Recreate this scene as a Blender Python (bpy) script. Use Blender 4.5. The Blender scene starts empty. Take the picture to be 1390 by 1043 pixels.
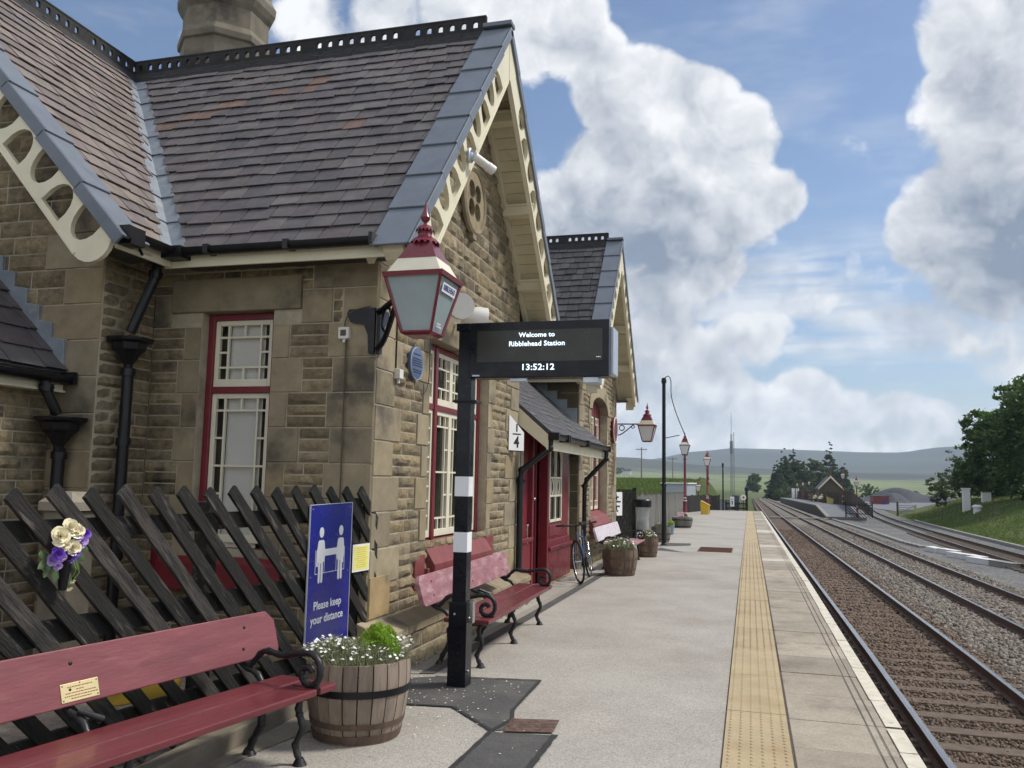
import bpy, bmesh, math, random
import numpy as np
from math import radians as R, sin, cos, pi, sqrt, atan2
from mathutils import Vector as V, Matrix, Euler, noise as mnoise
random.seed(7); rng = np.random.default_rng(7)
sc = bpy.context.scene
col = sc.collection
# ------------------------------------------------------------------ camera
H = 1.6
_p, _r, _y = R(6.39), R(1.146), R(15.65)
fwd = V((-sin(_y)*cos(_p), cos(_y)*cos(_p), sin(_p)))
_r0 = V((cos(_y), sin(_y), 0)); _u0 = _r0.cross(fwd)
rgt = _r0*cos(_r) + _u0*sin(_r); upv = -_r0*sin(_r) + _u0*cos(_r)
cam_d = bpy.data.cameras.new('camera'); cam = bpy.data.objects.new('camera', cam_d); col.objects.link(cam)
M4 = Matrix.Identity(4)
for i in range(3):
    M4[i][0] = rgt[i]; M4[i][1] = upv[i]; M4[i][2] = -fwd[i]
M4[0][3], M4[1][3], M4[2][3] = 0, 0, H
cam.matrix_world = M4
cam_d.sensor_fit = 'HORIZONTAL'; cam_d.sensor_width = 36; cam_d.lens = 1152.4/1390*36
cam_d.clip_start = 0.05; cam_d.clip_end = 60000
sc.camera = cam
# ------------------------------------------------------------------ sky, sun, exposure
SUN_EL, SUN_AZ = 50, 62          # azimuth measured from +Y (down the platform) towards +X
sun_dir = V((sin(R(SUN_AZ))*cos(R(SUN_EL)), cos(R(SUN_AZ))*cos(R(SUN_EL)), sin(R(SUN_EL))))
sd = bpy.data.lights.new('sun', 'SUN'); sd.energy = 2.9; sd.angle = R(11); sd.color = (1, .94, .84)
so = bpy.data.objects.new('sun', sd); col.objects.link(so)
so.rotation_euler = sun_dir.to_track_quat('Z', 'Y').to_euler(); so.location = (20, 20, 40)
sc.view_settings.view_transform = 'Standard'; sc.view_settings.look = 'None'
sc.view_settings.gamma = 1; sc.view_settings.use_curve_mapping = False
sc.view_settings.exposure = 0.32
w = bpy.data.worlds.new('World'); sc.world = w; w.use_nodes = True
nt = w.node_tree; nt.nodes.clear()
class NB:
    """tiny helper for wiring shader nodes"""
    def __init__(s, nt): s.nt = nt
    def n(s, t, **k):
        o = s.nt.nodes.new(t)
        for a, b in k.items(): setattr(o, a, b)
        return o
    def link(s, a, b): s.nt.links.new(a, b)
    def val(s, inp, v):
        if hasattr(v, 'is_linked') or hasattr(v, 'links'): s.link(v, inp)
        else: inp.default_value = v
    def math(s, op, a, b=None, c=None, clamp=False):
        m = s.n('ShaderNodeMath', operation=op); m.use_clamp = clamp
        s.val(m.inputs[0], a)
        if b is not None: s.val(m.inputs[1], b)
        if c is not None: s.val(m.inputs[2], c)
        return m.outputs[0]
    def vm(s, op, a, b=None, sc_=None):
        m = s.n('ShaderNodeVectorMath', operation=op)
        s.val(m.inputs[0], a)
        if b is not None: s.val(m.inputs[1], b)
        if sc_ is not None: s.val(m.inputs[3], sc_)
        return m.outputs['Value'] if op in ('DOT_PRODUCT', 'LENGTH') else m.outputs['Vector']
    def noise(s, vec, scale, detail=4, rough=.55, col_=False, dist=0):
        m = s.n('ShaderNodeTexNoise'); s.link(vec, m.inputs['Vector'])
        m.inputs['Scale'].default_value = scale; m.inputs['Detail'].default_value = detail
        m.inputs['Roughness'].default_value = rough; m.inputs['Distortion'].default_value = dist
        return m.outputs['Color'] if col_ else m.outputs['Fac']
    def mr(s, v, a, b, c=0., d=1., smooth=True):
        m = s.n('ShaderNodeMapRange'); m.interpolation_type = 'SMOOTHSTEP' if smooth else 'LINEAR'
        s.link(v, m.inputs[0])
        for i, x in enumerate((a, b, c, d)): s.val(m.inputs[i+1], x)
        return m.outputs[0]
    def mix(s, f, a, b, mode='MIX'):
        m = s.n('ShaderNodeMix', data_type='RGBA', blend_type=mode)
        s.val(m.inputs[0], f)
        for i, x in ((6, a), (7, b)):
            s.val(m.inputs[i], (*x, 1) if isinstance(x, tuple) and len(x) == 3 else x)
        return m.outputs[2]
# (azimuth from +Y towards +X, elevation, angular radius, weight)
CLOUDS = [(-15.1, 27.8, 1.9, 0.8), (-12.5, 28.2, 1.9, 0.85), (-10.4, 27.3, 1.9, 0.9), (-12.2, 29.5, 2.1, 0.8), (-15.9, 30.5, 2.6, 0.75), (-20.1, 30.4, 2.6, 0.7), (-25.3, 29.4, 2.6, 0.6), (-30.3, 29.1, 2.5, 0.6), (-38.2, 26.4, 0.9, 0.6), (-9.1, 25.3, 2.2, 1), (-6.5, 24.8, 2.8, 1), (-3.7, 24.0, 2.6, 1), (-1.3, 21.8, 2.6, 1), (-6.0, 20.3, 4.0, 1), (-0.6, 17.9, 2.8, 1), (1.7, 18.0, 1.8, 0.95), (-8.8, 19.6, 3.4, 1), (-10.5, 15.4, 4.4, 1), (-6.5, 15.3, 3.8, 1), (-2.6, 14.7, 2.6, 0.9), (-12.3, 18.0, 2.4, 1), (-13.8, 15.4, 2.9, 1), (13.8, 25.9, 2.3, 1), (16.2, 26.6, 4.0, 1), (12.6, 23.4, 1.4, 1), (15.5, 20.8, 4.2, 1), (17.1, 15.2, 5.7, 1), (13.4, 17.0, 3.0, 1), (11.3, 15.5, 2.3, 0.85), (15.1, 12.1, 2.4, 0.9), (12.5, 12.8, 1.6, 0.6), (18.6, 22.2, 4.3, 1), (-5.5, 9.5, 2.2, 0.95), (-6.5, 6.6, 2.9, 1), (-3.6, 6.6, 2.6, 1), (-1.7, 4.6, 2.4, 1), (-6.9, 2.6, 3.4, 0.9), (-2.6, 2.7, 2.9, 0.85), (-0.3, 2.7, 2.1, 0.8), (3.8, 5.1, 2.1, 0.9), (6.4, 4.1, 1.8, 0.9), (8.9, 4.1, 1.8, 0.95), (11.4, 3.8, 1.7, 0.9), (2.0, 3.4, 1.8, 0.8), (5.5, 2.7, 2.2, 0.8), (9.7, 2.7, 2.1, 0.8), (13.3, 2.7, 1.6, 0.7), (3.2, 6.0, 1.0, 0.9), (8.3, 4.8, 1.0, 0.9), (9.5, 10.8, 2.6, 0.25), (4.8, 12.0, 2.7, 0.25), (13.5, 9.7, 2.8, 0.35), (0.3, 12.3, 2.3, 0.25), (16.1, 7.8, 3.5, 0.5), (7.3, 7.3, 2.6, 0.3), (-5.5, 12.4, 2.9, 0.5), (-0.7, 9.9, 2.4, 0.3)]
GREYS = [(12.4, 10.6, 2.9, 0.7), (-12.5, 14.9, 2.4, 0.5), (-5.5, 17.2, 2.4, 0.4), (14.8, 14.3, 4.3, 1), (13.4, 17.9, 2.4, 0.6), (-6.5, 13.9, 3.6, 0.7), (-2.6, 13.8, 2.4, 0.5), (-11.5, 15.9, 3.9, 0.5), (-9.5, 22.0, 2.8, 0.35), (-0.7, 14.9, 1.9, 0.5), (6.0, 4.6, 2.7, 0.35), (-5.5, 4.1, 2.9, 0.3), (16.6, 20.2, 3.0, 0.4), (11.3, 14.7, 2.1, 0.7)]
b = NB(nt)
tc = b.n('ShaderNodeTexCoord'); D0 = b.vm('NORMALIZE', tc.outputs['Generated'])
sky = b.n('ShaderNodeTexSky'); sky.sky_type = 'NISHITA'; sky.sun_disc = False
sky.sun_elevation = R(SUN_EL); sky.sun_rotation = R(SUN_AZ)
sky.air_density = 1.0; sky.dust_density = .6; sky.ozone_density = 2.0
skyc = b.vm('MULTIPLY', b.vm('SCALE', sky.outputs[0], sc_=.1), (.97, .98, 1.02))
def field(L, k0, k1):
    acc = None
    for az, el, r, wgt in L:
        c = (sin(R(az))*cos(R(el)), cos(R(az))*cos(R(el)), sin(R(el)))
        t = b.vm('DOT_PRODUCT', D0, c)
        m = b.mr(t, cos(R(r*k0)), cos(R(r*k1)), 0, wgt, False)
        acc = m if acc is None else b.math('MAXIMUM', acc, m)
    return acc
acc = field(CLOUDS, 1.45, .3)
grey = field(GREYS, 1.5, .1)
sx = b.n('ShaderNodeSeparateXYZ'); b.link(D0, sx.inputs[0])
acc = b.math('MAXIMUM', acc, b.mr(sx.outputs[1], .45, -.1, 0, .5))
wv = b.vm('ADD', D0, b.vm('SCALE', b.vm('SUBTRACT', b.noise(D0, 14, 2, .6, True), (.5, .5, .5)), sc_=.05))
def vor(v):
    q = b.n('ShaderNodeTexVoronoi'); q.feature = 'F1'; q.inputs['Scale'].default_value = 17; q.inputs['Detail'].default_value = 1; q.inputs['Roughness'].default_value = .55
    q.normalize = True; b.link(v, q.inputs['Vector']); return q.outputs['Distance']
f0 = b.noise(wv, 6.5, 6, .58)
SO = (.014, .0, .020)
f1 = b.noise(b.vm('ADD', wv, SO), 6.5, 5, .58)
v0 = vor(wv)
big = b.noise(D0, 3.0, 1, .5)
dn = b.math('ADD', acc, b.math('MULTIPLY', b.math('SUBTRACT', f0, .5), 2.0))
dn = b.math('ADD', dn, b.math('MULTIPLY', b.math('SUBTRACT', .36, v0), .9))
grad = b.math('ADD', b.math('MULTIPLY', b.math('SUBTRACT', f0, f1), 3.0), b.math('MULTIPLY', b.math('SUBTRACT', .30, v0), .8))
sh = b.math('ADD', grad, b.mr(dn, .35, 1.3, .86, .60, False))
sh = b.math('SUBTRACT', sh, b.math('MULTIPLY', grey, .62))
sh = b.math('ADD', sh, b.mr(big, .3, .7, -.14, .14, False))
wisp = b.mr(b.noise(b.vm('MULTIPLY', D0, (1, 1, 3.6)), 4.0, 4, .62), .48, .76, 0, .26)
strk = b.mr(b.noise(b.vm('MULTIPLY', b.vm('ADD', D0, b.vm('MULTIPLY', D0, (0, 0, .0))), (1.2, 1.2, 9)), 3.2, 5, .55), .40, .62, 0, .78)
sq_ = b.n('ShaderNodeSeparateXYZ'); b.link(D0, sq_.inputs[0])
strk = b.math('MULTIPLY', strk, b.math('MULTIPLY', b.mr(sq_.outputs[2], .30, .22, 0, 1), b.mr(sq_.outputs[2], .03, .08, .5, 1)))
alpha = b.math('MAXIMUM', b.mr(dn, .27, .58, 0, 1), b.math('MAXIMUM', wisp, strk))
cc = b.mix(b.mr(sh, .0, 1.0, 0, 1, False), (.22, .27, .36), (.87, .88, .90))
sz = b.n('ShaderNodeSeparateXYZ'); b.link(D0, sz.inputs[0])
# pale air towards the horizon
hz = b.mr(sz.outputs[2], .0, .14, .35, 0)
base = b.mix(hz, skyc, (.60, .68, .78))
cc = b.vm('SCALE', cc, sc_=b.mr(sz.outputs[2], .02, .17, 1.42, .93))
colr = b.mix(alpha, base, cc)
bg = b.n('ShaderNodeBackground'); b.link(colr, bg.inputs[0]); bg.inputs[1].default_value = 1.0
wo = b.n('ShaderNodeOutputWorld'); b.link(bg.outputs[0], wo.inputs[0])
w.cycles.sampling_method = 'MANUAL'; w.cycles.sample_map_resolution = 256
# ------------------------------------------------------------------ materials
MT = {}
def mat(name, c, rough=.7, rot=None, metal=0, var=.18, vs=4, vd=5, c2=None, s2=2, t2=(.5, .65), bump=.15, bs=60, isl=0, ramp=None, spec=.5,
        emit=None, alpha=None, spots=None, transl=0, stretch=None, bd=.01, trans=0, fine=None, coat=0):
    m = bpy.data.materials.new(name); m.use_nodes = True; MT[name] = m
    t = m.node_tree; b = NB(t); P = t.nodes['Principled BSDF']
    tc = b.n('ShaderNodeTexCoord'); vec = tc.outputs['Object']
    if rot:
        vr = b.n('ShaderNodeVectorRotate', rotation_type='X_AXIS'); b.link(vec, vr.inputs['Vector']); vr.inputs['Angle'].default_value = R(rot); vec = vr.outputs[0]
    if stretch: vec = b.vm('MULTIPLY', vec, stretch)
    geo = b.n('ShaderNodeNewGeometry'); ri = geo.outputs['Random Per Island']
    if ramp:
        rp = b.n('ShaderNodeValToRGB'); b.link(ri, rp.inputs[0]); rp.color_ramp.interpolation = 'LINEAR'
        e = rp.color_ramp.elements
        while len(e) < len(ramp): e.new(.5)
        for i, cc_ in enumerate(ramp): e[i].position = i/(len(ramp)-1); e[i].color = (*cc_, 1)
        cur = rp.outputs[0]
    else:
        rr = b.n('ShaderNodeRGB'); rr.outputs[0].default_value = (*c, 1); cur = rr.outputs[0]
    if c2:
        f = b.mr(b.noise(vec, s2, 7, .62), t2[0], t2[1])
        cur = b.mix(f, cur, c2)
    if var:
        f = b.noise(vec, vs, vd, .62)
        k = b.mr(f, .28, .72, 1-var, 1+var, False)
        cur = b.vm('SCALE', cur, sc_=k)
    if spots:  # (scale, radius, darkening) scattered round marks
        vo = b.n('ShaderNodeTexVoronoi'); b.link(vec, vo.inputs['Vector']); vo.inputs['Scale'].default_value = spots[0]
        sx = b.n('ShaderNodeSeparateXYZ'); b.link(vo.outputs['Color'], sx.inputs[0])
        rad = b.math('MULTIPLY', sx.outputs[1], spots[1]*spots[0])
        cur = b.vm('SCALE', cur, sc_=b.mr(b.math('SUBTRACT', vo.outputs['Distance'], rad), -.004, .012, spots[2], 1))
    if fine:   # (scale, amount) sharp speckle
        vo = b.n('ShaderNodeTexVoronoi'); b.link(vec, vo.inputs[0]); vo.inputs['Scale'].default_value = fine[0]
        sx = b.n('ShaderNodeSeparateXYZ'); b.link(vo.outputs['Color'], sx.inputs[0])
        cur = b.vm('SCALE', cur, sc_=b.mr(sx.outputs[0], 0, 1, 1-fine[1], 1+fine[1], False))
    if isl:
        # hash the island value so brightness and hue do not follow one another
        hsh = b.math('FRACT', b.math('MULTIPLY', ri, 91.7))
        cur = b.vm('SCALE', cur, sc_=b.mr(hsh, 0, 1, 1-isl, 1+isl, False))
    b.link(cur, P.inputs['Base Color'])
    rn = b.mr(b.noise(vec, vs*2.3, 4), .3, .7, max(0, rough-.1), min(1, rough+.1), False)
    b.link(rn, P.inputs['Roughness'])
    P.inputs['Metallic'].default_value = metal
    P.inputs['Specular IOR Level'].default_value = spec
    if coat: P.inputs['Coat Weight'].default_value = coat; P.inputs['Coat Roughness'].default_value = .15
    if bump:
        bn = b.n('ShaderNodeBump'); bn.inputs['Strength'].default_value = bump; bn.inputs['Distance'].default_value = bd
        b.link(b.noise(vec, bs, 6, .65), bn.inputs['Height']); b.link(bn.outputs[0], P.inputs['Normal'])
    if emit:
        P.inputs['Emission Color'].default_value = (*emit[0], 1); P.inputs['Emission Strength'].default_value = emit[1]
    if transl:
        ts = b.n('ShaderNodeBsdfTranslucent'); b.link(b.vm('MULTIPLY', cur, (1.3, 1.45, .8)), ts.inputs['Color']); mx = b.n('ShaderNodeMixShader'); mx.inputs[0].default_value = transl
        b.link(P.outputs[0], mx.inputs[1]); b.link(ts.outputs[0], mx.inputs[2]); b.link(mx.outputs[0], t.nodes['Material Output'].inputs['Surface'])
    if trans: P.inputs['Transmission Weight'].default_value = trans
    if alpha is not None: P.inputs['Alpha'].default_value = alpha
    return m
STONES = [(0.165, 0.13, 0.077), (0.237, 0.189, 0.112), (0.193, 0.157, 0.099), (0.286, 0.226, 0.13), (0.143, 0.113, 0.073), (0.248, 0.204, 0.134), (0.215, 0.165, 0.09), (0.314, 0.253, 0.16)]
mat('rock_stone', None, .9, var=.42, vs=14, ramp=STONES, bump=.9, bs=38, bd=.016, c2=(.06,.052,.042), s2=2.2, t2=(.54,.72), isl=.15)
DST = [(0.254, 0.207, 0.132), (0.297, 0.246, 0.16), (0.221, 0.186, 0.127), (0.324, 0.27, 0.178), (0.275, 0.216, 0.127), (0.238, 0.203, 0.146)]
mat('dressed_stone', None, .88, var=.22, vs=5, ramp=DST, bump=.3, bs=80, bd=.006, c2=(.085,.075,.06), s2=1.5, t2=(.50,.74), isl=.1)
mat('yellow_stone', (.36,.26,.13), .88, var=.2, vs=5, bump=.3, bs=80, bd=.006, c2=(.2,.16,.1), s2=3)
mat('mortar', (.42,.37,.275), .95, var=.2, vs=6, bump=.4, bs=90, bd=.004, c2=(.24,.21,.155), s2=1.3)
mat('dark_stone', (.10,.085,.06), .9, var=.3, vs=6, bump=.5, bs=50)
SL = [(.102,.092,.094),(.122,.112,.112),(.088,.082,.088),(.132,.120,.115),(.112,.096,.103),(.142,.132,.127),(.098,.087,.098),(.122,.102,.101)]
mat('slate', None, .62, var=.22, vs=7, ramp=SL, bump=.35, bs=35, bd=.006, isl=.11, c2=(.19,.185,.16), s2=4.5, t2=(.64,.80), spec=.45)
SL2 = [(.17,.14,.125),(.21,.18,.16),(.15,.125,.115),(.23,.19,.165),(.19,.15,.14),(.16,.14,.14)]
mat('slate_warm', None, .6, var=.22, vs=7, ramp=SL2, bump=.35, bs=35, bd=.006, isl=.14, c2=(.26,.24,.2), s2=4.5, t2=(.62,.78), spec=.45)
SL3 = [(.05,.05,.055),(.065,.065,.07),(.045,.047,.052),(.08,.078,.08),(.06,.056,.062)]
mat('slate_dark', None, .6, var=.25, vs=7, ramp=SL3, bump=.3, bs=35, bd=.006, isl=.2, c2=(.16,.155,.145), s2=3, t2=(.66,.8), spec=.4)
mat('slate_red', (.165,.105,.085), .65, var=.22, vs=7, bump=.3, bs=35, isl=.12)
mat('verge_grey', (.145,.168,.205), .5, var=.12, vs=3, bump=.08, bs=50, c2=(.11,.13,.16), s2=2, t2=(.5,.8))
mat('lead', (.24,.27,.31), .5, metal=.15, var=.2, vs=6, bump=.3, bs=9, bd=.02, c2=(.36,.37,.37), s2=5, t2=(.55,.75), stretch=(1,1,1))
mat('cream', (.72,.67,.50), .55, var=.07, vs=3, bump=.06, bs=30, c2=(.58,.53,.39), s2=4, t2=(.58,.8))
mat('cream_board', (.60,.55,.40), .65, var=.10, vs=3, bump=.08, bs=30, c2=(.40,.36,.25), s2=3, t2=(.5,.8))
mat('window_white', (.72,.68,.54), .45, var=.06, vs=4, bump=.03, bs=30)
mat('maroon', (.165,.012,.022), .42, var=.16, vs=4, bump=.05, bs=30, c2=(.20,.035,.042), s2=5, t2=(.55,.8), coat=.15)
mat('maroon_dull', (.20,.045,.045), .6, var=.2, vs=6, bump=.2, bs=40, c2=(.29,.13,.12), s2=9, t2=(.58,.72))
mat('bench_seat', (.135,.020,.026), .45, var=.22, vs=3, bump=.3, bs=14, bd=.006, c2=(.10,.018,.022), s2=6, t2=(.6,.75), coat=.25, stretch=(4,.7,4))
mat('bench_back', (.185,.045,.052), .5, var=.2, vs=3, bump=.3, bs=14, bd=.006, c2=(.25,.08,.085), s2=5, t2=(.5,.75), coat=.15, stretch=(4,.7,4))
mat('bench_pale', (.29,.125,.14), .5, var=.22, vs=4, bump=.25, bs=14, bd=.005, c2=(.46,.28,.30), s2=5, t2=(.45,.7), stretch=(3,.8,3))
mat('bench_white', (.62,.56,.60), .45, var=.15, vs=5, bump=.1, bs=20, c2=(.42,.33,.37), s2=9, t2=(.6,.75))
mat('black_iron', (.006,.0065,.009), .38, var=.3, vs=8, bump=.12, bs=50, spec=.4)
mat('rustic_iron', (.013,.0135,.016), .4, var=.4, vs=20, bump=.4, bs=55, bd=.006, spec=.45)
mat('ridge_black', (.018,.017,.018), .8, var=.3, vs=8, bump=.2, bs=50)
mat('fence_black', (.019,.018,.0165), .75, var=.45, vs=3, bump=1, bs=9, bd=.010, c2=(.15,.135,.115), s2=3.2, t2=(.56,.72), rot=45, stretch=(5,1.1,9), isl=.35, spec=.35)
mat('fence_worn', (.055,.048,.042), .85, var=.4, vs=3, bump=1, bs=11, bd=.012, c2=(.02,.019,.018), s2=3.5, t2=(.44,.60), rot=45, stretch=(5,1.1,9))
mat('grey_wood', (.17,.165,.15), .9, var=.3, vs=3, bump=.4, bs=12, isl=.28, c2=(.09,.085,.075), s2=3, stretch=(6,6,.6))
mat('asphalt_gravel', (.365,.343,.308), .92, var=.10, vs=1.4, vd=8, bump=.3, bs=160, bd=.004, fine=(150,.30), c2=(.29,.265,.23), s2=.45, t2=(.42,.74), spots=(1.6,.022,.62))
mat('asphalt_patch', (.075,.073,.072), .9, var=.14, vs=3, bump=.35, bs=120, bd=.004, fine=(140,.25), c2=(.10,.096,.09), s2=2)
mat('asphalt_seam', (.03,.03,.03), .6, var=.2, bump=.2, bs=80)
mat('path_grey', (.30,.275,.235), .92, var=.1, vs=1.2, bump=.3, bs=120, bd=.004, fine=(120,.2))
mat('tactile', (.42,.335,.205), .8, var=.11, vs=2, bump=.15, bs=90, bd=.003, c2=(.35,.26,.145), s2=1.4, t2=(.45,.75), fine=(200,.12))
mat('coping', None, .88, var=.16, vs=3, spots=(2.1,.02,.7), ramp=[(.31,.27,.21),(.35,.305,.24),(.28,.245,.195),(.33,.29,.23),(.38,.335,.265),(.30,.26,.205)], bump=.3, bs=60, bd=.006, fine=(110,.16), c2=(.19,.165,.13), s2=1.7, t2=(.48,.75), isl=.06)
mat('coping_new', (.52,.48,.40), .88, var=.12, vs=3, bump=.2, bs=60, fine=(110,.12))
mat('white_line', (.62,.58,.48), .8, var=.14, vs=8, bump=.25, bs=60, bd=.004, c2=(.33,.29,.23), s2=11, t2=(.56,.72))
mat('groove', (.08,.07,.055), .95, var=.2, bump=0)
mat('brick_dark', (.06,.05,.042), .9, var=.3, vs=4, bump=.4, bs=30)
mat('rail_rust', (.105,.055,.033), .75, var=.25, vs=8, bump=.25, bs=60)
mat('rail_top', (.42,.40,.385), .28, metal=.9, var=.1, vs=3, bump=.03, bs=60)
mat('sleeper', (.135,.10,.075), .95, var=.25, vs=6, bump=.6, bs=30, isl=.2, bd=.01)
mat('sleeper_concrete', (.27,.25,.22), .9, var=.2, vs=6, bump=.3, bs=30, isl=.15)
BR = [(.13,.088,.06),(.17,.115,.08),(.09,.065,.05),(.20,.145,.105),(.14,.10,.075),(.11,.08,.06)]
BG = [(.19,.165,.14),(.25,.22,.185),(.13,.115,.10),(.30,.27,.235),(.21,.18,.145),(.16,.14,.12)]
mat('ballast_brown', None, .9, var=.25, vs=40, ramp=BR, bump=.4, bs=90, isl=.3)
mat('ballast_grey', None, .9, var=.25, vs=40, ramp=BG, bump=.4, bs=90, isl=.25)
mat('drain_brown', (.11,.065,.05), .85, var=.4, vs=30, bump=.8, bs=60, bd=.01, fine=(40,.4))
mat('grate_rust', (.16,.07,.05), .8, var=.3, vs=20, bump=.5, bs=60)
mat('barrel_wood', (.16,.115,.08), .85, var=.3, vs=3, bump=.6, bs=14, bd=.008, isl=.22, c2=(.10,.055,.04), s2=2.5, t2=(.42,.7), stretch=(5,5,.7))
mat('barrel_pale', (.25,.20,.155), .85, var=.25, vs=3, bump=.6, bs=14, bd=.008, isl=.2, c2=(.17,.13,.10), s2=2.5, t2=(.45,.7), stretch=(5,5,.7))
mat('barrel_dark', (.10,.065,.045), .85, var=.3, vs=4, bump=.5, bs=14, isl=.2, stretch=(5,5,.7))
mat('soil', (.05,.035,.025), .95, var=.3, vs=20, bump=.8, bs=60, bd=.02)
mat('leaf_silver', None, .7, var=.2, vs=20, bump=0, ramp=[(.24,.27,.14),(.33,.34,.21),(.18,.22,.10),(.40,.39,.27)], isl=.25)
mat('leaf_lime', None, .65, var=.2, vs=20, bump=0, ramp=[(.28,.42,.05),(.36,.50,.08),(.18,.30,.035),(.42,.54,.12)], isl=.2, transl=.35)
mat('leaf_dark', None, .6, var=.2, vs=20, bump=0, ramp=[(.035,.07,.02),(.055,.10,.03),(.028,.052,.018)], isl=.2)
mat('petal_white', (.85,.84,.78), .6, var=.05, bump=0)
mat('petal_yellow', (.75,.60,.06), .6, var=.1, bump=0)
mat('petal_cream', (.84,.78,.56), .6, var=.14, vs=30, bump=.1, bs=60)
mat('petal_purple', (.16,.06,.45), .55, var=.25, vs=30, bump=.1, bs=60)
mat('petal_lilac', (.42,.30,.62), .55, var=.2, vs=30, bump=.1, bs=60)
mat('sign_blue', (.006,.012,.25), .25, var=.05, vs=2, bump=.02, bs=10, coat=.4)
mat('sign_white', (.80,.80,.80), .4, var=.03, bump=0)
mat('sign_edge', (.55,.58,.62), .5, var=.05, bump=0)
mat('sign_yellow', (.78,.74,.22), .6, var=.04, bump=0)
mat('text_yellow_dark', (.62,.50,.12), .7, var=0, bump=0)
mat('text_black', (.012,.012,.014), .6, var=0, bump=0)
mat('text_white', (.85,.85,.85), .5, var=0, bump=0)
mat('plaque_blue', (.085,.13,.24), .5, var=.1, bump=.05)
mat('plaque_rim', (.28,.33,.42), .5, var=.05, bump=0)
mat('plaque_text', (.02,.025,.05), .6, var=0, bump=0)
mat('brass', (.70,.58,.30), .4, metal=.25, var=.06, bump=0)
mat('navy_metal', (.004,.005,.010), .3, var=.12, vs=4, bump=.04, bs=40, spec=.35)
mat('band_white', (.80,.82,.84), .45, var=.03, bump=0)
mat('screen_off', (.030,.031,.024), .3, var=.05, bump=0)
mat('led_white', (.8,.85,.9), .5, var=0, bump=0, emit=((.75,.88,1), .9))
mat('alu', (.50,.55,.62), .35, metal=.5, var=.05, bump=.02)
mat('plastic_white', (.72,.71,.68), .45, var=.06, bump=0)
mat('cable', (.02,.02,.02), .6, var=0, bump=0)
mat('lamp_glass', (.30,.36,.38), .18, var=.10, vs=3, bump=.02, bs=6, spec=.6)
mat('lamp_glass_pale', (.62,.66,.68), .2, var=.06, bump=0)
mat('lamp_red', (.17,.018,.03), .35, var=.12, vs=8, bump=.05, coat=.3)
mat('lamp_pink', (.30,.10,.11), .5, var=.2, vs=8, bump=.1)
mat('glass_dark', (.02,.022,.018), .03, var=.2, vs=2, bump=.0, spec=1, alpha=.62)
mat('blind', (.92,.91,.85), .8, var=.06, vs=2, bump=.05, bs=6)
mat('glass_side', (.03,.03,.025), .05, var=.15, vs=3, bump=0, spec=.9, alpha=.13)
mat('curtain', (.42,.40,.34), .8, var=.15, vs=4, bump=.2, bs=10, stretch=(1,8,1))
mat('tyre', (.015,.015,.015), .8, var=.2, bump=.2, bs=90)
mat('chrome', (.5,.5,.5), .25, metal=.9, var=.05, bump=0)
mat('bike_frame', (.05,.075,.12), .3, metal=.3, var=.1, bump=0, coat=.5)
mat('bottle_blue', (.02,.08,.42), .35, var=.1, bump=0)
mat('bin_clear', (.50,.52,.53), .3, var=.25, vs=5, bump=.3, bs=6, alpha=.55)
mat('bin_litter', (.25,.18,.17), .6, var=.5, vs=18, bump=.4, bs=20, c2=(.5,.47,.45), s2=14)
mat('grit_yellow', (.62,.40,.03), .5, var=.08, bump=.03)
mat('grit_pale', (.50,.46,.14), .5, var=.1, bump=.03)
mat('bark', (.10,.075,.05), .9, var=.3, vs=12, bump=.6, bs=20)
mat('tree_leaf', None, .6, var=.15, vs=.6, bump=0, ramp=[(.035,.07,.022),(.06,.11,.032),(.095,.155,.045),(.045,.088,.028),(.125,.18,.055)], isl=.25, transl=.4)
mat('conifer_leaf', None, .7, var=.2, vs=.5, bump=0, ramp=[(.035,.065,.032),(.052,.088,.040),(.03,.052,.028),(.07,.105,.045)], isl=.2, transl=.3)
mat('shrub_leaf', None, .7, var=.2, vs=.5, bump=0, ramp=[(.065,.095,.038),(.10,.125,.055),(.05,.075,.034),(.13,.145,.07)], isl=.2, transl=.3)
mat('grass_blade', None, .8, var=.15, vs=1, bump=0, ramp=[(.085,.14,.03),(.12,.175,.045),(.15,.18,.065),(.07,.11,.03)], isl=.2, transl=.35)
mat('room_beige', (.20,.185,.135), .9, var=.1, vs=3, bump=0)
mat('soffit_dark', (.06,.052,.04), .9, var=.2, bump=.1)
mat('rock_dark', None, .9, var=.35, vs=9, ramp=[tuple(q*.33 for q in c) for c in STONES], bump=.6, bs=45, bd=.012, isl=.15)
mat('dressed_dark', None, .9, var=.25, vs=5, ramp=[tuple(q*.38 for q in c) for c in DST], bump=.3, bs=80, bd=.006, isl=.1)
mat('heap_dark', (.055,.058,.07), .9, var=.15, vs=.4, bump=.3, bs=3, bd=.1)
mat('yard_grey', (.15,.155,.17), .9, var=.15, vs=.3, bump=.3, bs=3, bd=.05)
mat('container_red', (.20,.03,.03), .6, var=.1, vs=1, bump=.1)
mat('concrete', (.24,.235,.215), .85, var=.12, vs=3, bump=.2, bs=40)
mat('chimney_stone', (.165,.145,.11), .9, var=.3, vs=4, bump=.4, bs=40, bd=.01, c2=(.07,.062,.05), s2=2.2, t2=(.48,.68))
mat('concrete_white', (.66,.66,.66), .8, var=.08, vs=3, bump=.1, bs=40)
mat('shed_grey', (.34,.38,.42), .6, var=.06, vs=1, bump=.05)
mat('galv', (.22,.25,.28), .5, metal=.3, var=.1, bump=0)
mat('pole_wood', (.22,.20,.17), .85, var=.15, bump=.1)
mat('pot_blue', (.22,.27,.34), .6, var=.1, bump=.05)
mat('paper_pink', (.55,.35,.38), .6, var=.3, vs=25, bump=0)
mat('sign_red', (.35,.02,.03), .5, var=.05, bump=0)
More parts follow.
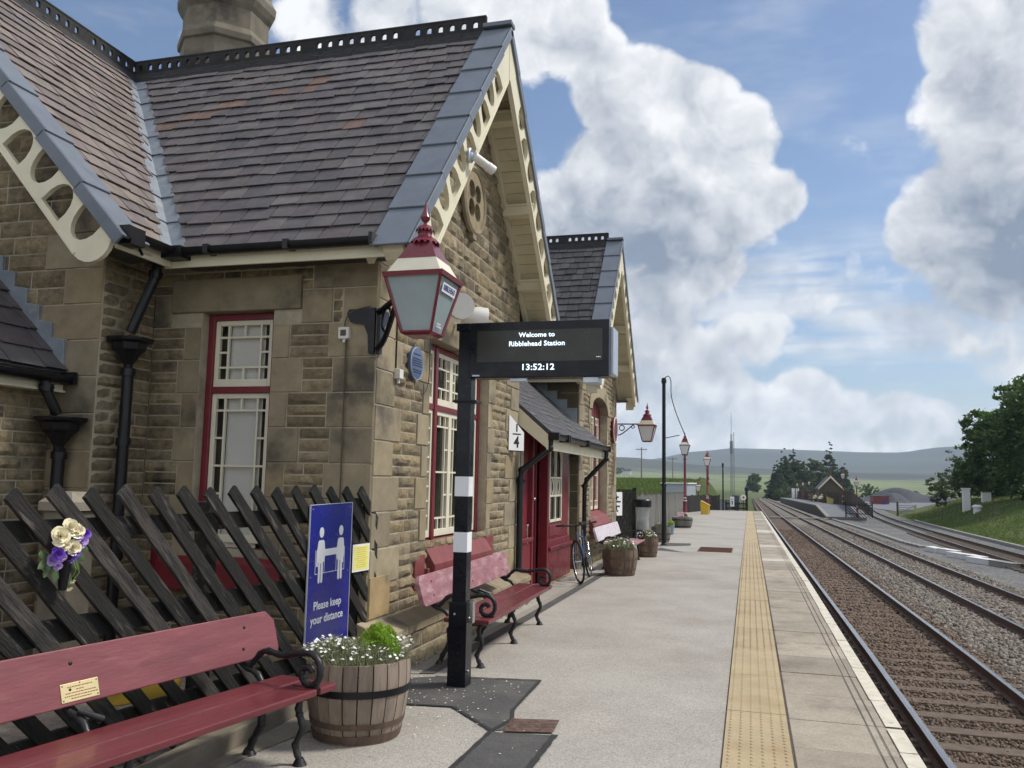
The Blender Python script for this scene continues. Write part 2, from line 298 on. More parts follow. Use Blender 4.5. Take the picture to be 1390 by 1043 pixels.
mat('timber_kerb', (.19,.165,.125), .9, var=.25, vs=5, bump=.5, bs=20)
mat('tarp_yellow', (.62,.42,.06), .6, var=.15, vs=6, bump=.2)
mat('rubble', (.16,.14,.125), .95, var=.4, vs=12, bump=.8, bs=25, bd=.03)
mat('paving_side', (.27,.24,.19), .92, var=.2, vs=3, bump=.4, bs=60, c2=(.17,.15,.11), s2=3)
# ------------------------------------------------------------------ geometry helpers
ORG = {}                       # object name -> world offset of the thing it belongs to
def org(parent): return ORG.get(parent.name, V((0, 0, 0))) if parent else V((0, 0, 0))
def tag(o, label=None, cat=None, group=None, kind=None):
    if label: o['label'] = label
    if cat: o['category'] = cat
    if group: o['group'] = group
    if kind: o['kind'] = kind
    return o
def empty(name, loc=(0, 0, 0), label=None, cat=None, group=None):
    o = bpy.data.objects.new(name, None); col.objects.link(o); o.location = loc; o.empty_display_size = .2
    ORG[o.name] = V(loc); return tag(o, label, cat, group)
class Fr:
    """a plane to build on: origin, right, up, outward"""
    def __init__(s, o, u, v=(0, 0, 1)):
        s.o = V(o); s.u = V(u).normalized(); s.v = V(v).normalized(); s.n = s.u.cross(s.v)
    def __call__(s, a, b, c=0): return s.o + s.u*a + s.v*b + s.n*c
    def mat(s, a=0, b=0, c=0):
        p = s(a, b, c); m = Matrix.Identity(4)
        for i in range(3): m[i][0] = s.u[i]; m[i][1] = s.v[i]; m[i][2] = s.n[i]; m[i][3] = p[i]
        return m
WORLD = Fr((0, 0, 0), (1, 0, 0), (0, 1, 0))
class MB:
    def __init__(s): s.v = []; s.f = []
    def add(s, vs, fs):
        n = len(s.v); s.v += [tuple(x) for x in vs]; s.f += [tuple(i+n for i in f) for f in fs]; return s
    def box(s, c, size, rot=None):
        x, y, z = (q/2 for q in size); c = V(c)
        vs = [V((a*x, b_*y, d*z)) for a in (-1, 1) for b_ in (-1, 1) for d in (-1, 1)]
        if rot is not None:
            m = rot if isinstance(rot, Matrix) else Euler(rot).to_matrix()
            vs = [m @ q for q in vs]
        return s.add([q+c for q in vs], [(0,1,3,2),(4,6,7,5),(0,4,5,1),(2,3,7,6),(0,2,6,4),(1,5,7,3)])
    def fbox(s, F, a0, a1, b0, b1, c0, c1):
        vs = [F(a, b_, c) for a in (a0, a1) for b_ in (b0, b1) for c in (c0, c1)]
        return s.add(vs, [(0,1,3,2),(4,6,7,5),(0,4,5,1),(2,3,7,6),(0,2,6,4),(1,5,7,3)])
    def prism(s, F, pts, c0, c1):
        n = len(pts); vs = [F(a, b_, c0) for a, b_ in pts]+[F(a, b_, c1) for a, b_ in pts]
        fs = [tuple(reversed(range(n))), tuple(range(n, 2*n))]+[(i, (i+1) % n, (i+1) % n+n, i+n) for i in range(n)]
        return s.add(vs, fs)
    def tube(s, path, r, seg=8, cap=True, sq=None):
        """path: points; r: radius or list"""
        P = [V(q) for q in path]; n = len(P); rr = r if isinstance(r, (list, tuple)) else [r]*n
        t0 = (P[1]-P[0]).normalized(); up = V((0, 0, 1)) if abs(t0.z) < .9 else V((0, 1, 0))
        a = t0.cross(up).normalized(); b0 = len(s.v)
        for i in range(n):
            t = (P[min(i+1, n-1)]-P[max(i-1, 0)]).normalized()
            a = (a-t*a.dot(t)).normalized(); b_ = t.cross(a)
            for k in range(seg):
                th = 2*pi*k/seg; s.v.append(tuple(P[i]+(a*cos(th)+b_*sin(th))*rr[i]))
        for i in range(n-1):
            for k in range(seg):
                q = (k+1) % seg; s.f.append((b0+i*seg+k, b0+i*seg+q, b0+(i+1)*seg+q, b0+(i+1)*seg+k))
        if cap: s.f.append(tuple(b0+k for k in reversed(range(seg)))); s.f.append(tuple(b0+(n-1)*seg+k for k in range(seg)))
        return s
    def lathe(s, prof, c=(0, 0, 0), seg=16, axis=None, ph=0, cap=True):
        """prof: [(r, z)]"""
        b0 = len(s.v); c = V(c); m = axis or Matrix.Identity(3); n = len(prof)
        for r, z in prof:
            for k in range(seg):
                th = 2*pi*(k+ph)/seg; s.v.append(tuple(c+m @ V((r*cos(th), r*sin(th), z))))
        for i in range(n-1):
            for k in range(seg):
                q = (k+1) % seg; s.f.append((b0+i*seg+k, b0+i*seg+q, b0+(i+1)*seg+q, b0+(i+1)*seg+k))
        if cap:
            s.f.append(tuple(b0+k for k in reversed(range(seg)))); s.f.append(tuple(b0+(n-1)*seg+k for k in range(seg)))
        return s
    def ball(s, c, r, seg=8, rings=6, sc_=(1, 1, 1)):
        c = V(c); prof = [(max(1e-4, r*sin(pi*i/rings)), -r*cos(pi*i/rings)) for i in range(rings+1)]
        b0 = len(s.v); s.lathe(prof, seg=seg)
        for i in range(b0, len(s.v)): q = s.v[i]; s.v[i] = (c.x+q[0]*sc_[0], c.y+q[1]*sc_[1], c.z+q[2]*sc_[2])
        return s
    def ring(s, c, R_, r, axis, seg=24, sg=6, a0=0, a1=2*pi):
        m = axis; P = []
        for i in range(seg+1):
            t = a0+(a1-a0)*i/seg; P.append(V(c)+m @ V((R_*cos(t), R_*sin(t), 0)))
        return s.tube(P, r, sg, cap=abs(a1-a0-2*pi) > 1e-3)
    def build(s, name, m, parent=None, bevel=0, smooth=None, seg=2, loc=None):
        me = bpy.data.meshes.new(name); o0 = org(parent) if parent else (V(loc) if loc else V((0, 0, 0)))
        vs = [(x-o0.x, y-o0.y, z-o0.z) for x, y, z in s.v]
        me.from_pydata(vs, [], s.f); me.update()
        ms = m if isinstance(m, (list, tuple)) else [m]
        for q in ms: me.materials.append(MT[q])
        ob = bpy.data.objects.new(name, me); col.objects.link(ob)
        if parent: ob.parent = parent; ORG[ob.name] = o0
        else: ob.location = o0; ORG[ob.name] = V(o0)
        if smooth is not None:
            for p in me.polygons: p.use_smooth = True
            me.set_sharp_from_angle(angle=R(smooth))
        if bevel:
            md = ob.modifiers.new('bevel', 'BEVEL'); md.width = bevel; md.segments = seg; md.limit_method = 'ANGLE'; md.angle_limit = R(35)
        return ob
def np_mesh(name, verts, faces, m, parent=None, nper=3, smooth=False):
    me = bpy.data.meshes.new(name); verts = np.asarray(verts, dtype=np.float32); faces = np.asarray(faces, dtype=np.int32)
    o0 = org(parent); verts = verts-np.array(o0, dtype=np.float32)
    me.vertices.add(len(verts)); me.vertices.foreach_set('co', verts.ravel())
    nf = len(faces); me.loops.add(nf*nper); me.loops.foreach_set('vertex_index', faces.ravel())
    me.polygons.add(nf); me.polygons.foreach_set('loop_start', np.arange(0, nf*nper, nper, dtype=np.int32))
    me.polygons.foreach_set('loop_total', np.full(nf, nper, dtype=np.int32))
    me.update(calc_edges=True); me.validate(); me.materials.append(MT[m])
    if smooth: me.polygons.foreach_set('use_smooth', np.ones(nf, dtype=bool))
    ob = bpy.data.objects.new(name, me); col.objects.link(ob)
    if parent: ob.parent = parent; ORG[ob.name] = o0
    return ob
def curve_mesh(cu, name, m, M, parent, loc=None):
    tmp = bpy.data.objects.new('tmp', cu); col.objects.link(tmp)
    dg = bpy.context.evaluated_depsgraph_get(); dg.update()
    me = bpy.data.meshes.new_from_object(tmp.evaluated_get(dg))
    bpy.data.objects.remove(tmp); bpy.data.curves.remove(cu)
    o0 = org(parent) if parent else (V(loc) if loc is not None else V((0, 0, 0)))
    me.transform(Matrix.Translation(-o0) @ M); me.name = name
    me.materials.clear(); me.materials.append(MT[m])
    ob = bpy.data.objects.new(name, me); col.objects.link(ob)
    if parent: ob.parent = parent
    else: ob.location = o0
    ORG[ob.name] = V(o0)
    return ob
def plate(name, loops, th, F, m, parent, c=0, bevel=0):
    """flat board with holes; loops in plane coordinates, first the outline"""
    cu = bpy.data.curves.new('tmp', 'CURVE'); cu.dimensions = '2D'; cu.fill_mode = 'BOTH'; cu.extrude = th/2; cu.bevel_depth = bevel
    for L in loops:
        sp = cu.splines.new('POLY'); sp.points.add(len(L)-1); sp.use_cyclic_u = True
        for i, q in enumerate(L): sp.points[i].co = (q[0], q[1], 0, 1)
    return curve_mesh(cu, name, m, F.mat(0, 0, c), parent)
def text(name, s, size, F, a, b_, c, m, parent, align='CENTER', ext=.0008, bold=0, sx=1, space=1):
    cu = bpy.data.curves.new('tmp', 'FONT'); cu.body = s; cu.size = size; cu.align_x = align; cu.align_y = 'CENTER'
    cu.extrude = ext; cu.offset = bold; cu.resolution_u = 3; cu.space_character = space
    return curve_mesh(cu, name, m, F.mat(a, b_, c) @ Matrix.Diagonal((sx, 1, 1, 1)), parent)
def children(o): return [c for c in bpy.data.objects if c.parent == o]
def copy_tree(o, parent=None):
    c = o.copy(); col.objects.link(c); c.parent = parent; ORG[c.name] = org(o)
    for ch in list(o.children): copy_tree(ch, c)
    return c
def place(o, loc, rz=0, s=None):
    o.location = loc; o.rotation_euler = (0, 0, rz)
    if s: o.scale = s if isinstance(s, (tuple, list)) else (s, s, s)
    return o
def arc(cx, cy, r, a0, a1, n=8): return [(cx+r*cos(a0+(a1-a0)*i/n), cy+r*sin(a0+(a1-a0)*i/n)) for i in range(n+1)]
def grade(y): return -.0085*max(0, y-15)
def smooth01(t): t = max(0., min(1., t)); return t*t*(3-2*t)
# ------------------------------------------------------------------ coursed stone walling
def rock(mb, F, u0, u1, z0, z1, proud, rough, g=.0065):
    """one stone with its own lumpy face"""
    u0 += g; u1 -= g; z0 += g; z1 -= g
    if u1-u0 < .02 or z1-z0 < .02: return
    nx = max(2, min(7, int((u1-u0)/.055))); nz = max(2, min(5, int((z1-z0)/.035)+1))
    b0 = len(mb.v); sd_ = random.random()*100; tilt = random.uniform(-1, 1)*.4
    for j in range(nz+1):
        for i in range(nx+1):
            a = u0+(u1-u0)*i/nx; z = z0+(z1-z0)*j/nz
            edge = i in (0, nx) or j in (0, nz)
            if edge: c = -.002
            else:
                n_ = mnoise.noise(V((a*9+sd_, z*14, sd_)))
                c = proud*(.7+.3*random.random())+rough*n_*1.2+rough*tilt*((z-z0)/(z1-z0)-.5)
                a += random.uniform(-.3, .3)*(u1-u0)/nx*.6; z += random.uniform(-.3, .3)*(z1-z0)/nz*.5
            mb.v.append(tuple(F(a, z, c)))
    w_ = nx+1
    for j in range(nz):
        for i in range(nx): mb.f.append((b0+j*w_+i, b0+j*w_+i+1, b0+(j+1)*w_+i+1, b0+(j+1)*w_+i))
def ashlar(mb, F, u0, u1, z0, z1, proud=.008, g=.005, side=None):
    u0 += g; u1 -= g; z0 += g; z1 -= g; e = .006
    if u1-u0 < .02 or z1-z0 < .02: return
    proud += random.uniform(-.002, .002)
    vs = [F(u0, z0, 0), F(u1, z0, 0), F(u1, z1, 0), F(u0, z1, 0), F(u0+e, z0+e, proud), F(u1-e, z0+e, proud), F(u1-e, z1-e, proud), F(u0+e, z1-e, proud)]
    mb.add(vs, [(4,5,6,7),(0,1,5,4),(1,2,6,5),(2,3,7,6),(3,0,4,7)])
def cells(W, z0, z1, holes):
    us = sorted({0, W, *[h[0] for h in holes], *[h[1] for h in holes]}); zs = sorted({z0, z1, *[h[2] for h in holes], *[h[3] for h in holes]})
    us = [u for u in us if 0 <= u <= W]; zs = [z for z in zs if z0 <= z <= z1]
    for a, b_ in zip(us, us[1:]):
        for c, d in zip(zs, zs[1:]):
            mu, mz = (a+b_)/2, (c+d)/2
            if not any(h[0] < mu < h[1] and h[2] < mz < h[3] for h in holes): yield a, b_, c, d
def walling(F, W, z0, z1, parent, holes=(), ends=(1, 1), top=None, course=.30, thick=.3, jamb=True, sub=3, name='wall', dark=False, phase=0):
    """ends: 1 = dressed quoins, 0 = plain butt.  top(z) -> (u_min, u_max) for a gable"""
    bk = MB()
    if thick:
        z1_ = min(z1, min(top[0], top[3])) if top else z1
        for a, b_, c, d in cells(W, z0, z1_, holes): bk.fbox(F, a, b_, c, d, -thick, -.004)
        if top:
            zt, z2, uc = top[:3]; bk.prism(F, [(0, z1_), (W, z1_), (W, top[3]), (uc, z2), (0, zt)] if 1 else 0, -thick, -.004)
    rk, ds = MB(), MB(); n = 0; z = z0
    while z < z1-.03:
        zt_ = min(z+course, z1); mid = (z+zt_)/2; n += 1
        lo, hi = 0, W
        if top:
            km = (mid+zt_)/2
            if km > top[0]: lo = top[2]*min(1, (km-top[0])/(top[1]-top[0]))
            if km > top[3]: hi = W-(W-top[2])*min(1, (km-top[3])/(top[1]-top[3]))
        iv = [(lo, hi, 'e', 'e')]
        for h in holes:
            if h[2] < mid < h[3]:
                new = []
                for a, b_, l, r in iv:
                    if h[0] > a and h[1] < b_: new += [(a, h[0], l, 'j'), (h[1], b_, 'j', r)]
                    elif h[0] <= a < h[1] < b_: new.append((h[1], b_, 'j', r))
                    elif a < h[0] < b_ <= h[1]: new.append((a, h[0], l, 'j'))
                    elif h[0] <= a and h[1] >= b_: pass
                    else: new.append((a, b_, l, r))
                iv = new
        gable = top and mid > min(top[0], top[3])
        for a, b_, l, r in iv:
            odd = (n+phase) % 2; aa, bb = a, b_
            Lq = (.62, .40)[odd]; Lj = (.30, .17)[odd]
            w_ = b_-a
            if w_ < .06: continue
            if w_ < .25: ashlar(ds, F, a, b_, z, zt_); continue
            if not gable:
                if l == 'e' and ends[0]: aa = a+min(Lq, w_*.45); ashlar(ds, F, a, aa, z, zt_)
                if l == 'j' and jamb: aa = a+min(Lj, w_*.45); ashlar(ds, F, a, aa, z, zt_)
                if r == 'e' and ends[1]: bb = b_-min((.40, .62)[odd], w_*.45); ashlar(ds, F, bb, b_, z, zt_)
                if r == 'j' and jamb: bb = b_-min(Lj, w_*.45); ashlar(ds, F, bb, b_, z, zt_)
            if bb-aa < .02: continue
            k = sub if not gable or sub < 3 else 2
            hs = [(zt_-z)/k*random.uniform(.88, 1.12) for _ in range(k)]; q = (zt_-z)/sum(hs); zz = z
            for hh in hs:
                hh *= q; x = aa
                while x < bb-.01:
                    L = random.uniform(.17, .42) if sub >= 3 else random.uniform(.25, .55)
                    if bb-x-L < .13: L = bb-x
                    rock(rk, F, x, min(bb, x+L), zz, zz+hh, random.uniform(.012, .026), .014)
                    x += L
                zz += hh
        z = zt_
    o = []
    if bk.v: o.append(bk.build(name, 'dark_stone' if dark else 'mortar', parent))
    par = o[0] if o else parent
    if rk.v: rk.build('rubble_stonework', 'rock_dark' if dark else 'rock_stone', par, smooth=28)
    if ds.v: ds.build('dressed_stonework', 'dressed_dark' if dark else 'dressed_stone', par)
    return par
# ------------------------------------------------------------------ slated roofs
def slating(parent, O, S, T, smin, smax, tlen, m='slate', w_=.25, ex=.2, red=None, name='roof_slates'):
    """O origin at the eave, S unit along the eave, T unit up the slope; smin/smax(t) bound each row"""
    O = V(O); S = V(S).normalized(); T = V(T).normalized(); N = S.cross(T)
    if N.z < 0: N = -N
    mb = MB(); rd = MB(); rows = int(tlen/ex+.999)
    for i in range(rows):
        t = i*ex; t1 = min(t+ex+.05, tlen+.02); tc_ = min(t1, tlen)
        a0, b0_ = smin(t), smax(t); a1, b1_ = smin(tc_), smax(tc_); a, b_ = min(a0, a1), max(b0_, b1_)
        ww = w_*(1-.25*i/rows); s = a-((i % 2)*.5+random.uniform(0, .12))*ww
        while s < b_-.015:
            L = ww*random.uniform(.84, 1.16); g = random.uniform(.003, .006); sl, sr = s+g, s+L-g; s += L
            l0, r0_, l1, r1_ = max(a0, sl), min(b0_, sr), max(a1, sl), min(b1_, sr)
            if r0_-l0 < .015 and r1_-l1 < .015: continue
            r0_ = max(r0_, l0); r1_ = max(r1_, l1)
            dz = random.uniform(0, .009); dt = random.uniform(-.014, .014); dt2 = dt+random.uniform(-.008, .008); th = random.uniform(.006, .012)
            low, up = .014+th+dz, .004+dz*.5
            q = [O+S*l0+T*(t+dt)+N*low, O+S*r0_+T*(t+dt2)+N*low, O+S*r1_+T*t1+N*up, O+S*l1+T*t1+N*up]
            if random.random() < .30: k = random.uniform(.01, .03); q[0] += T*k*random.choice((0, 1)); 
            vs = q+[p-N*th for p in q]
            tgt = rd if red and red((l0+r0_)/2, t) else mb
            tgt.add(vs, [(0,1,2,3),(0,4,5,1),(1,5,6,2),(0,3,7,4)])
    nf = len(mb.f); mb.add(rd.v, rd.f); o = mb.build(name, [m, 'slate_red'], parent)
    for p in o.data.polygons[nf:]: p.material_index = 1
    return o
# ------------------------------------------------------------------ the station building
XW, XM, XR = -3.0, -5.22, -7.62           # gable wall of the wings, wall and ridge of the long range
B = empty('station_building', (-5.2, 11, 0), 'stone station building with steep slate roofs, cream pierced gable boards and maroon window frames', 'building')
ZR = 6.67
def gable_wing(Y0, Y1, C, mL, mR, near):
    W = Y1-Y0; F = Fr((XW, Y0, 0), (0, 1, 0))
    xv, xb = -2.60, -2.58                        # board plane
    zt = 3.55
    if near: hs = [(1.24, 3.17, .93, 2.96)]; lint = (1.02, 3.39, 2.96, 3.28)
    else: hs = [(1.25, 3.2, .85, 3.42)]; lint = None
    wh = hs+([lint] if lint else [])
    wall = walling(F, W, .40 if near else 0, 6.50, B, wh, (1, 1), (ZR-mL*(C-Y0)-.09, ZR-.09, C-Y0, ZR-mR*(Y1-C)-.09), thick=.35, name='wall')
    if near:
        lb = MB(); lb.fbox(F, lint[0], (lint[0]+lint[1])/2-.004, lint[2], lint[3], -.3, .034); lb.fbox(F, (lint[0]+lint[1])/2+.004, lint[1], lint[2], lint[3], -.3, .032)
        lb.build('lintel', 'dressed_stone', wall, bevel=.008)
        # plinth with a sloping weathered top
        PF = Fr((XW+.19, Y0-.12, 0), (0, 1, 0)); walling(PF, W+.16, -.05, .28, wall, (), (0, 0), thick=.18, course=.165, sub=1, name='plinth')
        sl = MB(); y = Y0-.14
        while y < Y1+.02:
            L = min(random.uniform(.5, .8), Y1+.04-y); j = random.uniform(-.004, .004)
            sl.add([(XW+.21+j, y+.003, .28), (XW+.21+j, y+L-.003, .28), (XW+.21+j, y+L-.003, .335), (XW+.21+j, y+.003, .335), (XW-.02, y+.003, .43+j), (XW-.02, y+L-.003, .43+j), (XW-.02, y+.003, .28), (XW-.02, y+L-.003, .28)],
                   [(0,1,2,3), (3,2,5,4), (0,3,4,6), (1,7,5,2)]); y += L
        sl.build('plinth_top', 'dressed_stone', wall, bevel=.006)
        ys = MB(); ashlar(ys, F, 0, .42, .43, .78, .016); ys.build('pale_quoin', 'yellow_stone', wall)
    # side wall towards the camera
    SF = Fr((XM, Y0, 0), (1, 0, 0))
    if near:
        h = [(.51, 1.23, .95, 3.03)]; li = (.2, 1.5, 3.03, 3.33)
        sw = walling(SF, XW-XM, -.1, 3.62, B, h+[li], (0, 1), phase=1, name='wall', thick=.35)
        q = MB(); q.fbox(SF, li[0], li[1], li[2], li[3], -.3, .032); q.build('lintel', 'dressed_stone', sw, bevel=.008)
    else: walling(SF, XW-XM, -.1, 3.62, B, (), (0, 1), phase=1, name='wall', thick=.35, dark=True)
    bk = MB(); bk.box(((XW-.35+XM)/2, Y1-.17, 1.8), (XM*-1+XW-.35, .3, 3.6)); bk.build('wall', 'mortar', B)
    # ---- roof planes
    eL, eR = Y0-.35, Y1+.35; thL, thR = math.atan(mL), math.atan(mR)
    zeL, zeR = ZR-mL*(C-eL), ZR-mR*(eR-C); LL, LR = (C-eL)/cos(thL), (eR-C)/cos(thR)
    vx0 = -4.80                                    # valley foot on the eave of the long range
    dk = MB()
    for e, ze in ((eL, zeL), (eR, zeR)):
        dk.add([(vx0, e, ze), (xv, e, ze), (xv, C, ZR), (XR, C, ZR), (vx0, e, ze-.05), (xv, e, ze-.05), (xv, C, ZR-.06), (XR, C, ZR-.06)],
               [(0,1,2,3), (4,5,6,7), (0,1,5,4), (1,2,6,5), (0,3,7,4)])
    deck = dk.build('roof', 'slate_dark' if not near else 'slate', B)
    def red(s, t):
        x = vx0+s; band = LL*.62+(x+6.0)*.42
        return near and -6.9 < x < -4.6 and abs(t-band-.2*mnoise.noise(V((x*3, t*3, 0)))) < .12 and random.random() < .8 or (near and random.random() < .01)
    slating(deck, (vx0, eL, zeL), (1, 0, 0), (0, cos(thL), sin(thL)), lambda t: (XR-vx0)*t/LL+.14, lambda t: (xv-.22)-vx0, LL-.06, 'slate' if near else 'slate_dark', red=red)
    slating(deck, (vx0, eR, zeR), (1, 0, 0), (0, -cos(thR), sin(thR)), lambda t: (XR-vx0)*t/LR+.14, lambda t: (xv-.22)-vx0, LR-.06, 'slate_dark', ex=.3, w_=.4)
    # ---- verge caps: bent tiles stepping up the slope
    cp = MB()
    for sg, th, L, e, ze in ((1, thL, LL, eL, zeL), (-1, thR, LR, eR, zeR)):
        T = V((0, sg*cos(th), sin(th))); N = V((0, -sg*sin(th), cos(th))); O = V((0, e, ze))-T*.13; n = 8; ln = (L+.13)/n
        for i in range(n):
            a, b_ = i*ln-.02, (i+1)*ln
            for x0, x1, d0, d1 in ((xv-.28, xb+.045, .052, .030), (xb+.02, xb+.046, -.045, -.06)):
                top = (.052, .032); bot = (.030, .006) if x0 < xb else (-.05, -.07)
                vs = [V((x, 0, 0))+O+T*s+N*c for s, c in ((a, top[0]), (b_, top[1]), (b_, bot[1]), (a, bot[0])) for x in (x0, x1)]
                cp.add(vs, [(0,1,3,2), (2,3,5,4), (4,5,7,6), (6,7,1,0), (0,2,4,6), (1,7,5,3)])
    cp.box((xb-.115, C, ZR+.055), (.34, .16, .05)); cp.build('verge_cap', 'verge_grey', deck, bevel=.006)
    # ---- pierced boards
    bw = .40
    for sg, th, L, e, ze in ((1, thL, LL, eL, zeL), (-1, thR, LR, eR, zeR)):
        T = V((0, sg*cos(th), sin(th))); N = V((0, -sg*sin(th), cos(th)))
        F2 = Fr(V((xb-.005, e, ze))-T*.10+N*.012, T, N)
        Lt = L+.10; tn = math.tan(th)
        out = [(Lt, 0), (Lt-bw*tn, -bw)]+[(.13+a, b_-.175-.0) for a, b_ in arc(0, 0, .175, -pi/2, -3*pi/2, 10)]
        out = [(Lt, 0), (Lt-bw*tn, -bw), (.17, -bw)]+[(x, y) for x, y in arc(.17, -bw/2, bw/2, -pi/2, -3*pi/2, 10)]
        holes = []; p = .335; k = int((Lt-bw*tn-.30)/p); st = .16
        for i in range(k):
            c0 = st+i*p; a = p*.83; r = bw-.115
            if i % 2 == 0: pts = [(c0+.01, -.052), (c0+a, -.052)]+[(c0+a*.5+a*.5*cos(q), -.052-r*.93*sin(q)**.75) for q in np.linspace(.25, pi-.35, 9)]
            else: pts = [(c0+.01, -bw+.052), (c0+a, -bw+.052)]+[(c0+a*.5+a*.5*cos(q), -bw+.052+r*.93*sin(q)**.75) for q in np.linspace(.35, pi-.25, 9)]
            holes.append([(float(x), float(y)) for x, y in pts])
        bd_ = plate('bargeboard', [out]+holes, .045, F2, 'cream', B, 0)
        ml = MB(); s_ = 1 if F2.n.x > 0 else -1
        for b0_, b1_, c0_ in ((-.035, .02, .038), (-.055, -.03, .030)): ml.fbox(F2, -.0, Lt-.02, b0_, b1_, s_*.02, s_*c0_)
        ml.fbox(F2, .17, Lt-bw*tn-.02, -bw-.002, -bw+.028, s_*.02, s_*.032)
        ml.build('moulding', 'cream', bd_, bevel=.004)
        # soffit boards and the trim against the wall
        sf = MB(); s = .0
        while s < Lt-.25:
            L2 = min(.145, Lt-.2-s)
            vs = [V((x, e, ze))-T*.10+T*(s+q)-N*c for x in (XW-.03, xb-.03) for q in (0, L2-.006) for c in (.065, .085)]
            sf.add(vs, [(0,1,3,2), (4,6,7,5), (0,4,5,1), (2,3,7,6), (1,5,7,3), (0,2,6,4)]); s += .145
        sfo = sf.build('soffit', 'cream_board', B)
        tr = MB(); vs = [V((x, e, ze))-T*.05+T*q-N*c for x in (XW, XW+.055) for q in (0, Lt-.3) for c in (.086, .20)]
        tr.add(vs, [(0,1,3,2), (4,6,7,5), (0,4,5,1), (2,3,7,6), (1,5,7,3), (0,2,6,4)]); tr.build('trim', 'cream_board', sfo)
        for zz in (5.86, 4.98, 4.18):
            yy = C-sg*(ZR-.22-zz)/(mL if sg > 0 else mR)
            pb = MB(); pb.box(((XW+xb)/2-.005, yy, zz), (xb-XW-.03, .17, .12)); pb.box(((XW+xb)/2, yy, zz+.07), (xb-XW-.02, .21, .03)); pb.build('purlin_end', 'cream', B, bevel=.01)
        cb = MB(); KF = Fr((xb-.10, e+sg*.0, ze), (0, sg, 0))
        pts = [(-.06, -.06), (.16, -.06), (.16, -.34), (.10, -.34), (.09, -.20), (.02, -.17), (-.04, -.12)]
        cb.prism(KF, pts, -.12*sg, .06*sg); cb.build('corbel', 'cream', B, bevel=.006)
    # ---- eaves: fascia, soffit and gutter on the camera side (and plain on the far side)
    fa = MB(); fa.box(((vx0-.06+xv-.18)/2, eL+.0, zeL-.085), (xv-.18-vx0+.06, .025, .13));     fb = MB(); fb.box(((vx0+xv)/2, eR, zeR-.09), (xv-vx0-.3, .025, .12)); fb.build('fascia', 'cream', B); fb = MB(); fb.box(((vx0+xv)/2, eR-.17, zeR-.14), (xv-vx0-.3, .33, .018)); fb.build('eaves_soffit', 'soffit_dark', B)
    fo_ = fa.build('fascia', 'cream', B, bevel=.004)
    es = MB(); es.box(((vx0+xv-.3)/2, eL+.17, zeL-.085), (xv-.3-vx0, .33, .018)); es.build('eaves_soffit', 'soffit_dark', fo_)
    gt = MB(); gx0, gx1 = vx0-.02, xv-.27
    sec = [(.062*cos(a), .062*sin(a)) for a in np.linspace(pi, 2*pi, 9)]+[(.055*cos(a), .055*sin(a)) for a in np.linspace(2*pi, pi, 9)]
    GF = Fr((gx0, eL-.08, zeL-.01), (0, 1, 0)); gt.prism(GF, sec, 0, gx1-gx0)
    GF2 = Fr((gx0, eR+.08, zeR-.01), (0, 1, 0)); g2 = MB(); g2.prism(GF2, sec, 0, gx1-gx0); g2.build('gutter', 'black_iron', B, smooth=40)
    for x in np.arange(gx0+.45, gx1, .75): gt.box((x, eL-.08, zeL-.03), (.05, .136, .072))
    gt.box((gx1+.005, eL-.08, zeL-.025), (.03, .13, .09)); gt.build('gutter', 'black_iron', B, smooth=40)
    # ---- pierced ridge cresting
    CF = Fr((XR+.02, C, ZR-.01), (1, 0, 0)); Lc = xv-.26-XR
    holes = []; x = .08; n = 0
    while x < Lc-.08:
        if n % 9 != 8: holes.append([(x-.030, .078), (x+.030, .078), (x+.030, .128)]+[(x+a, .128+b_) for a, b_ in arc(0, 0, .030, 0, pi, 5)][1:-1]+[(x-.030, .128)])
        x += .142; n += 1
    cr = plate('ridge_cresting', [[(0, 0), (Lc, 0), (Lc, .205), (0, .205)]]+holes, .03, CF, 'ridge_black', deck)
    rb = MB(); rb.tube([(XR, C, ZR+.195), (xv-.25, C, ZR+.195)], .022, 8); y = XR
    for sg, m_ in ((-1, mL), (1, mR)):
        x = XR
        while x < xv-.3:
            L2 = min(.45, xv-.26-x); vs = [(x+.003, C, ZR+.045), (x+L2-.003, C, ZR+.045), (x+L2-.003, C+sg*.15, ZR+.035-m_*.15), (x+.003, C+sg*.15, ZR+.035-m_*.15)]
            vs += [(a, b_, c-.03) for a, b_, c in vs]; rb.add(vs, [(0,1,2,3), (3,2,6,7), (0,3,7,4), (1,5,6,2)]); x += .45
    rb.build('ridge_roll', 'ridge_black', cr, smooth=40)
    return deck, eL, zeL, LL, thL, eR, zeR
W1 = gable_wing(6.48, 11.06, 8.77, 1.2, 1.07, True)
W2 = gable_wing(15.3, 19.86, 17.58, 1.2, 1.16, False)
deck1, eL1, zeL1, LL1, thL1, eR1, zeR1 = W1
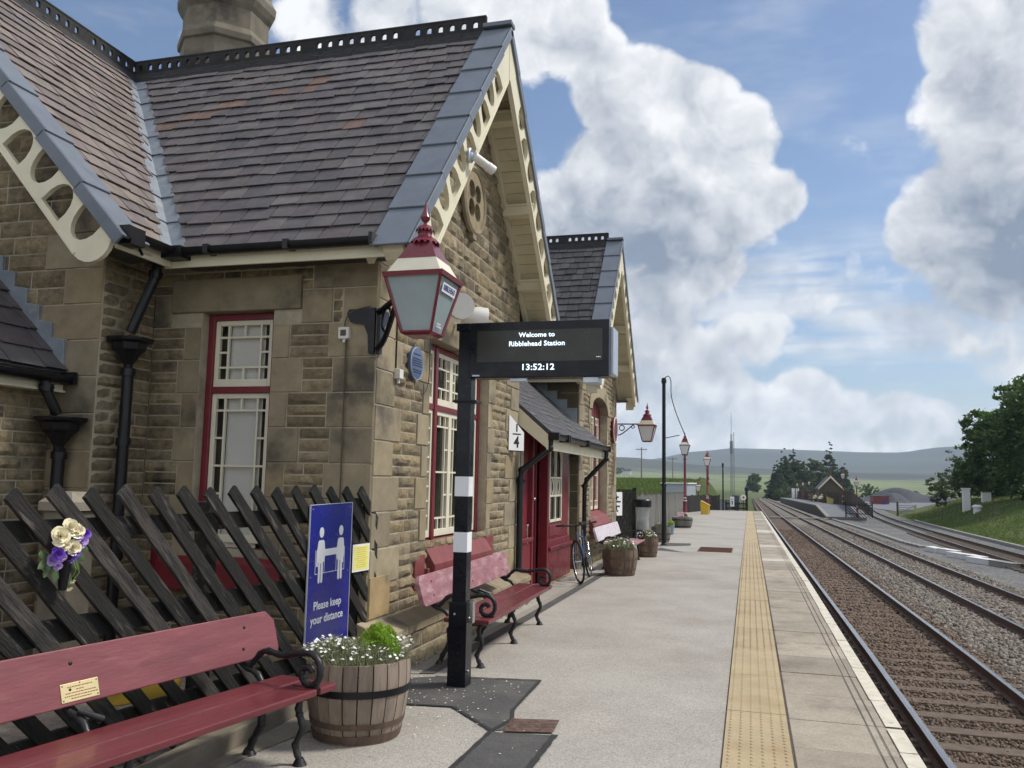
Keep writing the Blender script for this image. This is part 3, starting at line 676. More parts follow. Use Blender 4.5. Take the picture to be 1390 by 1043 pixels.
# ---- long range: near gable, roof, side walls
YG = 5.83; ex_, ez_ = -4.80, zeL1; dxr = XR-ex_; mM = (ZR-ez_)/(ex_-XR); thM = math.atan(mM); LM = (ex_-XR)/cos(thM)
GF = Fr((-10.02, YG, 0), (1, 0, 0))
walling(GF, 4.80, -.1, 6.4, B, (), (0, 1), (ez_+mM*(ex_-XM)-.09, ZR-.09, 2.40, ez_+mM*(ex_-XM)-.09), course=.31, sub=2, name='wall', thick=.35, phase=1)
RF = Fr((XM, YG, 0), (0, 1, 0)); walling(RF, .65, -.1, 3.6, B, (), (0, 0), name='wall', thick=.3)
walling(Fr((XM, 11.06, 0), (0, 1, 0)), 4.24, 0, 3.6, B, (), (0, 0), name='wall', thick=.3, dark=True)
bk = MB(); bk.box((-9.95, 14, 1.75), (.3, 16, 3.5)); bk.box((-7.6, 22.0, 1.75), (5, .3, 3.5)); bk.box((XM-.15, 20.9, 1.75), (.3, 2, 3.5)); bk.build('wall', 'mortar', B)
yb = YG-.42
dm = MB()
dm.add([(ex_, yb, ez_), (ex_, eL1, ez_), (XR, 8.77, ZR), (XR, yb, ZR)], [(0,1,2,3)])
dm.add([(ex_, eR1, zeR1), (ex_, W2[1], ez_), (XR, 17.58, ZR), (XR, 8.77, ZR)], [(0,1,2,3)])
dm.add([(ex_, W2[5], W2[6]), (ex_, 22.4, W2[6]), (XR, 22.4, ZR), (XR, 17.58, ZR)], [(0,1,2,3)])
dm.add([(XR, yb, ZR), (XR, 22.4, ZR), (XR-2.85, 22.4, ez_), (XR-2.85, yb, ez_)], [(0,1,2,3)])
dm.add([(XR, 21.9, ZR), (XR-2.6, 21.9, 3.4), (XR+2.6, 21.9, 3.4)], [(0,1,2)])
dko = dm.build('roof', 'slate_warm', B); md = dko.modifiers.new('solid', 'SOLIDIFY'); md.thickness = .05; md.offset = -1
Tm = V((-cos(thM), 0, sin(thM)))
slating(dko, (ex_, 0, ez_), (0, 1, 0), Tm, lambda t: yb+.22, lambda t: eL1+(8.77-eL1)*t/LM-.13, LM-.05, 'slate_warm', w_=.27, ex=.19)
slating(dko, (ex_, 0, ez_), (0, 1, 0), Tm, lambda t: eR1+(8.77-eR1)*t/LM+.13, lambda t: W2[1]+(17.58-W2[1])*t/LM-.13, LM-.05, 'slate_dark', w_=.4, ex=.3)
# valley lead between the long range and the near wing
vl = MB(); p0 = V((ex_, eL1, ez_)); p1 = V((XR, 8.77, ZR)); n = 9; hw = .145
sA = V((0, -1, 0)); sB = V((1, 0, 0))
for i in range(n):
    a = p0.lerp(p1, i/n-.004); b_ = p0.lerp(p1, (i+1)/n); up = V((0, 0, .018)); lo = V((0, 0, .03+random.uniform(0, .01)))
    wA = sA*hw; wB = sB*hw
    vs = [a+wA+lo, a+lo-V((0, 0, .006)), a+wB+lo, b_+wA+up, b_+up-V((0, 0, .006)), b_+wB+up]
    vl.add(vs, [(0,1,4,3), (1,2,5,4)])
    vs2 = [q-V((0, 0, .008)) for q in vs]; vl.add([vs[0], vs[1], vs[2], vs2[0], vs2[1], vs2[2]], [(0,1,4,3), (1,2,5,4)])
vo = vl.build('valley_lead', 'lead', deck1); vo.modifiers.new('solid', 'SOLIDIFY').thickness = .006
# boards, caps and eaves of the near gable
bw = .40; xb_ = yb
for sg in (1, -1):
    xe = ex_ if sg > 0 else XR-(ex_-XR)
    T = V((-sg*cos(thM), 0, sin(thM))); N = V((sg*sin(thM), 0, cos(thM)))
    F2 = Fr(V((xe, yb-.0, ez_))-T*.10+N*.012, T, N); Lt = LM+.10; tn = mM
    out = [(Lt, 0), (Lt-bw*tn, -bw), (.17, -bw)]+arc(.17, -bw/2, bw/2, -pi/2, -3*pi/2, 10)
    holes = []; p = .335; k = int((Lt-bw*tn-.30)/p)
    for i in range(k):
        c0 = .16+i*p; a = p*.83; r = bw-.115
        if i % 2 == 0: pts = [(c0+.01, -.052), (c0+a, -.052)]+[(c0+a*.5+a*.5*cos(q), -.052-r*.93*sin(q)**.75) for q in np.linspace(.25, pi-.35, 9)]
        else: pts = [(c0+.01, -bw+.052), (c0+a, -bw+.052)]+[(c0+a*.5+a*.5*cos(q), -bw+.052+r*.93*sin(q)**.75) for q in np.linspace(.35, pi-.25, 9)]
        holes.append([(float(x), float(y)) for x, y in pts])
    bd_ = plate('bargeboard', [out]+holes, .045, F2, 'cream', B)
    ml = MB(); s_ = 1 if F2.n.y < 0 else -1
    for b0_, b1_, c0_ in ((-.035, .02, .042), (-.058, -.03, .030)): ml.fbox(F2, 0, Lt-.02, b0_, b1_, s_*.02, s_*c0_)
    ml.fbox(F2, .17, Lt-bw*tn-.02, -bw-.002, -bw+.028, s_*.02, s_*.032); ml.build('moulding', 'cream', bd_, bevel=.004)
    cp = MB(); O = V((xe, 0, ez_))-T*.13; n = 7; ln = (LM+.13)/n
    for i in range(n):
        a, b_ = i*ln-.02, (i+1)*ln
        for y0, y1, bot in ((yb-.045, yb+.27, (.030, .006)), (yb-.046, yb-.02, (-.05, -.07))):
            vs = [V((0, y, 0))+O+T*s+N*c for s, c in ((a, .055), (b_, .034), (b_, bot[1]), (a, bot[0])) for y in (y0, y1)]
            cp.add(vs, [(0,1,3,2), (2,3,5,4), (4,5,7,6), (6,7,1,0), (0,2,4,6), (1,7,5,3)])
    cp.build('verge_cap', 'verge_grey', dko, bevel=.006)
    sf = MB(); vs = [V((0, y, 0))+V((xe, 0, ez_))+T*q-N*c for y in (yb+.02, YG+.02) for q in (-.1, LM) for c in (.06, .085)]
    sf.add(vs, [(0,1,3,2), (4,6,7,5), (0,4,5,1), (2,3,7,6), (1,5,7,3), (0,2,6,4)]); sf.build('soffit', 'cream_board', B)
    gt = MB(); X = xe+sg*.08; y1 = eL1-.02 if sg > 0 else 22
    sec = [(.062*cos(a), .062*sin(a)) for a in np.linspace(pi, 2*pi, 9)]+[(.055*cos(a), .055*sin(a)) for a in np.linspace(2*pi, pi, 9)]
    gt.prism(Fr((X, yb+.03, ez_-.01), (1, 0, 0)), sec, 0, -(y1-yb-.03)); gt.box((X, yb+.02, ez_-.03), (.14, .03, .10))
    if sg > 0:
        gt.box((X-.02, yb+.12, ez_-.05), (.17, .16, .14)); gt.tube([(X-.05, yb+.28, ez_-.1), (X-.02, yb+.28, ez_-.15)], .012, 6)
        gt.box((X+.02, eL1-.08, ez_-.045), (.2, .16, .1))
    gt.build('gutter', 'black_iron', B, smooth=40)
    fa = MB(); fa.box((xe, (yb+.04+y1)/2, ez_-.085), (.025, y1-yb-.04, .13)); fo_ = fa.build('fascia', 'cream', B, bevel=.004); es = MB(); es.box((xe-sg*.22, (yb+.04+y1)/2, ez_-.085), (.36, y1-yb-.04, .018)); es.build('eaves_soffit', 'soffit_dark', fo_)
# cresting of the long range
CF = Fr((XR, yb, ZR-.01), (0, 1, 0)); Lc = 16.9; holes = []; x = .08; n = 0
while x < Lc-.08:
    if n % 9 != 8: holes.append([(x-.030, .078), (x+.030, .078), (x+.030, .128)]+[(x+a, .128+b_) for a, b_ in arc(0, 0, .030, 0, pi, 5)][1:-1]+[(x-.030, .128)])
    x += .142; n += 1
cr = plate('ridge_cresting', [[(0, 0), (Lc, 0), (Lc, .205), (0, .205)]]+holes, .03, CF, 'ridge_black', dko)
rb = MB(); rb.tube([(XR, yb, ZR+.195), (XR, yb+Lc, ZR+.195)], .022, 8)
for sg in (1, -1):
    y = yb
    while y < yb+Lc-.1:
        vs = [(XR, y+.003, ZR+.045), (XR, y+.447, ZR+.045), (XR+sg*.15, y+.447, ZR+.035-mM*.15), (XR+sg*.15, y+.003, ZR+.035-mM*.15)]
        vs += [(a, b_, c-.03) for a, b_, c in vs]; rb.add(vs, [(0,1,2,3), (3,2,6,7), (0,3,7,4), (1,5,6,2)]); y += .45
rb.build('ridge_roll', 'ridge_black', cr, smooth=40)
# chimney: eight-sided stack
ch = MB(); cx, cy = -6.78, 9.45
oct_ = [(.66, 5.6), (.66, 7.20), (.70, 7.22), (.71, 7.30), (.655, 7.38), (.645, 7.40), (.645, 7.66), (.69, 7.72), (.735, 7.80), (.745, 7.90), (.70, 7.97), (.66, 8.03), (.65, 8.6), (.74, 8.75), (.74, 8.9), (.6, 9.0), (.5, 9.0)]
oct_ = [(r*.88, z) for r, z in oct_]; ch.lathe(oct_, (cx, cy, 0), 8, ph=.5); ch.build('chimney', 'chimney_stone', deck1, bevel=.01)
# quatrefoil roundel in the near gable
QF = Fr((XW+.03, 8.80, 4.70), (0, 1, 0)); circ = lambda x, y, r, n=20: [(x+r*cos(2*pi*i/n), y+r*sin(2*pi*i/n)) for i in range(n)]
q = plate('roundel', [circ(0, 0, .35, 36)]+[circ(.15*cos(a), .15*sin(a), .105, 16) for a in (pi/4, 3*pi/4, 5*pi/4, 7*pi/4)], .06, QF, 'dressed_stone', B)
rg = MB(); rg.ring((XW+.05, 8.80, 4.70), .365, .035, Matrix(((0, 0, 1), (1, 0, 0), (0, 1, 0))), 36, 6); rg.box((XW+.03, 8.80, 4.30), (.08, .13, .09)); rg.build('roundel_rim', 'dressed_stone', q, smooth=50)
pl = MB(); pl.lathe([(.34, -.02), (.34, 0)], (XW+.0, 8.80, 4.70), 24, axis=Matrix(((0, 0, 1), (1, 0, 0), (0, 1, 0)))); pl.build('roundel_recess', 'dark_stone', q)
# ------------------------------------------------------------------ windows
def pane(F, u0, u1, v0, v1, n, m, parent, name='pane'):
    g = MB(); g.fbox(F, u0, u1, v0, v1, n-.006, n); return g.build(name, m, parent)
def sash(parent, F, u0, u1, v0, v1, n, vb=(), hb=(), seg=(), fw=.045, bot=.07, glass='glass_side', m='window_white'):
    """timber sash: outer frame, full bars at vb and hb, part bars seg = (u0,v0,u1,v1)"""
    s = MB(); bw_ = .009
    s.fbox(F, u0, u0+fw, v0, v1, n-.02, n+.02); s.fbox(F, u1-fw, u1, v0, v1, n-.02, n+.02)
    s.fbox(F, u0+fw, u1-fw, v1-fw, v1, n-.02, n+.02); s.fbox(F, u0+fw, u1-fw, v0, v0+bot, n-.02, n+.021)
    o = s.build('sash', m, parent, bevel=.004)
    b_ = MB()
    for u in vb: b_.fbox(F, u-bw_, u+bw_, v0+bot, v1-fw, n-.012, n+.013)
    for v in hb: b_.fbox(F, u0+fw, u1-fw, v-bw_, v+bw_, n-.011, n+.012)
    for a, c, d, e in seg:
        if abs(a-d) < 1e-6: b_.fbox(F, a-bw_, a+bw_, c, e, n-.010, n+.011)
        else: b_.fbox(F, a, d, c-bw_, c+bw_, n-.010, n+.011)
    if b_.v: b_.build('glazing_bar', m, o)
    pane(F, u0+fw, u1-fw, v0+bot, v1-fw, n-.012, glass, o); return o
def margin_sash(parent, F, u0, u1, v0, v1, n, mids=1, left=True, right=True, bottom=True, glass='glass_side', mg=.085, colsplit=2):
    fw, bot = .045, .07; a, b_ = u0+fw+mg*left, u1-fw-mg*right; t = v1-fw-mg*1.25; q = v0+bot+mg*1.25 if bottom else v0+bot
    vb = [x for x, f in ((a, left), (b_, right)) if f]; hb = [t]+([q] if bottom else []); seg = [((a+b_)/2, t, (a+b_)/2, v1-fw)]
    if bottom: seg.append(((a+b_)/2, v0+bot, (a+b_)/2, q))
    for i in range(1, mids): z = q+(t-q)*i/mids; seg.append((a, z, b_, z))
    k = colsplit*mids
    for i in range(1, k):
        z = q+(t-q)*i/k
        if left: seg.append((u0+fw, z, a, z))
        if right: seg.append((b_, z, u1-fw, z))
    return sash(parent, F, u0, u1, v0, v1, n, vb, hb, seg, glass=glass)
# window in the side wall behind the fence
SF = Fr((XM, 6.48, 0), (1, 0, 0)); u0, u1 = .515, 1.225
fr = MB()
for a, b_, c, d in ((u0, u0+.06, .90, 3.028), (u1-.06, u1, .90, 3.028), (u0+.06, u1-.06, 2.97, 3.028), (u0+.06, u1-.06, 2.31, 2.37)): fr.fbox(SF, a, b_, c, d, -.17, -.095)
wf = fr.build('window', 'maroon', B, bevel=.006)
margin_sash(wf, SF, u0+.06, u1-.06, 2.37, 2.97, -.14); margin_sash(wf, SF, u0+.06, u1-.06, 1.0, 2.31, -.14, mids=2)
bl = MB(); bl.fbox(SF, u0+.19, u1-.17, .9, 2.97, -.182, -.176); bl.build('blind', 'blind', wf)
bl = MB(); bl.fbox(SF, u0, u1, .9, 3.0, -.30, -.29); bl.build('room_back', 'room_beige', wf)
sl = MB(); sl.prism(Fr((XM, 6.48, 0), (0, 1, 0)), [(.16, .96), (.16, .60), (-.10, .60), (-.10, .84), (-.03, .875)], .25, 1.47)
sl.prism(Fr((XM, 6.48, 0), (0, 1, 0)), [(.0, .60), (-.035, .60), (-.035, .98), (0, .98)], .15, .24); sl.build('sill', 'maroon', wf, bevel=.008)
# window of three lights in the near gable
GF1 = Fr((XW, 6.48, 0), (0, 1, 0)); u0, u1 = 1.245, 3.165; n0 = -.14
m1, m2 = u0+.42, u1-.42; fr = MB()
for a, b_ in ((u0, u0+.055), (m1, m1+.075), (m2-.075, m2), (u1-.06, u1)): fr.fbox(GF1, a, b_, .93, 2.955, n0-.07, n0+.045)
for a, b_ in ((u0+.055, m1), (m1+.075, m2-.075), (m2, u1-.06)):
    fr.fbox(GF1, a, b_, 2.90, 2.955, n0-.06, n0+.035); fr.fbox(GF1, a, b_, 2.29, 2.35, n0-.06, n0+.035)
wf = fr.build('window', 'maroon', B, bevel=.006)
for a, b_, k in ((u0+.055, m1, 's'), (m1+.075, m2-.075, 'w'), (m2, u1-.06, 's')):
    for c, d, nn in ((2.35, 2.90, 3), (1.0, 2.29, 8)):
        if k == 's':
            sash(wf, GF1, a, b_, c, d, n0, vb=[(a+b_)/2-.02] if 0 else [], hb=[c+.07+(d-c-.115)*i/nn for i in range(1, nn)], seg=[((a+b_)/2+.06, c+.07, (a+b_)/2+.06, d-.045)], glass='glass_side', fw=.04)
        else:
            mid = (a+b_)/2
            margin_sash(wf, GF1, a, mid, c, d, n0, mids=1 if nn == 3 else 2, left=False, glass='glass_dark', mg=.09); margin_sash(wf, GF1, mid, b_, c, d, n0, mids=1 if nn == 3 else 2, right=False, glass='glass_dark', mg=.09)
cu = MB(); cu.fbox(GF1, m1+.30, m1+.36, 1.0, 2.9, n0-.06, n0-.03); cu.fbox(GF1, u0+.1, m1-.05, 1, 2.9, n0-.06, n0-.04); cu.fbox(GF1, m2+.05, u1-.1, 1, 2.9, n0-.06, n0-.04); cu.build('curtain', 'curtain', wf)
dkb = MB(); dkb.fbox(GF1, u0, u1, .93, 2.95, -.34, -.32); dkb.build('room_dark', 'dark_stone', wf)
sl = MB(); KF = Fr((XW, 6.48, 0), (1, 0, 0)); sl.prism(KF, [(-.14, .985), (-.14, .60), (.10, .60), (.10, .775), (-.005, .935)], -u0-.03, -u1+.0)
s1 = sl.build('sill', 'maroon_dull', wf, bevel=.012)
ap = MB(); ap.fbox(GF1, u0-.28, u0-.03, .56, .875, -.05, .022); ap.fbox(GF1, u1+.0, u1+.30, .56, .93, -.05, .022); ap.fbox(GF1, u0-.03, u1, .56, .74, -.02, .055); ap.build('sill_block', 'maroon_dull', s1, bevel=.01)
# arched window in the far gable
GF2 = Fr((XW, 15.3, 0), (0, 1, 0)); u0, u1 = 1.25, 3.2; uc = (u0+u1)/2; spr, cr_ = 3.02, 3.32
seg_ = [(uc+(u1-u0)/2*cos(a), spr+(cr_-spr)*sin(a)) for a in np.linspace(0, pi, 15)]
big_ = [(uc+((u1-u0)/2+.30)*cos(a), spr+(cr_-spr+.30)*sin(a)) for a in np.linspace(pi, 0, 15)]
ar = plate('window_arch', [[(float(a), float(b_)) for a, b_ in seg_]+[(float(a), float(b_)) for a, b_ in big_]], .30, GF2, 'dressed_stone', B, -.12)
fr = MB()
for a, b_ in ((u0, u0+.09), (u0+.62, u0+.70), (u1-.70, u1-.62), (u1-.09, u1)): fr.fbox(GF2, a, b_, .93, 3.25, -.24, -.15)
fr.prism(GF2, [(u0+.09, 2.95), (u1-.09, 2.95), (u1-.2, 3.2), (uc, 3.3), (u0+.2, 3.2)], -.22, -.16)
wf = fr.build('window', 'maroon', B, bevel=.006)
for a, b_ in ((u0+.09, u0+.62), (u0+.70, u1-.70), (u1-.62, u1-.09)): margin_sash(wf, GF2, a, b_, 1.0, 2.95, -.19, mids=3, glass='glass_side')
sl = MB(); sl.prism(Fr((XW, 15.3, 0), (1, 0, 0)), [(-.2, .99), (-.2, .55), (.10, .55), (.10, .72), (-.005, .90)], -u0+.12, -u1-.1); sl.build('sill', 'maroon_dull', wf, bevel=.012)
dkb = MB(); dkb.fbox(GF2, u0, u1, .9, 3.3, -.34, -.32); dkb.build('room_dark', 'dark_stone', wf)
# ------------------------------------------------------------------ porch between the wings
P_ = MB(); y0, y1 = 11.07, 15.29; sl_ = .85
rf = MB(); xe, ze, xt = -2.56, 2.22, -4.2
rf.add([(xe, y0, ze), (xe, y1+.25, ze), (-2.97, y1+.25, ze+.35), (-2.97, y1, ze+.35), (xt, y1, ze+sl_*(xe-xt)), (xt, y0, ze+sl_*(xe-xt))], [(0,1,2,3,4,5)])
rfo = rf.build('porch_roof', 'slate_dark', B); md = rfo.modifiers.new('solid', 'SOLIDIFY'); md.thickness = .05; md.offset = 0
ths = math.atan(sl_)
slating(rfo, (xe-.02, 0, ze+.02), (0, 1, 0), (-cos(ths), 0, sin(ths)), lambda t: y0+.01, lambda t: y1+(.25 if t < .45 else -.01), 2.1, 'slate', w_=.3, ex=.16)
ld = MB()
for i in range(7):
    x = -3.03-i*.19; z = ze+sl_*(xe-x)
    ld.box((x-.10, y1-.012, z+.17), (.20, .02, .26)); ld.box((x-.19, y1-.022, z+.17), (.012, .012, .26))
ld.build('step_flashing', 'lead', rfo, bevel=.004)
fa = MB(); fa.box((xe-.035, (y0+y1+.25)/2, ze-.14), (.03, y1+.25-y0, .16))
fa.prism(Fr((0, y0+.0, 0), (1, 0, 0)), [(xe-.02, ze-.02), (-3.02, ze+sl_*.44), (-3.02, ze+.13), (xe-.02, ze-.22)], -.03, .0); fa.build('porch_fascia', 'cream', B, bevel=.004)
gt = MB(); sec = [(.062*cos(a), .062*sin(a)) for a in np.linspace(pi, 2*pi, 9)]+[(.055*cos(a), .055*sin(a)) for a in np.linspace(2*pi, pi, 9)]
gt.prism(Fr((xe+.05, y0-.02, ze-.02), (1, 0, 0)), sec, 0, -(y1+.32-y0))
for y in (y0+.02, y0+.7, y0+.8, 13.3, 13.4, y1+.2): gt.box((xe+.05, y, ze-.04), (.15, .045, .10))
gt.build('gutter', 'black_iron', B, smooth=40)
def downpipe(path, label=None, hopper=None, r=.042, shoe=True, clips=()):
    p = MB(); p.tube(path, r, 12)
    for q in path[1:-1]: p.ball(q, r*1.22, 10, 6)
    o = p.build('downpipe', 'black_iron', B, smooth=40)
    c = MB()
    for q in clips: c.lathe([(r*1.28, -.03), (r*1.28, .03)], q, 12); c.tube([V(q)+V((-.07, -.0, 0)), V(q)+V((.07, 0, 0))], .012, 6)
    if c.v: c.build('pipe_clip', 'black_iron', o, smooth=40)
    if hopper:
        h = MB(); x, y, z, s = hopper
        h.lathe([(.04*s, -.30*s), (.05*s, -.24*s), (.13*s, -.12*s), (.17*s, -.09*s), (.185*s, -.02*s), (.24*s, .0), (.25*s, .03*s), (.235*s, .035*s), (.2*s, -.0)], (x, y, z), 8, ph=.5); h.build('hopper_head', 'black_iron', o, bevel=.004)
    return o
downpipe([(-2.56, 11.12, 2.14), (-2.57, 11.12, 2.02), (-2.93, 11.02, 1.72), (-2.94, 11.0, 1.6), (-2.94, 11.0, .32), (-2.92, 11.0, .12), (-2.8, 11.0, .05)], clips=[(-2.94, 11.0, 1.58), (-2.94, 11.0, .35)])
downpipe([(-2.51, 15.45, 2.15), (-2.51, 15.45, 2.0), (-2.86, 15.40, 1.62), (-2.90, 15.40, 1.5), (-2.90, 15.40, .05)], clips=[(-2.9, 15.4, 1.5)])
downpipe([(-4.93, 6.12, 3.46), (-4.94, 6.12, 3.30), (-5.08, 6.02, 2.78)], hopper=(-5.09, 6.03, 2.70, .82), clips=[(-4.945, 6.115, 3.3)])
downpipe([(-5.10, 6.05, 2.48), (-5.10, 6.05, 0)], r=.048, clips=[(-5.1, 6.05, 2.44), (-5.1, 6.05, 1.85), (-5.1, 6.05, .9)])
RM = MB()      # red timber front
PF = Fr((-3.06, 11.06, 0), (0, 1, 0))
def pbox(a, b_, c, d, e, f): RM.fbox(PF, a-11.06, b_-11.06, c, d, e, f)
pbox(11.07, 12.03, 0, .72, -.05, .03); pbox(11.07, 12.03, .72, .78, -.05, .06); pbox(11.07, 11.14, .78, 2.3, -.05, .0); pbox(11.52, 11.60, .78, 2.3, -.05, .0); pbox(11.60, 12.03, .78, 2.3, -.06, -.02); pbox(11.97, 12.05, 0, 2.35, -.1, .05)
pbox(11.14, 11.52, 2.05, 2.3, -.05, -.01)
pbox(12.93, 13.03, 0, 2.35, -.1, .05); pbox(12.85, 12.92, 0, 2.35, -.40, -.12); pbox(12.07, 12.14, 0, 2.35, -.40, -.12)
pbox(13.03, 14.72, 0, .50, -.05, .05); pbox(13.03, 14.72, .50, .56, -.05, .085); pbox(13.03, 14.72, .56, .66, -.05, .035); pbox(13.03, 13.20, .66, 2.35, -.05, .0); pbox(14.10, 14.72, .66, 2.35, -.05, .0); pbox(13.20, 14.10, .66, .93, -.05, -.005); pbox(13.20, 14.10, 2.16, 2.35, -.05, -.005)
pbox(13.25, 14.05, .60+.10, .88, -.02, .012)
por = RM.build('porch_front', 'maroon', B, bevel=.008)
wn = MB(); W_ = lambda a, b_, c, d, e=-.01, f=.02: wn.fbox(PF, a-11.06, b_-11.06, c, d, e, f)
for a in (13.20, 13.62, 14.06): W_(a, a+.04, .94, 2.14)
W_(13.20, 14.10, .93, .97); 
for z in (1.33, 1.62): W_(13.21, 14.09, z, z+.03, -.01, .022)
pw = wn.build('window', 'window_white', por, bevel=.003)
lt = MB()
for a in (13.43, 13.86):
    for sg in (-1, 1):
        pts = [PF(a+sg*.085*sin(pi*t)-11.06, 1.36+.26*t, .005) for t in np.linspace(0, 1, 9)]; lt.tube(pts, .010, 5)
        pts = [PF(a+sg*.17*(1-t*t)-11.06, 1.95+.2*t, .005) for t in np.linspace(0, 1, 7)]; lt.tube(pts, .011, 5)
        pts = [PF(a+sg*.12-11.06, q, .005) for q in (1.36, 1.62)]; lt.tube(pts, .008, 5)
lt.build('tracery', 'window_white', pw)
pane(PF, 2.14, 3.04, .93, 2.15, -.02, 'glass_dark', pw)
wn = MB(); W_(11.14, 11.52, 1.16, 1.20); W_(11.14, 11.18, 1.2, 2.05); W_(11.48, 11.52, 1.2, 2.05); W_(11.31, 11.34, 1.2, 2.05); W_(11.14, 11.52, 1.55, 1.58); lw = wn.build('window', 'window_white', por); pane(PF, .08, .46, 1.2, 2.05, -.02, 'glass_dark', lw)
nb = MB(); nb.fbox(PF, .10, .44, .80, 1.12, -.01, .004); no = nb.build('notice_panel', 'sign_white', por); tx = MB()
for i in range(6): tx.fbox(PF, .15, .15+random.uniform(.12, .22), .85+i*.042, .862+i*.042, .004, .006)
tx.build('notice_print', 'text_black', no)
dr = MB(); dr.fbox(PF, 1.02, 1.86, .03, 2.25, -.46, -.42)
for a, c, d in ((1.12, .2, .9), (1.50, .2, .9), (1.12, 1.1, 2.05), (1.50, 1.1, 2.05)): dr.fbox(PF, a, a+.28, c, d, -.42, -.405)
do = dr.build('door', 'maroon', por, bevel=.006); hd = MB(); hd.ball(PF(.92, 1.32, .07), .022, 8, 6); hd.tube([PF(.66, .93, .04), PF(.66, .70, .04)], .012, 6); hd.ball(PF(.66, .95, .04), .02, 8, 5); hd.build('handle', 'chrome', do, smooth=40)
pf = MB(); pf.box((-3.4, 13.2, -.0), (.9, 4.2, .03)); pf.box((-3.30, 15.0, 1.2), (.3, .6, 2.4)); pf.build('porch_return', 'dressed_stone', B)
cl = MB(); cl.box((-3.6, 13.2, 2.36), (1.1, 4.2, .03)); cl.box((-3.95, 13.2, 1.2), (.05, 4.2, 2.4)); cl.build('porch_lining', 'maroon', B)
# ------------------------------------------------------------------ lean-to against the near gable
ax = -5.52; az = 2.40; Rm = MB(); sa = 1.05
Rm.add([(ax, YG-.01, az), (ax, 2.2, az), (ax-1.6, 2.2, az+1.6*sa), (ax-1.6, YG-.01, az+1.6*sa)], [(0,1,2,3)]); Rm.add([(ax-3.2, YG-.01, az), (ax-3.2, 2.2, az), (ax-1.6, 2.2, az+1.6*sa), (ax-1.6, YG-.01, az+1.6*sa)], [(0,1,2,3)])
ro = Rm.build('lean_to_roof', 'slate_dark', B); sm_ = ro.modifiers.new('solid', 'SOLIDIFY'); sm_.thickness = .02; sm_.offset = 0
ths = math.atan(sa); slating(ro, (ax, 0, az+.018), (0, 1, 0), (-cos(ths), 0, sin(ths)), lambda t: 2.2, lambda t: YG-.02, 1.6/cos(ths)-.05, 'slate', w_=.36, ex=.24)
ld = MB()
for i in range(11):
    x = ax-.02-i*.145; z = az+sa*(ax-x)
    ld.add([(x, YG-.035, z-.02), (x-.150, YG-.035, z+.13), (x-.150, YG-.035, z+.30), (x-.01, YG-.035, z+.275), (x, YG-.008, z-.02), (x-.150, YG-.008, z+.13), (x-.150, YG-.008, z+.30), (x-.01, YG-.008, z+.275)],
           [(0,1,2,3), (4,5,6,7), (0,3,7,4), (3,2,6,7), (1,5,6,2)])
ld.build('step_flashing', 'lead', ro, bevel=.004)
walling(Fr((-5.66, 2.4, 0), (0, 1, 0)), 3.42, -.1, 2.35, B, (), (0, 0), name='wall', thick=.3)
fa = MB(); fa.box((ax-.02, 4.0, az-.10), (.025, 3.6, .11)); fa.box((ax-.05, 4, az-.15), (.14, 3.6, .015)); fa.build('fascia', 'cream', B)
gt = MB(); gt.prism(Fr((ax+.06, YG-.02, az-.03), (1, 0, 0)), sec, 0, 3.6); gt.box((ax+.06, YG-.05, az-.04), (.14, .04, .1)); gt.build('gutter', 'black_iron', B, smooth=40)
downpipe([(-5.47, 5.55, 2.36), (-5.47, 5.55, 2.26), (-5.43, 5.66, 2.05)], hopper=(-5.43, 5.70, 2.0, .86), clips=[(-5.46, 5.56, 2.26)])
downpipe([(-5.45, 5.73, 1.78), (-5.45, 5.73, 0)], r=.05, clips=[(-5.45, 5.73, 1.72), (-5.45, 5.73, 1.0)])
# ------------------------------------------------------------------ ground, hills, platform, railway
def sid(y): y = np.maximum(y, 35.); return 11.0+.03*(y-35)+.00033*(y-35)**2
def S01(t): t = np.clip(t, 0, 1); return t*t*(3-2*t)
def vnoise(x, y, s, seed=0):
    x = x/s+seed*17.3; y = y/s+seed*9.1; xi = np.floor(x); yi = np.floor(y); fx = S01(x-xi); fy = S01(y-yi)
    def h(a, b): v = np.sin(a*127.1+b*311.7+seed*3.1)*43758.5453; return v-np.floor(v)
    return (h(xi, yi)*(1-fx)+h(xi+1, yi)*fx)*(1-fy)+(h(xi, yi+1)*(1-fx)+h(xi+1, yi+1)*fx)*fy-.5
def fbm(x, y, s, o=4, seed=0): return sum(vnoise(x, y, s/2**i, seed+i)/1.8**i for i in range(o))
PXK = [0, 500, 840, 870, 905, 940, 1000, 1050, 1100, 1150, 1200, 1240, 1290, 1390, 1700, 2200]
SK1 = [630, 628, 627, 627, 624, 616, 610.5, 611.5, 613, 616, 618, 613, 611, 622, 632, 640]
SK2 = [622, 620, 620, 621, 625, 630, 634, 637, 640, 641, 642, 643, 644, 644, 640, 640]
SK3 = [640, 640, 640, 641, 642, 642, 643, 643, 645, 650, 653, 655, 655, 655, 655, 655]
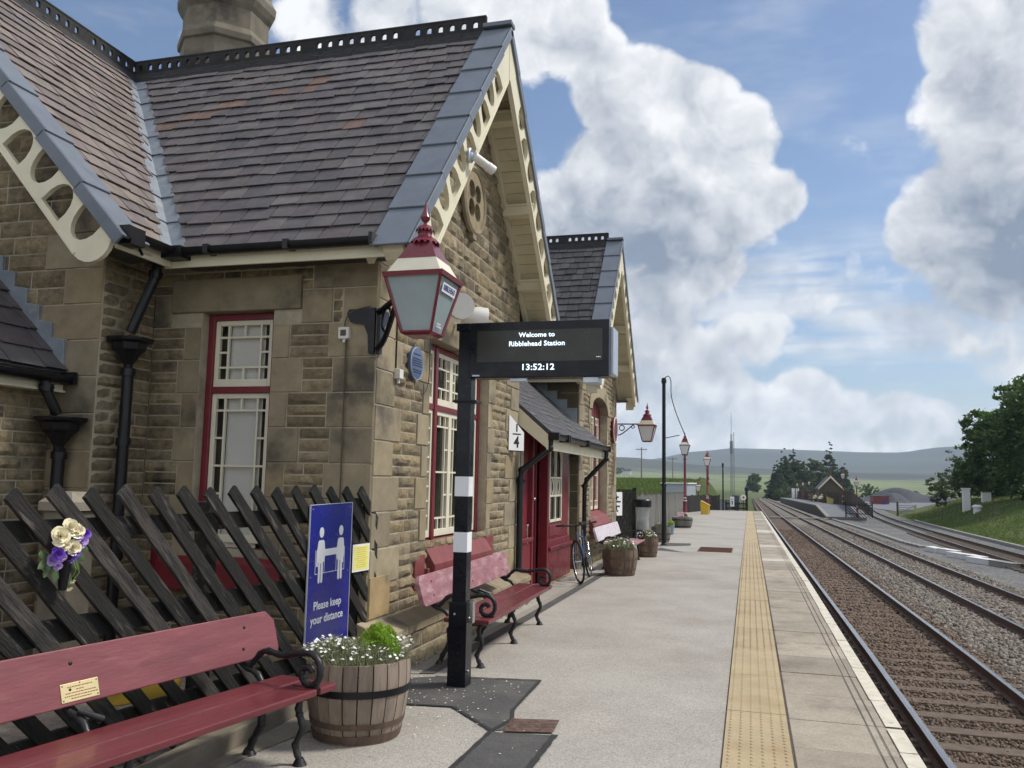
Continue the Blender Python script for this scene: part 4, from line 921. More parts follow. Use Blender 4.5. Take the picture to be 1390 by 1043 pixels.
def ground_z(x, y):
    x = np.asarray(x, float); y = np.asarray(y, float)
    base = -1.42-.0085*np.clip(y-15, 0, 400)
    base = np.where(y > 350, base+(1.6)*S01((y-350)/250), base)
    # rough field on the left behind the fence
    hl = -.12-.008*np.clip(y-20, 0, 40)+2.35*S01((y-45)/60)+fbm(x, y, 9, 4, 3)*.55-4.5*S01((y-130)/80)
    ml = S01((-4.9-x)/1.5)
    z = base*(1-ml)+np.maximum(hl, base)*ml
    z = np.where((x < -3.2) & (y < 24), np.maximum(z, -.35), z)
    mound = base+4.5*np.exp(-(((x+5.4)/2.6)**2+((y-104)/8.)**2))*(1+fbm(x, y, 4, 3, 5)*.25); z = np.maximum(z, np.where(y < 140, mound, -99))
    # green bank on the right
    xk = sid(y)+2.9; mr_ = S01((x-xk)/9)*(1-S01((y-128)/45))
    z = z+mr_*(2.5+fbm(x, y, 8, 4, 8)*.8)+S01((x-xk)/1.2)*.12
    px = np.clip(1017+1152*x/np.maximum(y, 1), 0, 2200); yh = 657+.02*(px-1017); r = y
    H3 = (yh-np.interp(px, PXK, SK3))/1152*1500; H2 = (yh-np.interp(px, PXK, SK2))/1152*3000; H1 = (yh-np.interp(px, PXK, SK1))/1152*5500
    hz = np.interp
    t1, t2, t3 = S01((r-650)/850), S01((r-1700)/1300), S01((r-3300)/2200)
    hill = H3*t1*(1-.0*t2)+(H2-H3)*t2+(H1-H2)*t3-1.0*t3*0
    hill = hill+(fbm(x, y, 420, 4, 11)*8*t1*(1-t3)+fbm(x, y, 900, 4, 12)*16*t3)*(1-S01((r-2600)/500)*(1-S01((r-3500)/500)))
    hill = hill-260*S01((r-5700)/1800)
    hill = hill+fbm(x, y, 60, 2, 14)*1.0*t1
    return z+np.where(y > 600, hill, 0)
def warp(n, a, b_, k):
    t = np.linspace(-1, 1, n); s = np.sign(t)*(np.abs(t)**k); return np.where(s < 0, -s*a, s*b_)
ys = np.concatenate([np.linspace(-60, 20, 17), np.linspace(22, 160, 93), np.geomspace(163, 9000, 150)])
rel = np.concatenate([-np.geomspace(.02, 2.2, 70)[::-1]-.0, [0], np.geomspace(.02, 2.2, 70)])
def grid(name, xf, yl, m, zf, parent=None, smooth=True):
    X = np.array([xf(y) for y in yl]); Y = np.repeat(np.array(yl)[:, None], X.shape[1], 1); Z = zf(X, Y)
    n, k = X.shape; idx = np.arange(n*k).reshape(n, k)
    f = np.stack([idx[:-1, :-1], idx[:-1, 1:], idx[1:, 1:], idx[1:, :-1]], -1).reshape(-1, 4)
    return np_mesh(name, np.stack([X, Y, Z], -1).reshape(-1, 3), f, m, parent, 4, smooth)
def ground_mat():
    m = bpy.data.materials.new('ground'); m.use_nodes = True; MT['ground'] = m; b = NB(m.node_tree); P = m.node_tree.nodes['Principled BSDF']
    tc = b.n('ShaderNodeTexCoord'); o = tc.outputs['Object']; s = b.n('ShaderNodeSeparateXYZ'); b.link(o, s.inputs[0]); y = s.outputs[1]
    near = b.mix(b.mr(b.noise(o, .35, 7, .65), .38, .62), (.055, .088, .022), (.125, .125, .055))
    near = b.mix(b.mr(b.noise(o, 2.2, 5, .7), .5, .7), near, (.035, .055, .018))
    vo = b.n('ShaderNodeTexVoronoi'); vo.inputs['Scale'].default_value = .0045; b.link(b.vm('ADD', o, b.vm('SCALE', b.noise(o, .004, 2, .5, True), sc_=90)), vo.inputs['Vector'])
    sp = b.n('ShaderNodeSeparateXYZ'); b.link(vo.outputs['Color'], sp.inputs[0])
    field = b.mix(sp.outputs[0], (.14, .175, .075), (.215, .24, .12)); field = b.mix(b.mr(b.noise(o, .006, 5, .6), .55, .66), field, (.07, .09, .05))
    moor = b.mix(b.mr(b.noise(o, .0016, 6, .6), .4, .6), (.045, .045, .04), (.075, .085, .055))
    c = b.mix(b.mr(y, 350, 700), near, field); c = b.mix(b.mr(b.math('ADD', y, b.math('MULTIPLY', b.noise(o, .003, 4), 700)), 2300, 2700), c, moor)
    b.link(c, P.inputs['Base Color']); P.inputs['Roughness'].default_value = .95; P.inputs['Specular IOR Level'].default_value = .2
    bn = b.n('ShaderNodeBump'); bn.inputs['Strength'].default_value = .6; bn.inputs['Distance'].default_value = .12; b.link(b.noise(o, 3, 6, .7), bn.inputs['Height']); b.link(bn.outputs[0], P.inputs['Normal'])
ground_mat()
tag(grid('ground', lambda y: rel*max(60, abs(y)*1.0), ys, 'ground', ground_z), kind='structure')
SK = lambda x, y: x-.0015*y*smooth01((x-.23)/.7)
YL = [-6]+[float(v) for v in np.arange(0, 40, 2.5)]+[float(v) for v in np.arange(40, 73, 3)]
def strip(name, x0, x1, ylist, dz, m, th=None, label=None, kind='structure', parent=None):
    mb = MB(); n = len(ylist)
    for y in ylist:
        a, b_ = (x0(y) if callable(x0) else x0), (x1(y) if callable(x1) else x1)
        mb.v += [(SK(a, y), y, grade(y)+dz), (SK(b_, y), y, grade(y)+dz)]
        if th: mb.v += [(SK(a, y), y, grade(y)+dz-th), (SK(b_, y), y, grade(y)+dz-th)]
    k = 4 if th else 2
    for i in range(n-1):
        a = i*k; c = a+k; mb.f.append((a, a+1, c+1, c))
        if th: mb.f += [(a+2, c+2, c+3, a+3), (a, c, c+2, a+2), (a+1, a+3, c+3, c+1)]
    if th: mb.f += [(0, 2, 3, 1), (len(mb.v)-4, len(mb.v)-3, len(mb.v)-1, len(mb.v)-2)]
    o = mb.build(name, m, parent)
    if kind: o['kind'] = kind
    return o
YP = [y for y in YL if y <= 67]+[67.0]
strip('platform', lambda y: -12 if y < 21 else (-5.2-.03*(y-20)), .85, YP, 0, 'asphalt_gravel', 1.5)
strip('platform_wall', .80, .90, YP, -.08, 'brick_dark', 1.6)
# end ramp
rp = MB(); rp.add([(-4.5, 67, grade(67)-.01), (.8, 67, grade(67)-.01), (.8, 76, grade(76)-1.2), (-4.5, 76, grade(76)-1.2)], [(0,1,2,3)]); rp.build('ramp', 'asphalt_gravel')['kind'] = 'structure'
# coping slabs
cs = MB(); cn = MB(); gv = MB(); y = -2.; k = 0
while y < 66.5:
    L = random.uniform(.62, .78) if y < 24 else random.uniform(.8, 1.2); y1 = min(y+L, 67); jz = random.uniform(-.003, .003); pale = any(abs((y+y1)/2-q) < d for q, d in ((14.35, .33), (19.4, .4), (24.2, .3), (33.5, .7), (47, .8)))
    x0, x1 = .243, .965
    vs = [(SK(x, yy), yy, grade(yy)+z+jz) for yy in (y+.004, y1-.004) for x in (x0, x1+random.uniform(-.006, .006)) for z in (.012, -.10)]
    (cn if pale else cs).add(vs, [(0,2,6,4), (1,5,7,3), (0,1,3,2), (4,6,7,5), (0,4,5,1), (2,3,7,6)]); y = y1
tag(cs.build('coping_slabs', 'coping', bevel=.006), kind='structure'); tag(cn.build('new_coping_slabs', 'coping_new', bevel=.006), kind='structure')
for x in (.745, .800): strip('coping_groove', x, x+.006, YL[1:17], .0165, 'groove')
# white edge line, worn, broken at the joints
wl = MB(); y = -2.
while y < 66.6:
    L = random.uniform(.5, 1.4); y1 = min(y+L, 67); a = random.uniform(-.005, .004)
    x0 = .862+a; wl.add([(SK(x0, y+.005), y+.005, grade(y)+.019), (SK(.962, y+.005), y+.005, grade(y)+.019), (SK(.962, y1), y1, grade(y1)+.019), (SK(x0, y1), y1, grade(y1)+.019)], [(0,1,2,3)]); y = y1+random.choice((.004, .004, .05))
tag(wl.build('white_edge_line', 'white_line'), kind='structure')
# tactile strip with its blister domes
tp = MB(); y = -2.
while y < 66.6:
    y1 = min(y+1.2, 67); jz = random.uniform(-.001, .002)
    vs = [(SK(x, yy), yy, grade(yy)+z+jz) for yy in (y+.0025, y1-.0025) for x in (-.168, .228) for z in (.012, -.03)]
    tp.add(vs, [(0,2,6,4), (1,5,7,3), (0,1,3,2), (4,6,7,5), (0,4,5,1), (2,3,7,6)]); y = y1
tso = tp.build('tactile_strip', 'tactile'); tso['kind'] = 'structure'
dv, df = [], []; seg = 8; prof = [(.0125, 0), (.0105, .0035), (.006, .0052)]
ang = np.arange(seg)*2*pi/seg; unit = np.concatenate([np.stack([r*np.cos(ang), r*np.sin(ang), np.full(seg, z)], -1) for r, z in prof]+[np.array([[0, 0, .0055]])])
uf = [(i*seg+k, i*seg+(k+1) % seg, (i+1)*seg+(k+1) % seg) for i in range(2) for k in range(seg)]+[(i*seg+k, (i+1)*seg+(k+1) % seg, (i+1)*seg+k) for i in range(2) for k in range(seg)]+[(2*seg+k, 2*seg+(k+1) % seg, 3*seg) for k in range(seg)]
cts = [(-.168+.033+.066*i, y_, grade(y_)+.012) for i in range(6) for y_ in np.arange(3.5, 26, .0665)]
cts = np.array(cts); nv = len(unit)
vv = (cts[:, None, :]+unit[None]).reshape(-1, 3); ff = (np.arange(len(cts))[:, None, None]*nv+np.array(uf)[None]).reshape(-1, 3)
np_mesh('blister_domes', vv, ff, 'tactile', None, 3, True)['kind'] = 'stuff'
for x in (-.176, .230): strip('joint_line', x, x+.012, YL[1:], .0045, 'groove')
# asphalt repairs, drain channel, paving by the wall
def sheet(name, pts, z, m, kind='structure'):
    mb = MB(); mb.add([(x, y, z+grade(y)) for x, y in pts], [tuple(range(len(pts)))]); o = mb.build(name, m); o['kind'] = kind; return o
PA = [(-2.86, 5.95), (-2.37, 5.79), (-2.02, 5.84), (-1.60, 5.39), (-1.50, 5.45), (-1.545, 5.68), (-1.60, 5.90), (-1.625, 6.82), (-2.46, 6.66), (-2.80, 6.45)]
PB = [(-1.615, 3.0), (-1.20, 3.0), (-1.195, 5.43), (-1.53, 5.37), (-1.60, 5.385)]
sheet('asphalt_patch', PA, .004, 'asphalt_patch'); sheet('asphalt_patch', PB, .0045, 'asphalt_patch')
sm = MB()
def seam(pts, w_=.022, z=.009):
    for (x0, y0), (x1, y1) in zip(pts, pts[1:]):
        n = int(sqrt((x1-x0)**2+(y1-y0)**2)/.06)+1; d = V((x1-x0, y1-y0, 0)).normalized(); q = V((-d.y, d.x, 0))
        for i in range(n):
            a = V((x0, y0, z))+(V((x1-x0, y1-y0, 0)))*(i/n); c = V((x0, y0, z))+(V((x1-x0, y1-y0, 0)))*((i+1)/n); wa = w_*random.uniform(.8, 1.2)
            sm.add([a-q*wa, a+q*wa, c+q*wa, c-q*wa], [(0,1,2,3)])
seam([(-2.37, 5.79), (-2.02, 5.84), (-1.60, 5.39), (-1.615, 3.0)], .014); seam([(-1.20, 3.0), (-1.195, 5.43)], .02); seam([(-1.60, 5.39), (-1.545, 5.68), (-1.60, 5.90), (-1.625, 6.82), (-2.46, 6.66)], .014, .0085)
tag(sm.build('asphalt_seam', 'asphalt_seam'), kind='structure')
sheet('drain_cover', [(-1.52, 5.38), (-1.215, 5.46), (-1.235, 5.75), (-1.545, 5.68)], .012, 'drain_brown')
tr = MB(); tr.box((-.83, 22.1, grade(22)+.006), (.82, 1.5, .012))
for i in range(14): tr.box((-.83, 21.42+i*.105, grade(22)+.014), (.78, .03, .01))
tag(tr.build('drain_grate', 'grate_rust', loc=(-.83, 22.1, grade(22))), 'rusty rectangular drain grate set in the platform beyond the barrels', 'drain grate')
sheet('path', [(-3.3, 6.6), (-2.62, 6.7), (-2.56, 10), (-2.52, 14), (-2.5, 20), (-3.3, 20)], .005, 'path_grey')
sheet('path', [(-2.62, 6.7), (-2.50, 6.75), (-2.44, 10), (-2.40, 14), (-2.40, 20), (-2.5, 20), (-2.52, 14), (-2.56, 10)], .007, 'asphalt_patch')
sheet('asphalt_patch', [(-2.3, 22.6), (-1.53, 23.45), (-1.58, 24.4), (-2.35, 24.2)], .004, 'asphalt_patch'); sheet('asphalt_patch', [(-2.25, 21.2), (-1.5, 20.8), (-2.2, 22.2)], .004, 'asphalt_patch')
sheet('soil_strip', [(-3.3, 3.0), (-2.88, 3.0), (-2.75, 4.6), (-2.55, 5.6), (-2.75, 6.4), (-3.05, 6.4)], .006, 'paving_side')
kb = MB(); kb.box((-2.96, 4.0, .05), (.12, 2.9, .13), (0, 0, R(.6))); tag(kb.build('timber_kerb', 'timber_kerb', bevel=.01, loc=(-2.96, 4, 0)), 'grey timber kerb lying below the crossed fence', 'kerb')
# ------------------------------------------------------------------ ballast bed and yard
YB = np.concatenate([np.arange(-6, 60, .5), np.arange(60, 345, 4.)])
def zb(x, y):
    g = -.0085*np.clip(y-15, 0, 400); b_ = -1.085+.035*np.exp(-((x-4.05)/.45)**2)-.26*S01((x-7.1)/.9)-.08*S01((1.5-x)/.3)
    return b_+g+vnoise(x, y, 2.3, 4)*.02*np.where(y < 60, 1, 0)
xs_ = np.concatenate([np.linspace(.92, 7.8, 40), np.linspace(8.2, 1, 1)*0+8.2])
def bed_x(y): return np.concatenate([np.linspace(.92, 7.9, 42), 7.9+(np.linspace(0, 1, 12)[1:])*(float(sid(np.array(y)))+2.7-7.9)])
def bed_mat():
    m = bpy.data.materials.new('bed'); m.use_nodes = True; MT['bed'] = m; b = NB(m.node_tree); P = m.node_tree.nodes['Principled BSDF']
    tc = b.n('ShaderNodeTexCoord'); o = tc.outputs['Object']; s = b.n('ShaderNodeSeparateXYZ'); b.link(o, s.inputs[0]); x = s.outputs[0]
    vo = b.n('ShaderNodeTexVoronoi'); vo.inputs['Scale'].default_value = 17; b.link(b.vm('ADD', o, b.vm('SCALE', b.noise(o, 25, 2, .5, True), sc_=.03)), vo.inputs['Vector'])
    sp = b.n('ShaderNodeSeparateXYZ'); b.link(vo.outputs['Color'], sp.inputs[0])
    k = b.mr(sp.outputs[0], 0, 1, .45, 1.5, False)
    wob = b.math('ADD', x, b.math('MULTIPLY', b.math('SUBTRACT', b.noise(o, .8, 4), .5), .9))
    c = b.mix(b.mr(wob, 3.2, 3.9), (.115, .08, .057), (.185, .165, .138))
    c = b.mix(b.math('MULTIPLY', b.mr(wob, 4.6, 5.0), b.mr(wob, 6.6, 6.0)), c, (.165, .135, .11))
    c = b.mix(b.mr(wob, 7.3, 8.2), c, (.15, .148, .145))
    c = b.mix(b.mr(b.noise(o, .5, 5, .7), .55, .75), c, (.115, .115, .095))
    c = b.vm('SCALE', c, sc_=k); c = b.vm('SCALE', c, sc_=b.mr(b.noise(o, .35, 4), .3, .7, .82, 1.18, False))
    b.link(c, P.inputs['Base Color']); P.inputs['Roughness'].default_value = .95
    bn = b.n('ShaderNodeBump'); bn.inputs['Strength'].default_value = 1; bn.inputs['Distance'].default_value = .035; b.link(vo.outputs['Distance'], bn.inputs['Height']); bn.invert = True; b.link(bn.outputs[0], P.inputs['Normal'])
bed_mat()
tag(grid('trackbed', bed_x, YB, 'bed', zb), kind='structure')
ph_ = (1+sqrt(5))/2; ico = np.array([(-1, ph_, 0), (1, ph_, 0), (-1, -ph_, 0), (1, -ph_, 0), (0, -1, ph_), (0, 1, ph_), (0, -1, -ph_), (0, 1, -ph_), (ph_, 0, -1), (ph_, 0, 1), (-ph_, 0, -1), (-ph_, 0, 1)])/1.9
icf = np.array([(0,11,5),(0,5,1),(0,1,7),(0,7,10),(0,10,11),(1,5,9),(5,11,4),(11,10,2),(10,7,6),(7,1,8),(3,9,4),(3,4,2),(3,2,6),(3,6,8),(3,8,9),(4,9,5),(2,4,11),(6,2,10),(8,6,7),(9,8,1)])
def stones(name, n, xr, yr, m, size=(.018, .04), zf=zb, power=1.0, avoid=True):
    x = rng.uniform(*xr, n); u = rng.uniform(0, 1, n); y = yr[0]*(yr[1]/yr[0])**u
    if avoid:
        ok = np.ones(n, bool)
        for rx in (1.75, 3.20, 4.86, 6.33): ok &= np.abs(x-(rx-.0015*y)) > .09
        x, y = x[ok], y[ok]
        fr = ((y-SLP0) % SLP)/SLP; on = (fr < .38) & (((x > 1.2) & (x < 3.8)) | ((x > 4.3) & (x < 6.9))); keep = ~on | (rng.uniform(0, 1, len(x)) < np.where(y < 12, .34, np.where(y < 16, .6, .9))); x, y = x[keep], y[keep]
    n = len(x); z = zf(x, y); s = rng.uniform(*size, n)*np.clip(y/12, 1, 1.6)
    q = rng.normal(size=(n, 4)); q /= np.linalg.norm(q, axis=1)[:, None]; a, b_, c, d = q.T
    M = np.stack([1-2*(c*c+d*d), 2*(b_*c-a*d), 2*(b_*d+a*c), 2*(b_*c+a*d), 1-2*(b_*b_+d*d), 2*(c*d-a*b_), 2*(b_*d-a*c), 2*(c*d+a*b_), 1-2*(b_*b_+c*c)], -1).reshape(n, 3, 3)
    v = ico[None]*rng.uniform(.55, 1.15, (n, 1, 3))+rng.normal(0, .13, (n, 12, 3)); v = np.einsum('nij,nkj->nki', M, v)*s[:, None, None]
    v += np.stack([x, y, z+s*.25], -1)[:, None]
    f = (np.arange(n)[:, None, None]*12+icf[None]).reshape(-1, 3)
    return tag(np_mesh(name, v.reshape(-1, 3), f, m), kind='stuff')
SLP0, SLP = 8.0, .66
stones('ballast_stones', 26000, (1.1, 3.75), (8.3, 62), 'ballast_brown', (.016, .033)); stones('ballast_stones', 25000, (3.5, 7.6), (11.5, 70), 'ballast_grey', (.018, .036))
def zflat(x, y): return grade(0)*0+np.zeros_like(x)+.004
# ------------------------------------------------------------------ tracks
def track(x1, x2, ya, yb_, n_sl, sl_y0, label, xf=None, zt=-.9, m='sleeper', cat='railway track', pitch=.66, sw=.25):
    t = empty('railway_track', ((x1+x2)/2, ya, zt-.16), label, cat, 'railway tracks')
    yy = [ya+(yb_-ya)*(i/60)**1.4 for i in range(61)]
    X = xf or (lambda x, y: x-.0015*y)
    for x in (x1, x2):
        for nm, sec_, mm in (('rail', [(-.07, -.158), (.07, -.158), (.07, -.148), (.012, -.13), (.012, -.035), (.036, -.03), (.036, -.006), (-.036, -.006), (-.036, -.03), (-.012, -.035), (-.012, -.13), (-.07, -.148)], 'rail_rust'),
                             ('rail_head', [(-.035, -.012), (.035, -.012), (.037, -.004), (.026, 0), (-.026, 0), (-.037, -.004)], 'rail_top')):
            mb = MB(); k = len(sec_)
            for y in yy:
                for a, z in sec_: mb.v.append((X(x, y)+a, y, zt+grade(y)+z))
            for i in range(len(yy)-1):
                for j in range(k): q = (j+1) % k; mb.f.append((i*k+j, i*k+q, (i+1)*k+q, (i+1)*k+j))
            o = mb.build(nm, mm, t if nm == 'rail' else ro_, smooth=30); ro_ = o
    for i in range(n_sl):
        y = sl_y0+i*pitch+random.uniform(-.02, .02); mb = MB(); xc = (X(x1, y)+X(x2, y))/2; sl_ = random.uniform(2.45, 2.62)
        mb.box((xc, y, zt+grade(y)-.225), (sl_, sw, .13), (0, 0, random.uniform(-.012, .012)))
        for x in (X(x1, y), X(x2, y)):
            for s in (-1, 1): mb.box((x+s*.10, y, zt+grade(y)-.15), (.07, .11, .05))
        mb.build('sleeper', m, t, bevel=.01)
    return t
track(1.75, 3.20, -6, 335, 56, 8.08, 'railway track running right beside the platform edge')
track(4.86, 6.33, -6, 335, 40, 14.02, 'second railway track out from the platform, left of the grey cable path')
sx_ = lambda x, y: float(sid(np.array(float(y))))+x
track(-.72, .72, 20, 190, 60, 30, 'curving siding track below the green bank', xf=sx_, zt=-1.12)
# troughing lids and cable route
tp = MB(); pts = [(8.4, 120), (8.6, 96), (8.8, 70), (8.7, 55), (9.0, 50)]
for (xa, ya), (xb2, yb2) in zip(pts, pts[1:]):
    n = int(abs(yb2-ya)/1.0)
    for i in range(n):
        a = i/n; x = xa+(xb2-xa)*a; y = ya+(yb2-ya)*a; tp.box((x, y, grade(y)-1.30), (.34, .97, .16), (random.uniform(-.02, .02), 0, random.uniform(-.03, .03)))
tag(tp.build('cable_trough', 'concrete', bevel=.01, loc=(8.7, 80, -1.9)), 'line of grey concrete cable trough lids between the tracks and the siding', 'cable trough')
for i, (x, y, rz) in enumerate(((8.95, 47.6, .1), (9.35, 46.2, .25), (9.25, 43.6, .3), (9.6, 42.3, .2), (9.45, 40.6, .35), (9.9, 39.0, .3))):
    mb = MB(); mb.box((0, 0, .11), (.42, 1.5, .22)); mb.box((0, 0, .235), (.46, 1.55, .03)); o = mb.build('trough_section', 'concrete_white' if i < 5 else 'concrete', bevel=.015)
    place(o, (x, y, grade(y)-1.36), rz); tag(o, ['farthest', 'second farthest', 'third farthest', 'fourth farthest', 'fifth farthest', 'nearest'][i]+' white concrete trough section lying by the siding', 'trough section', 'loose trough sections beside the siding')
kb = MB(); y = 47.
while y < 100:
    x = float(sid(np.array(y)))+2.75; x2 = float(sid(np.array(y+1.5)))+2.75
    kb.box(((x+x2)/2, y+.75, grade(y)-1.28), (.3, 1.48, .22), (0, 0, -atan2(x2-x, 1.5))); y += 1.5
y = 30.
while y < 47: x = float(sid(np.array(y)))+2.75; kb.box((x, y+.75, grade(y)-1.28), (.3, 1.48, .22)); y += 1.5
tag(kb.build('concrete_kerb', 'concrete', bevel=.015, loc=(14, 60, -1.7)), 'long pale concrete kerb at the foot of the grassy bank', 'kerb')
# boarded crossing over both tracks
cb = MB(); 
for i in range(3):
    for a, c in ((1.0, 1.64), (1.85, 3.0), (3.2, 4.62), (4.82, 6.12), (6.3, 7.2)): cb.box(((a+c)/2, 86.6+i*.42, grade(87)-.93), (c-a, .38, .08))
tag(cb.build('track_crossing', 'concrete', loc=(4, 87, grade(87)-1)), 'pale boarded foot crossing laid across the two tracks', 'crossing')
# ------------------------------------------------------------------ crossed fence in front of the building
FO = V((-3.03, 6.60, 0)); FD = V((.0995, .995, 0)); FF = Fr(FO, FD)       # plane coordinate a = distance back from the corner (negative)
fn = empty('lattice_fence', FO-FD*2.4, 'black weathered fence of slanting boards carrying the blue sign, in front of the building', 'fence', 'slanting board fences')
mb = MB(); tops = [-.275-.2215*i for i in range(24)]
for i, t in enumerate(tops):
    mb = MB(); L = 2.02; th = R(45+random.uniform(-1.2, 1.2)); w_ = random.uniform(.037, .043); wv = random.uniform(0, 99)
    d = (cos(th), -sin(th)); nrm = (sin(th), cos(th)); top = 1.495+random.uniform(-.012, .012); n = 14
    L = min(L, (top-.03)/sin(th)); c0 = .012+random.uniform(0, .006)
    vs = []; stop = None
    for j in range(n+1):
        s = L*j/n; a = t+d[0]*s; z = top+d[1]*s
        wob = mnoise.noise(V((s*3, wv, 0)))*.006; ww = w_*(1+mnoise.noise(V((s*5, wv, 3)))*.10)
        for q in (-1, 1):
            aa, zz = a+nrm[0]*(ww*q+wob), z+nrm[1]*(ww*q+wob)
            if aa > .02: k = (aa-.02); aa -= k; zz += k
            vs.append((aa, zz))
        if a > .03: break
    m = len(vs)//2
    for (aa, zz) in vs: mb.v.append(tuple(FF(aa, zz, c0)))
    for (aa, zz) in vs: mb.v.append(tuple(FF(aa, zz, c0+.026)))
    K = len(vs)
    for j in range(m-1):
        a0, a1, b0, b1 = 2*j, 2*j+1, 2*j+2, 2*j+3
        mb.f += [(a0+K, b0+K, b1+K, a1+K), (a0, a1, b1, b0), (a0, b0, b0+K, a0+K), (a1, a1+K, b1+K, b1)]
    mb.f += [(0, K, K+1, 1), (K-2, K-1, 2*K-1, 2*K-2)]
    mb.build('slat', 'fence_worn' if i in (13, 16, 11) else 'fence_black', fn, bevel=.003)
for z0, z1, z2 in ((1.25, 1.355, .01), (.74, .86, .0), (.20, .31, 0)):
    mb = MB(); n = 20
    for j in range(n):
        a0, a1 = -5.4+5.4*j/n, -5.4+5.4*(j+1)/n; mb.fbox(FF, a0, a1+.001, z0, z1, -.035, .0)
    mb.build('fence_rail', 'fence_black', fn)
for a in (-.10, -1.9, -3.7, -5.3): mb = MB(); mb.fbox(FF, a-.05, a+.05, 0, 1.42, -.14, -.036); mb.build('fence_post', 'fence_black', fn, bevel=.006)
sheet('rubble_ground', [(-5.2, 1.5), (-3.45, 1.5), (-3.05, 6.45), (-5.2, 6.45)], .010, 'rubble')
t = empty('stone_pillar', (-4.62, 5.0, 0), 'short square stone pillar with a pale cap behind the black fence', 'pillar'); mb = MB(); mb.box((-4.62, 5.0, .66), (.24, .24, 1.32)); mb.build('shaft', 'chimney_stone', t, bevel=.02); mb = MB(); mb.lathe([(.20, 1.32), (.20, 1.38), (.10, 1.45)], (-4.62, 5.0, 0), 4, ph=.5); mb.build('cap', 'paving_side', t)
# blue distance sign
F = Fr(FF(-.985, .31, .05), FD); F.u = V((F.u.x, F.u.y, .02)).normalized(); F.n = F.u.cross(F.v)
sg = empty('distance_sign', F(.28, 0, 0), 'tall blue sign with two white figures asking people to keep their distance', 'sign')
mb = MB(); mb.fbox(F, 0, .56, 0, 1.07, .0, .006); pn = mb.build('sign_panel', 'sign_blue', sg)
mb = MB(); mb.fbox(F, -.004, .0, -.004, 1.074, -.002, .010); mb.fbox(F, .56, .564, -.004, 1.074, -.002, .010); mb.fbox(F, 0, .56, 1.07, 1.074, -.002, .010); mb.build('sign_edge', 'sign_edge', sg)
mb = MB()
for a, b_ in ((.03, 1.04), (.53, 1.04), (.03, .55), (.53, .55)): mb.lathe([(.007, 0), (.007, .003)], F(a, b_, .006), 10, axis=Matrix((F.u, F.v, F.n)).transposed())
mb.build('screw', 'chrome', sg)
def person_icon(x, y, s):
    mb = MB(); mb.prism(F, [(x+.033*s*cos(a), y+.86*.30*s+.30*s*.0+.036*s*sin(a)*1.25+.045*s) for a in np.linspace(0, 2*pi, 17)[:-1]], .006, .0085)
    body = [(-.058, .15), (-.058, .085), (-.05, .05), (-.034, .05), (-.034, -.11), (-.028, -.125), (-.012, -.125), (-.006, -.11), (-.006, .04), (.006, .04), (.006, -.11), (.012, -.125), (.028, -.125), (.034, -.11), (.034, .05), (.05, .05), (.058, .085), (.058, .15), (.045, .225), (.03, .238), (-.03, .238), (-.045, .225)]
    mb.prism(F, [(x+a*s, y+b_*s) for a, b_ in body], .006, .0086); return mb.build('figure', 'sign_white', pn)
mb = MB()
mb.prism(F, [(.10, .62), (.12, .62), (.12, .69), (.44, .69), (.44, .62), (.46, .62), (.46, .74), (.12, .74), (.10, .74)], .006, .0072)
mb.fbox(F, .12, .44, .69, .74, .006, .0074)
for a, b_, c, d in ((.085, .475, .565, .569), (.085, .089, .565, .74), (.471, .475, .565, .74), (.20, .204, .565, .69), (.36, .364, .565, .69)): mb.fbox(F, a, b_, c, d, .006, .0078)
mb.build('seat_drawing', 'sign_white', pn)
person_icon(.155, .605, .86); person_icon(.415, .605, .86)
text('lettering', 'Please keep', .085, F, .27, .335, .0072, 'text_white', pn, bold=.0014, sx=.92); text('lettering', 'your distance', .085, F, .27, .235, .0072, 'text_white', pn, bold=.0014, sx=.92)
F = Fr(FF(-.39, .845, .055), FD); nt_ = empty('notice', F(.13, 0, 0), 'small laminated yellow notice fixed beside the tall blue sign on the black fence', 'notice')
mb = MB(); mb.fbox(F, 0, .255, 0, .215, 0, .003); p_ = mb.build('backing', 'sign_white', nt_); mb = MB(); mb.fbox(F, .015, .24, .015, .20, .003, .004); mb.build('paper', 'sign_yellow', nt_)
mb = MB()
for i in range(10):
    z = .185-.0165*i; L = random.uniform(.10, .18); mb.fbox(F, .128-L/2, .128+L/2, z-.003, z+.003, .004, .005)
mb.build('print', 'text_yellow_dark', nt_)
# flowers in a black cone tied to the fence
FL = V((-3.325, 3.50, 1.225)); FB = Fr(FL, FD); fl = empty('flower_bouquet', FL, 'cream and purple bouquet in a small black holder tied to the black fence', 'flowers')
def rose(c, r, m, nz=V((.93, -.3, .15)), parent=None, n=13, open_=1.0):
    mb = MB(); nz = nz.normalized(); a = nz.orthogonal().normalized(); b_ = nz.cross(a); c = V(c)
    for k in range(n):
        f = k/n; ang = k*2.4; rad = r*(.12+.80*f)*open_; hgt = r*(.55-.55*f); wd = r*(.35+.45*f); n1, n2 = 5, 4; b0 = len(mb.v)
        dr = a*cos(ang)+b_*sin(ang); tg = nz.cross(dr)
        for j in range(n2+1):
            v = j/n2
            for i in range(n1+1):
                u = i/n1*2-1; curl = .18*r*v*v*(.4+f)
                p = c+dr*(rad*(.35+.65*sin(v*pi/2))+curl-abs(u)**2*rad*.35)+tg*(u*wd*(1-.55*(1-v))*sqrt(max(0, 1-.3*v*abs(u))))+nz*(hgt*v+r*.12*v-abs(u)**3*.1*r)
                p += V((random.uniform(-1, 1), random.uniform(-1, 1), random.uniform(-1, 1)))*r*.03; mb.v.append(tuple(p))
        for j in range(n2):
            for i in range(n1): q = b0+j*(n1+1)+i; mb.f.append((q, q+1, q+n1+2, q+n1+1))
    return mb.build('bloom', m, parent, smooth=60)
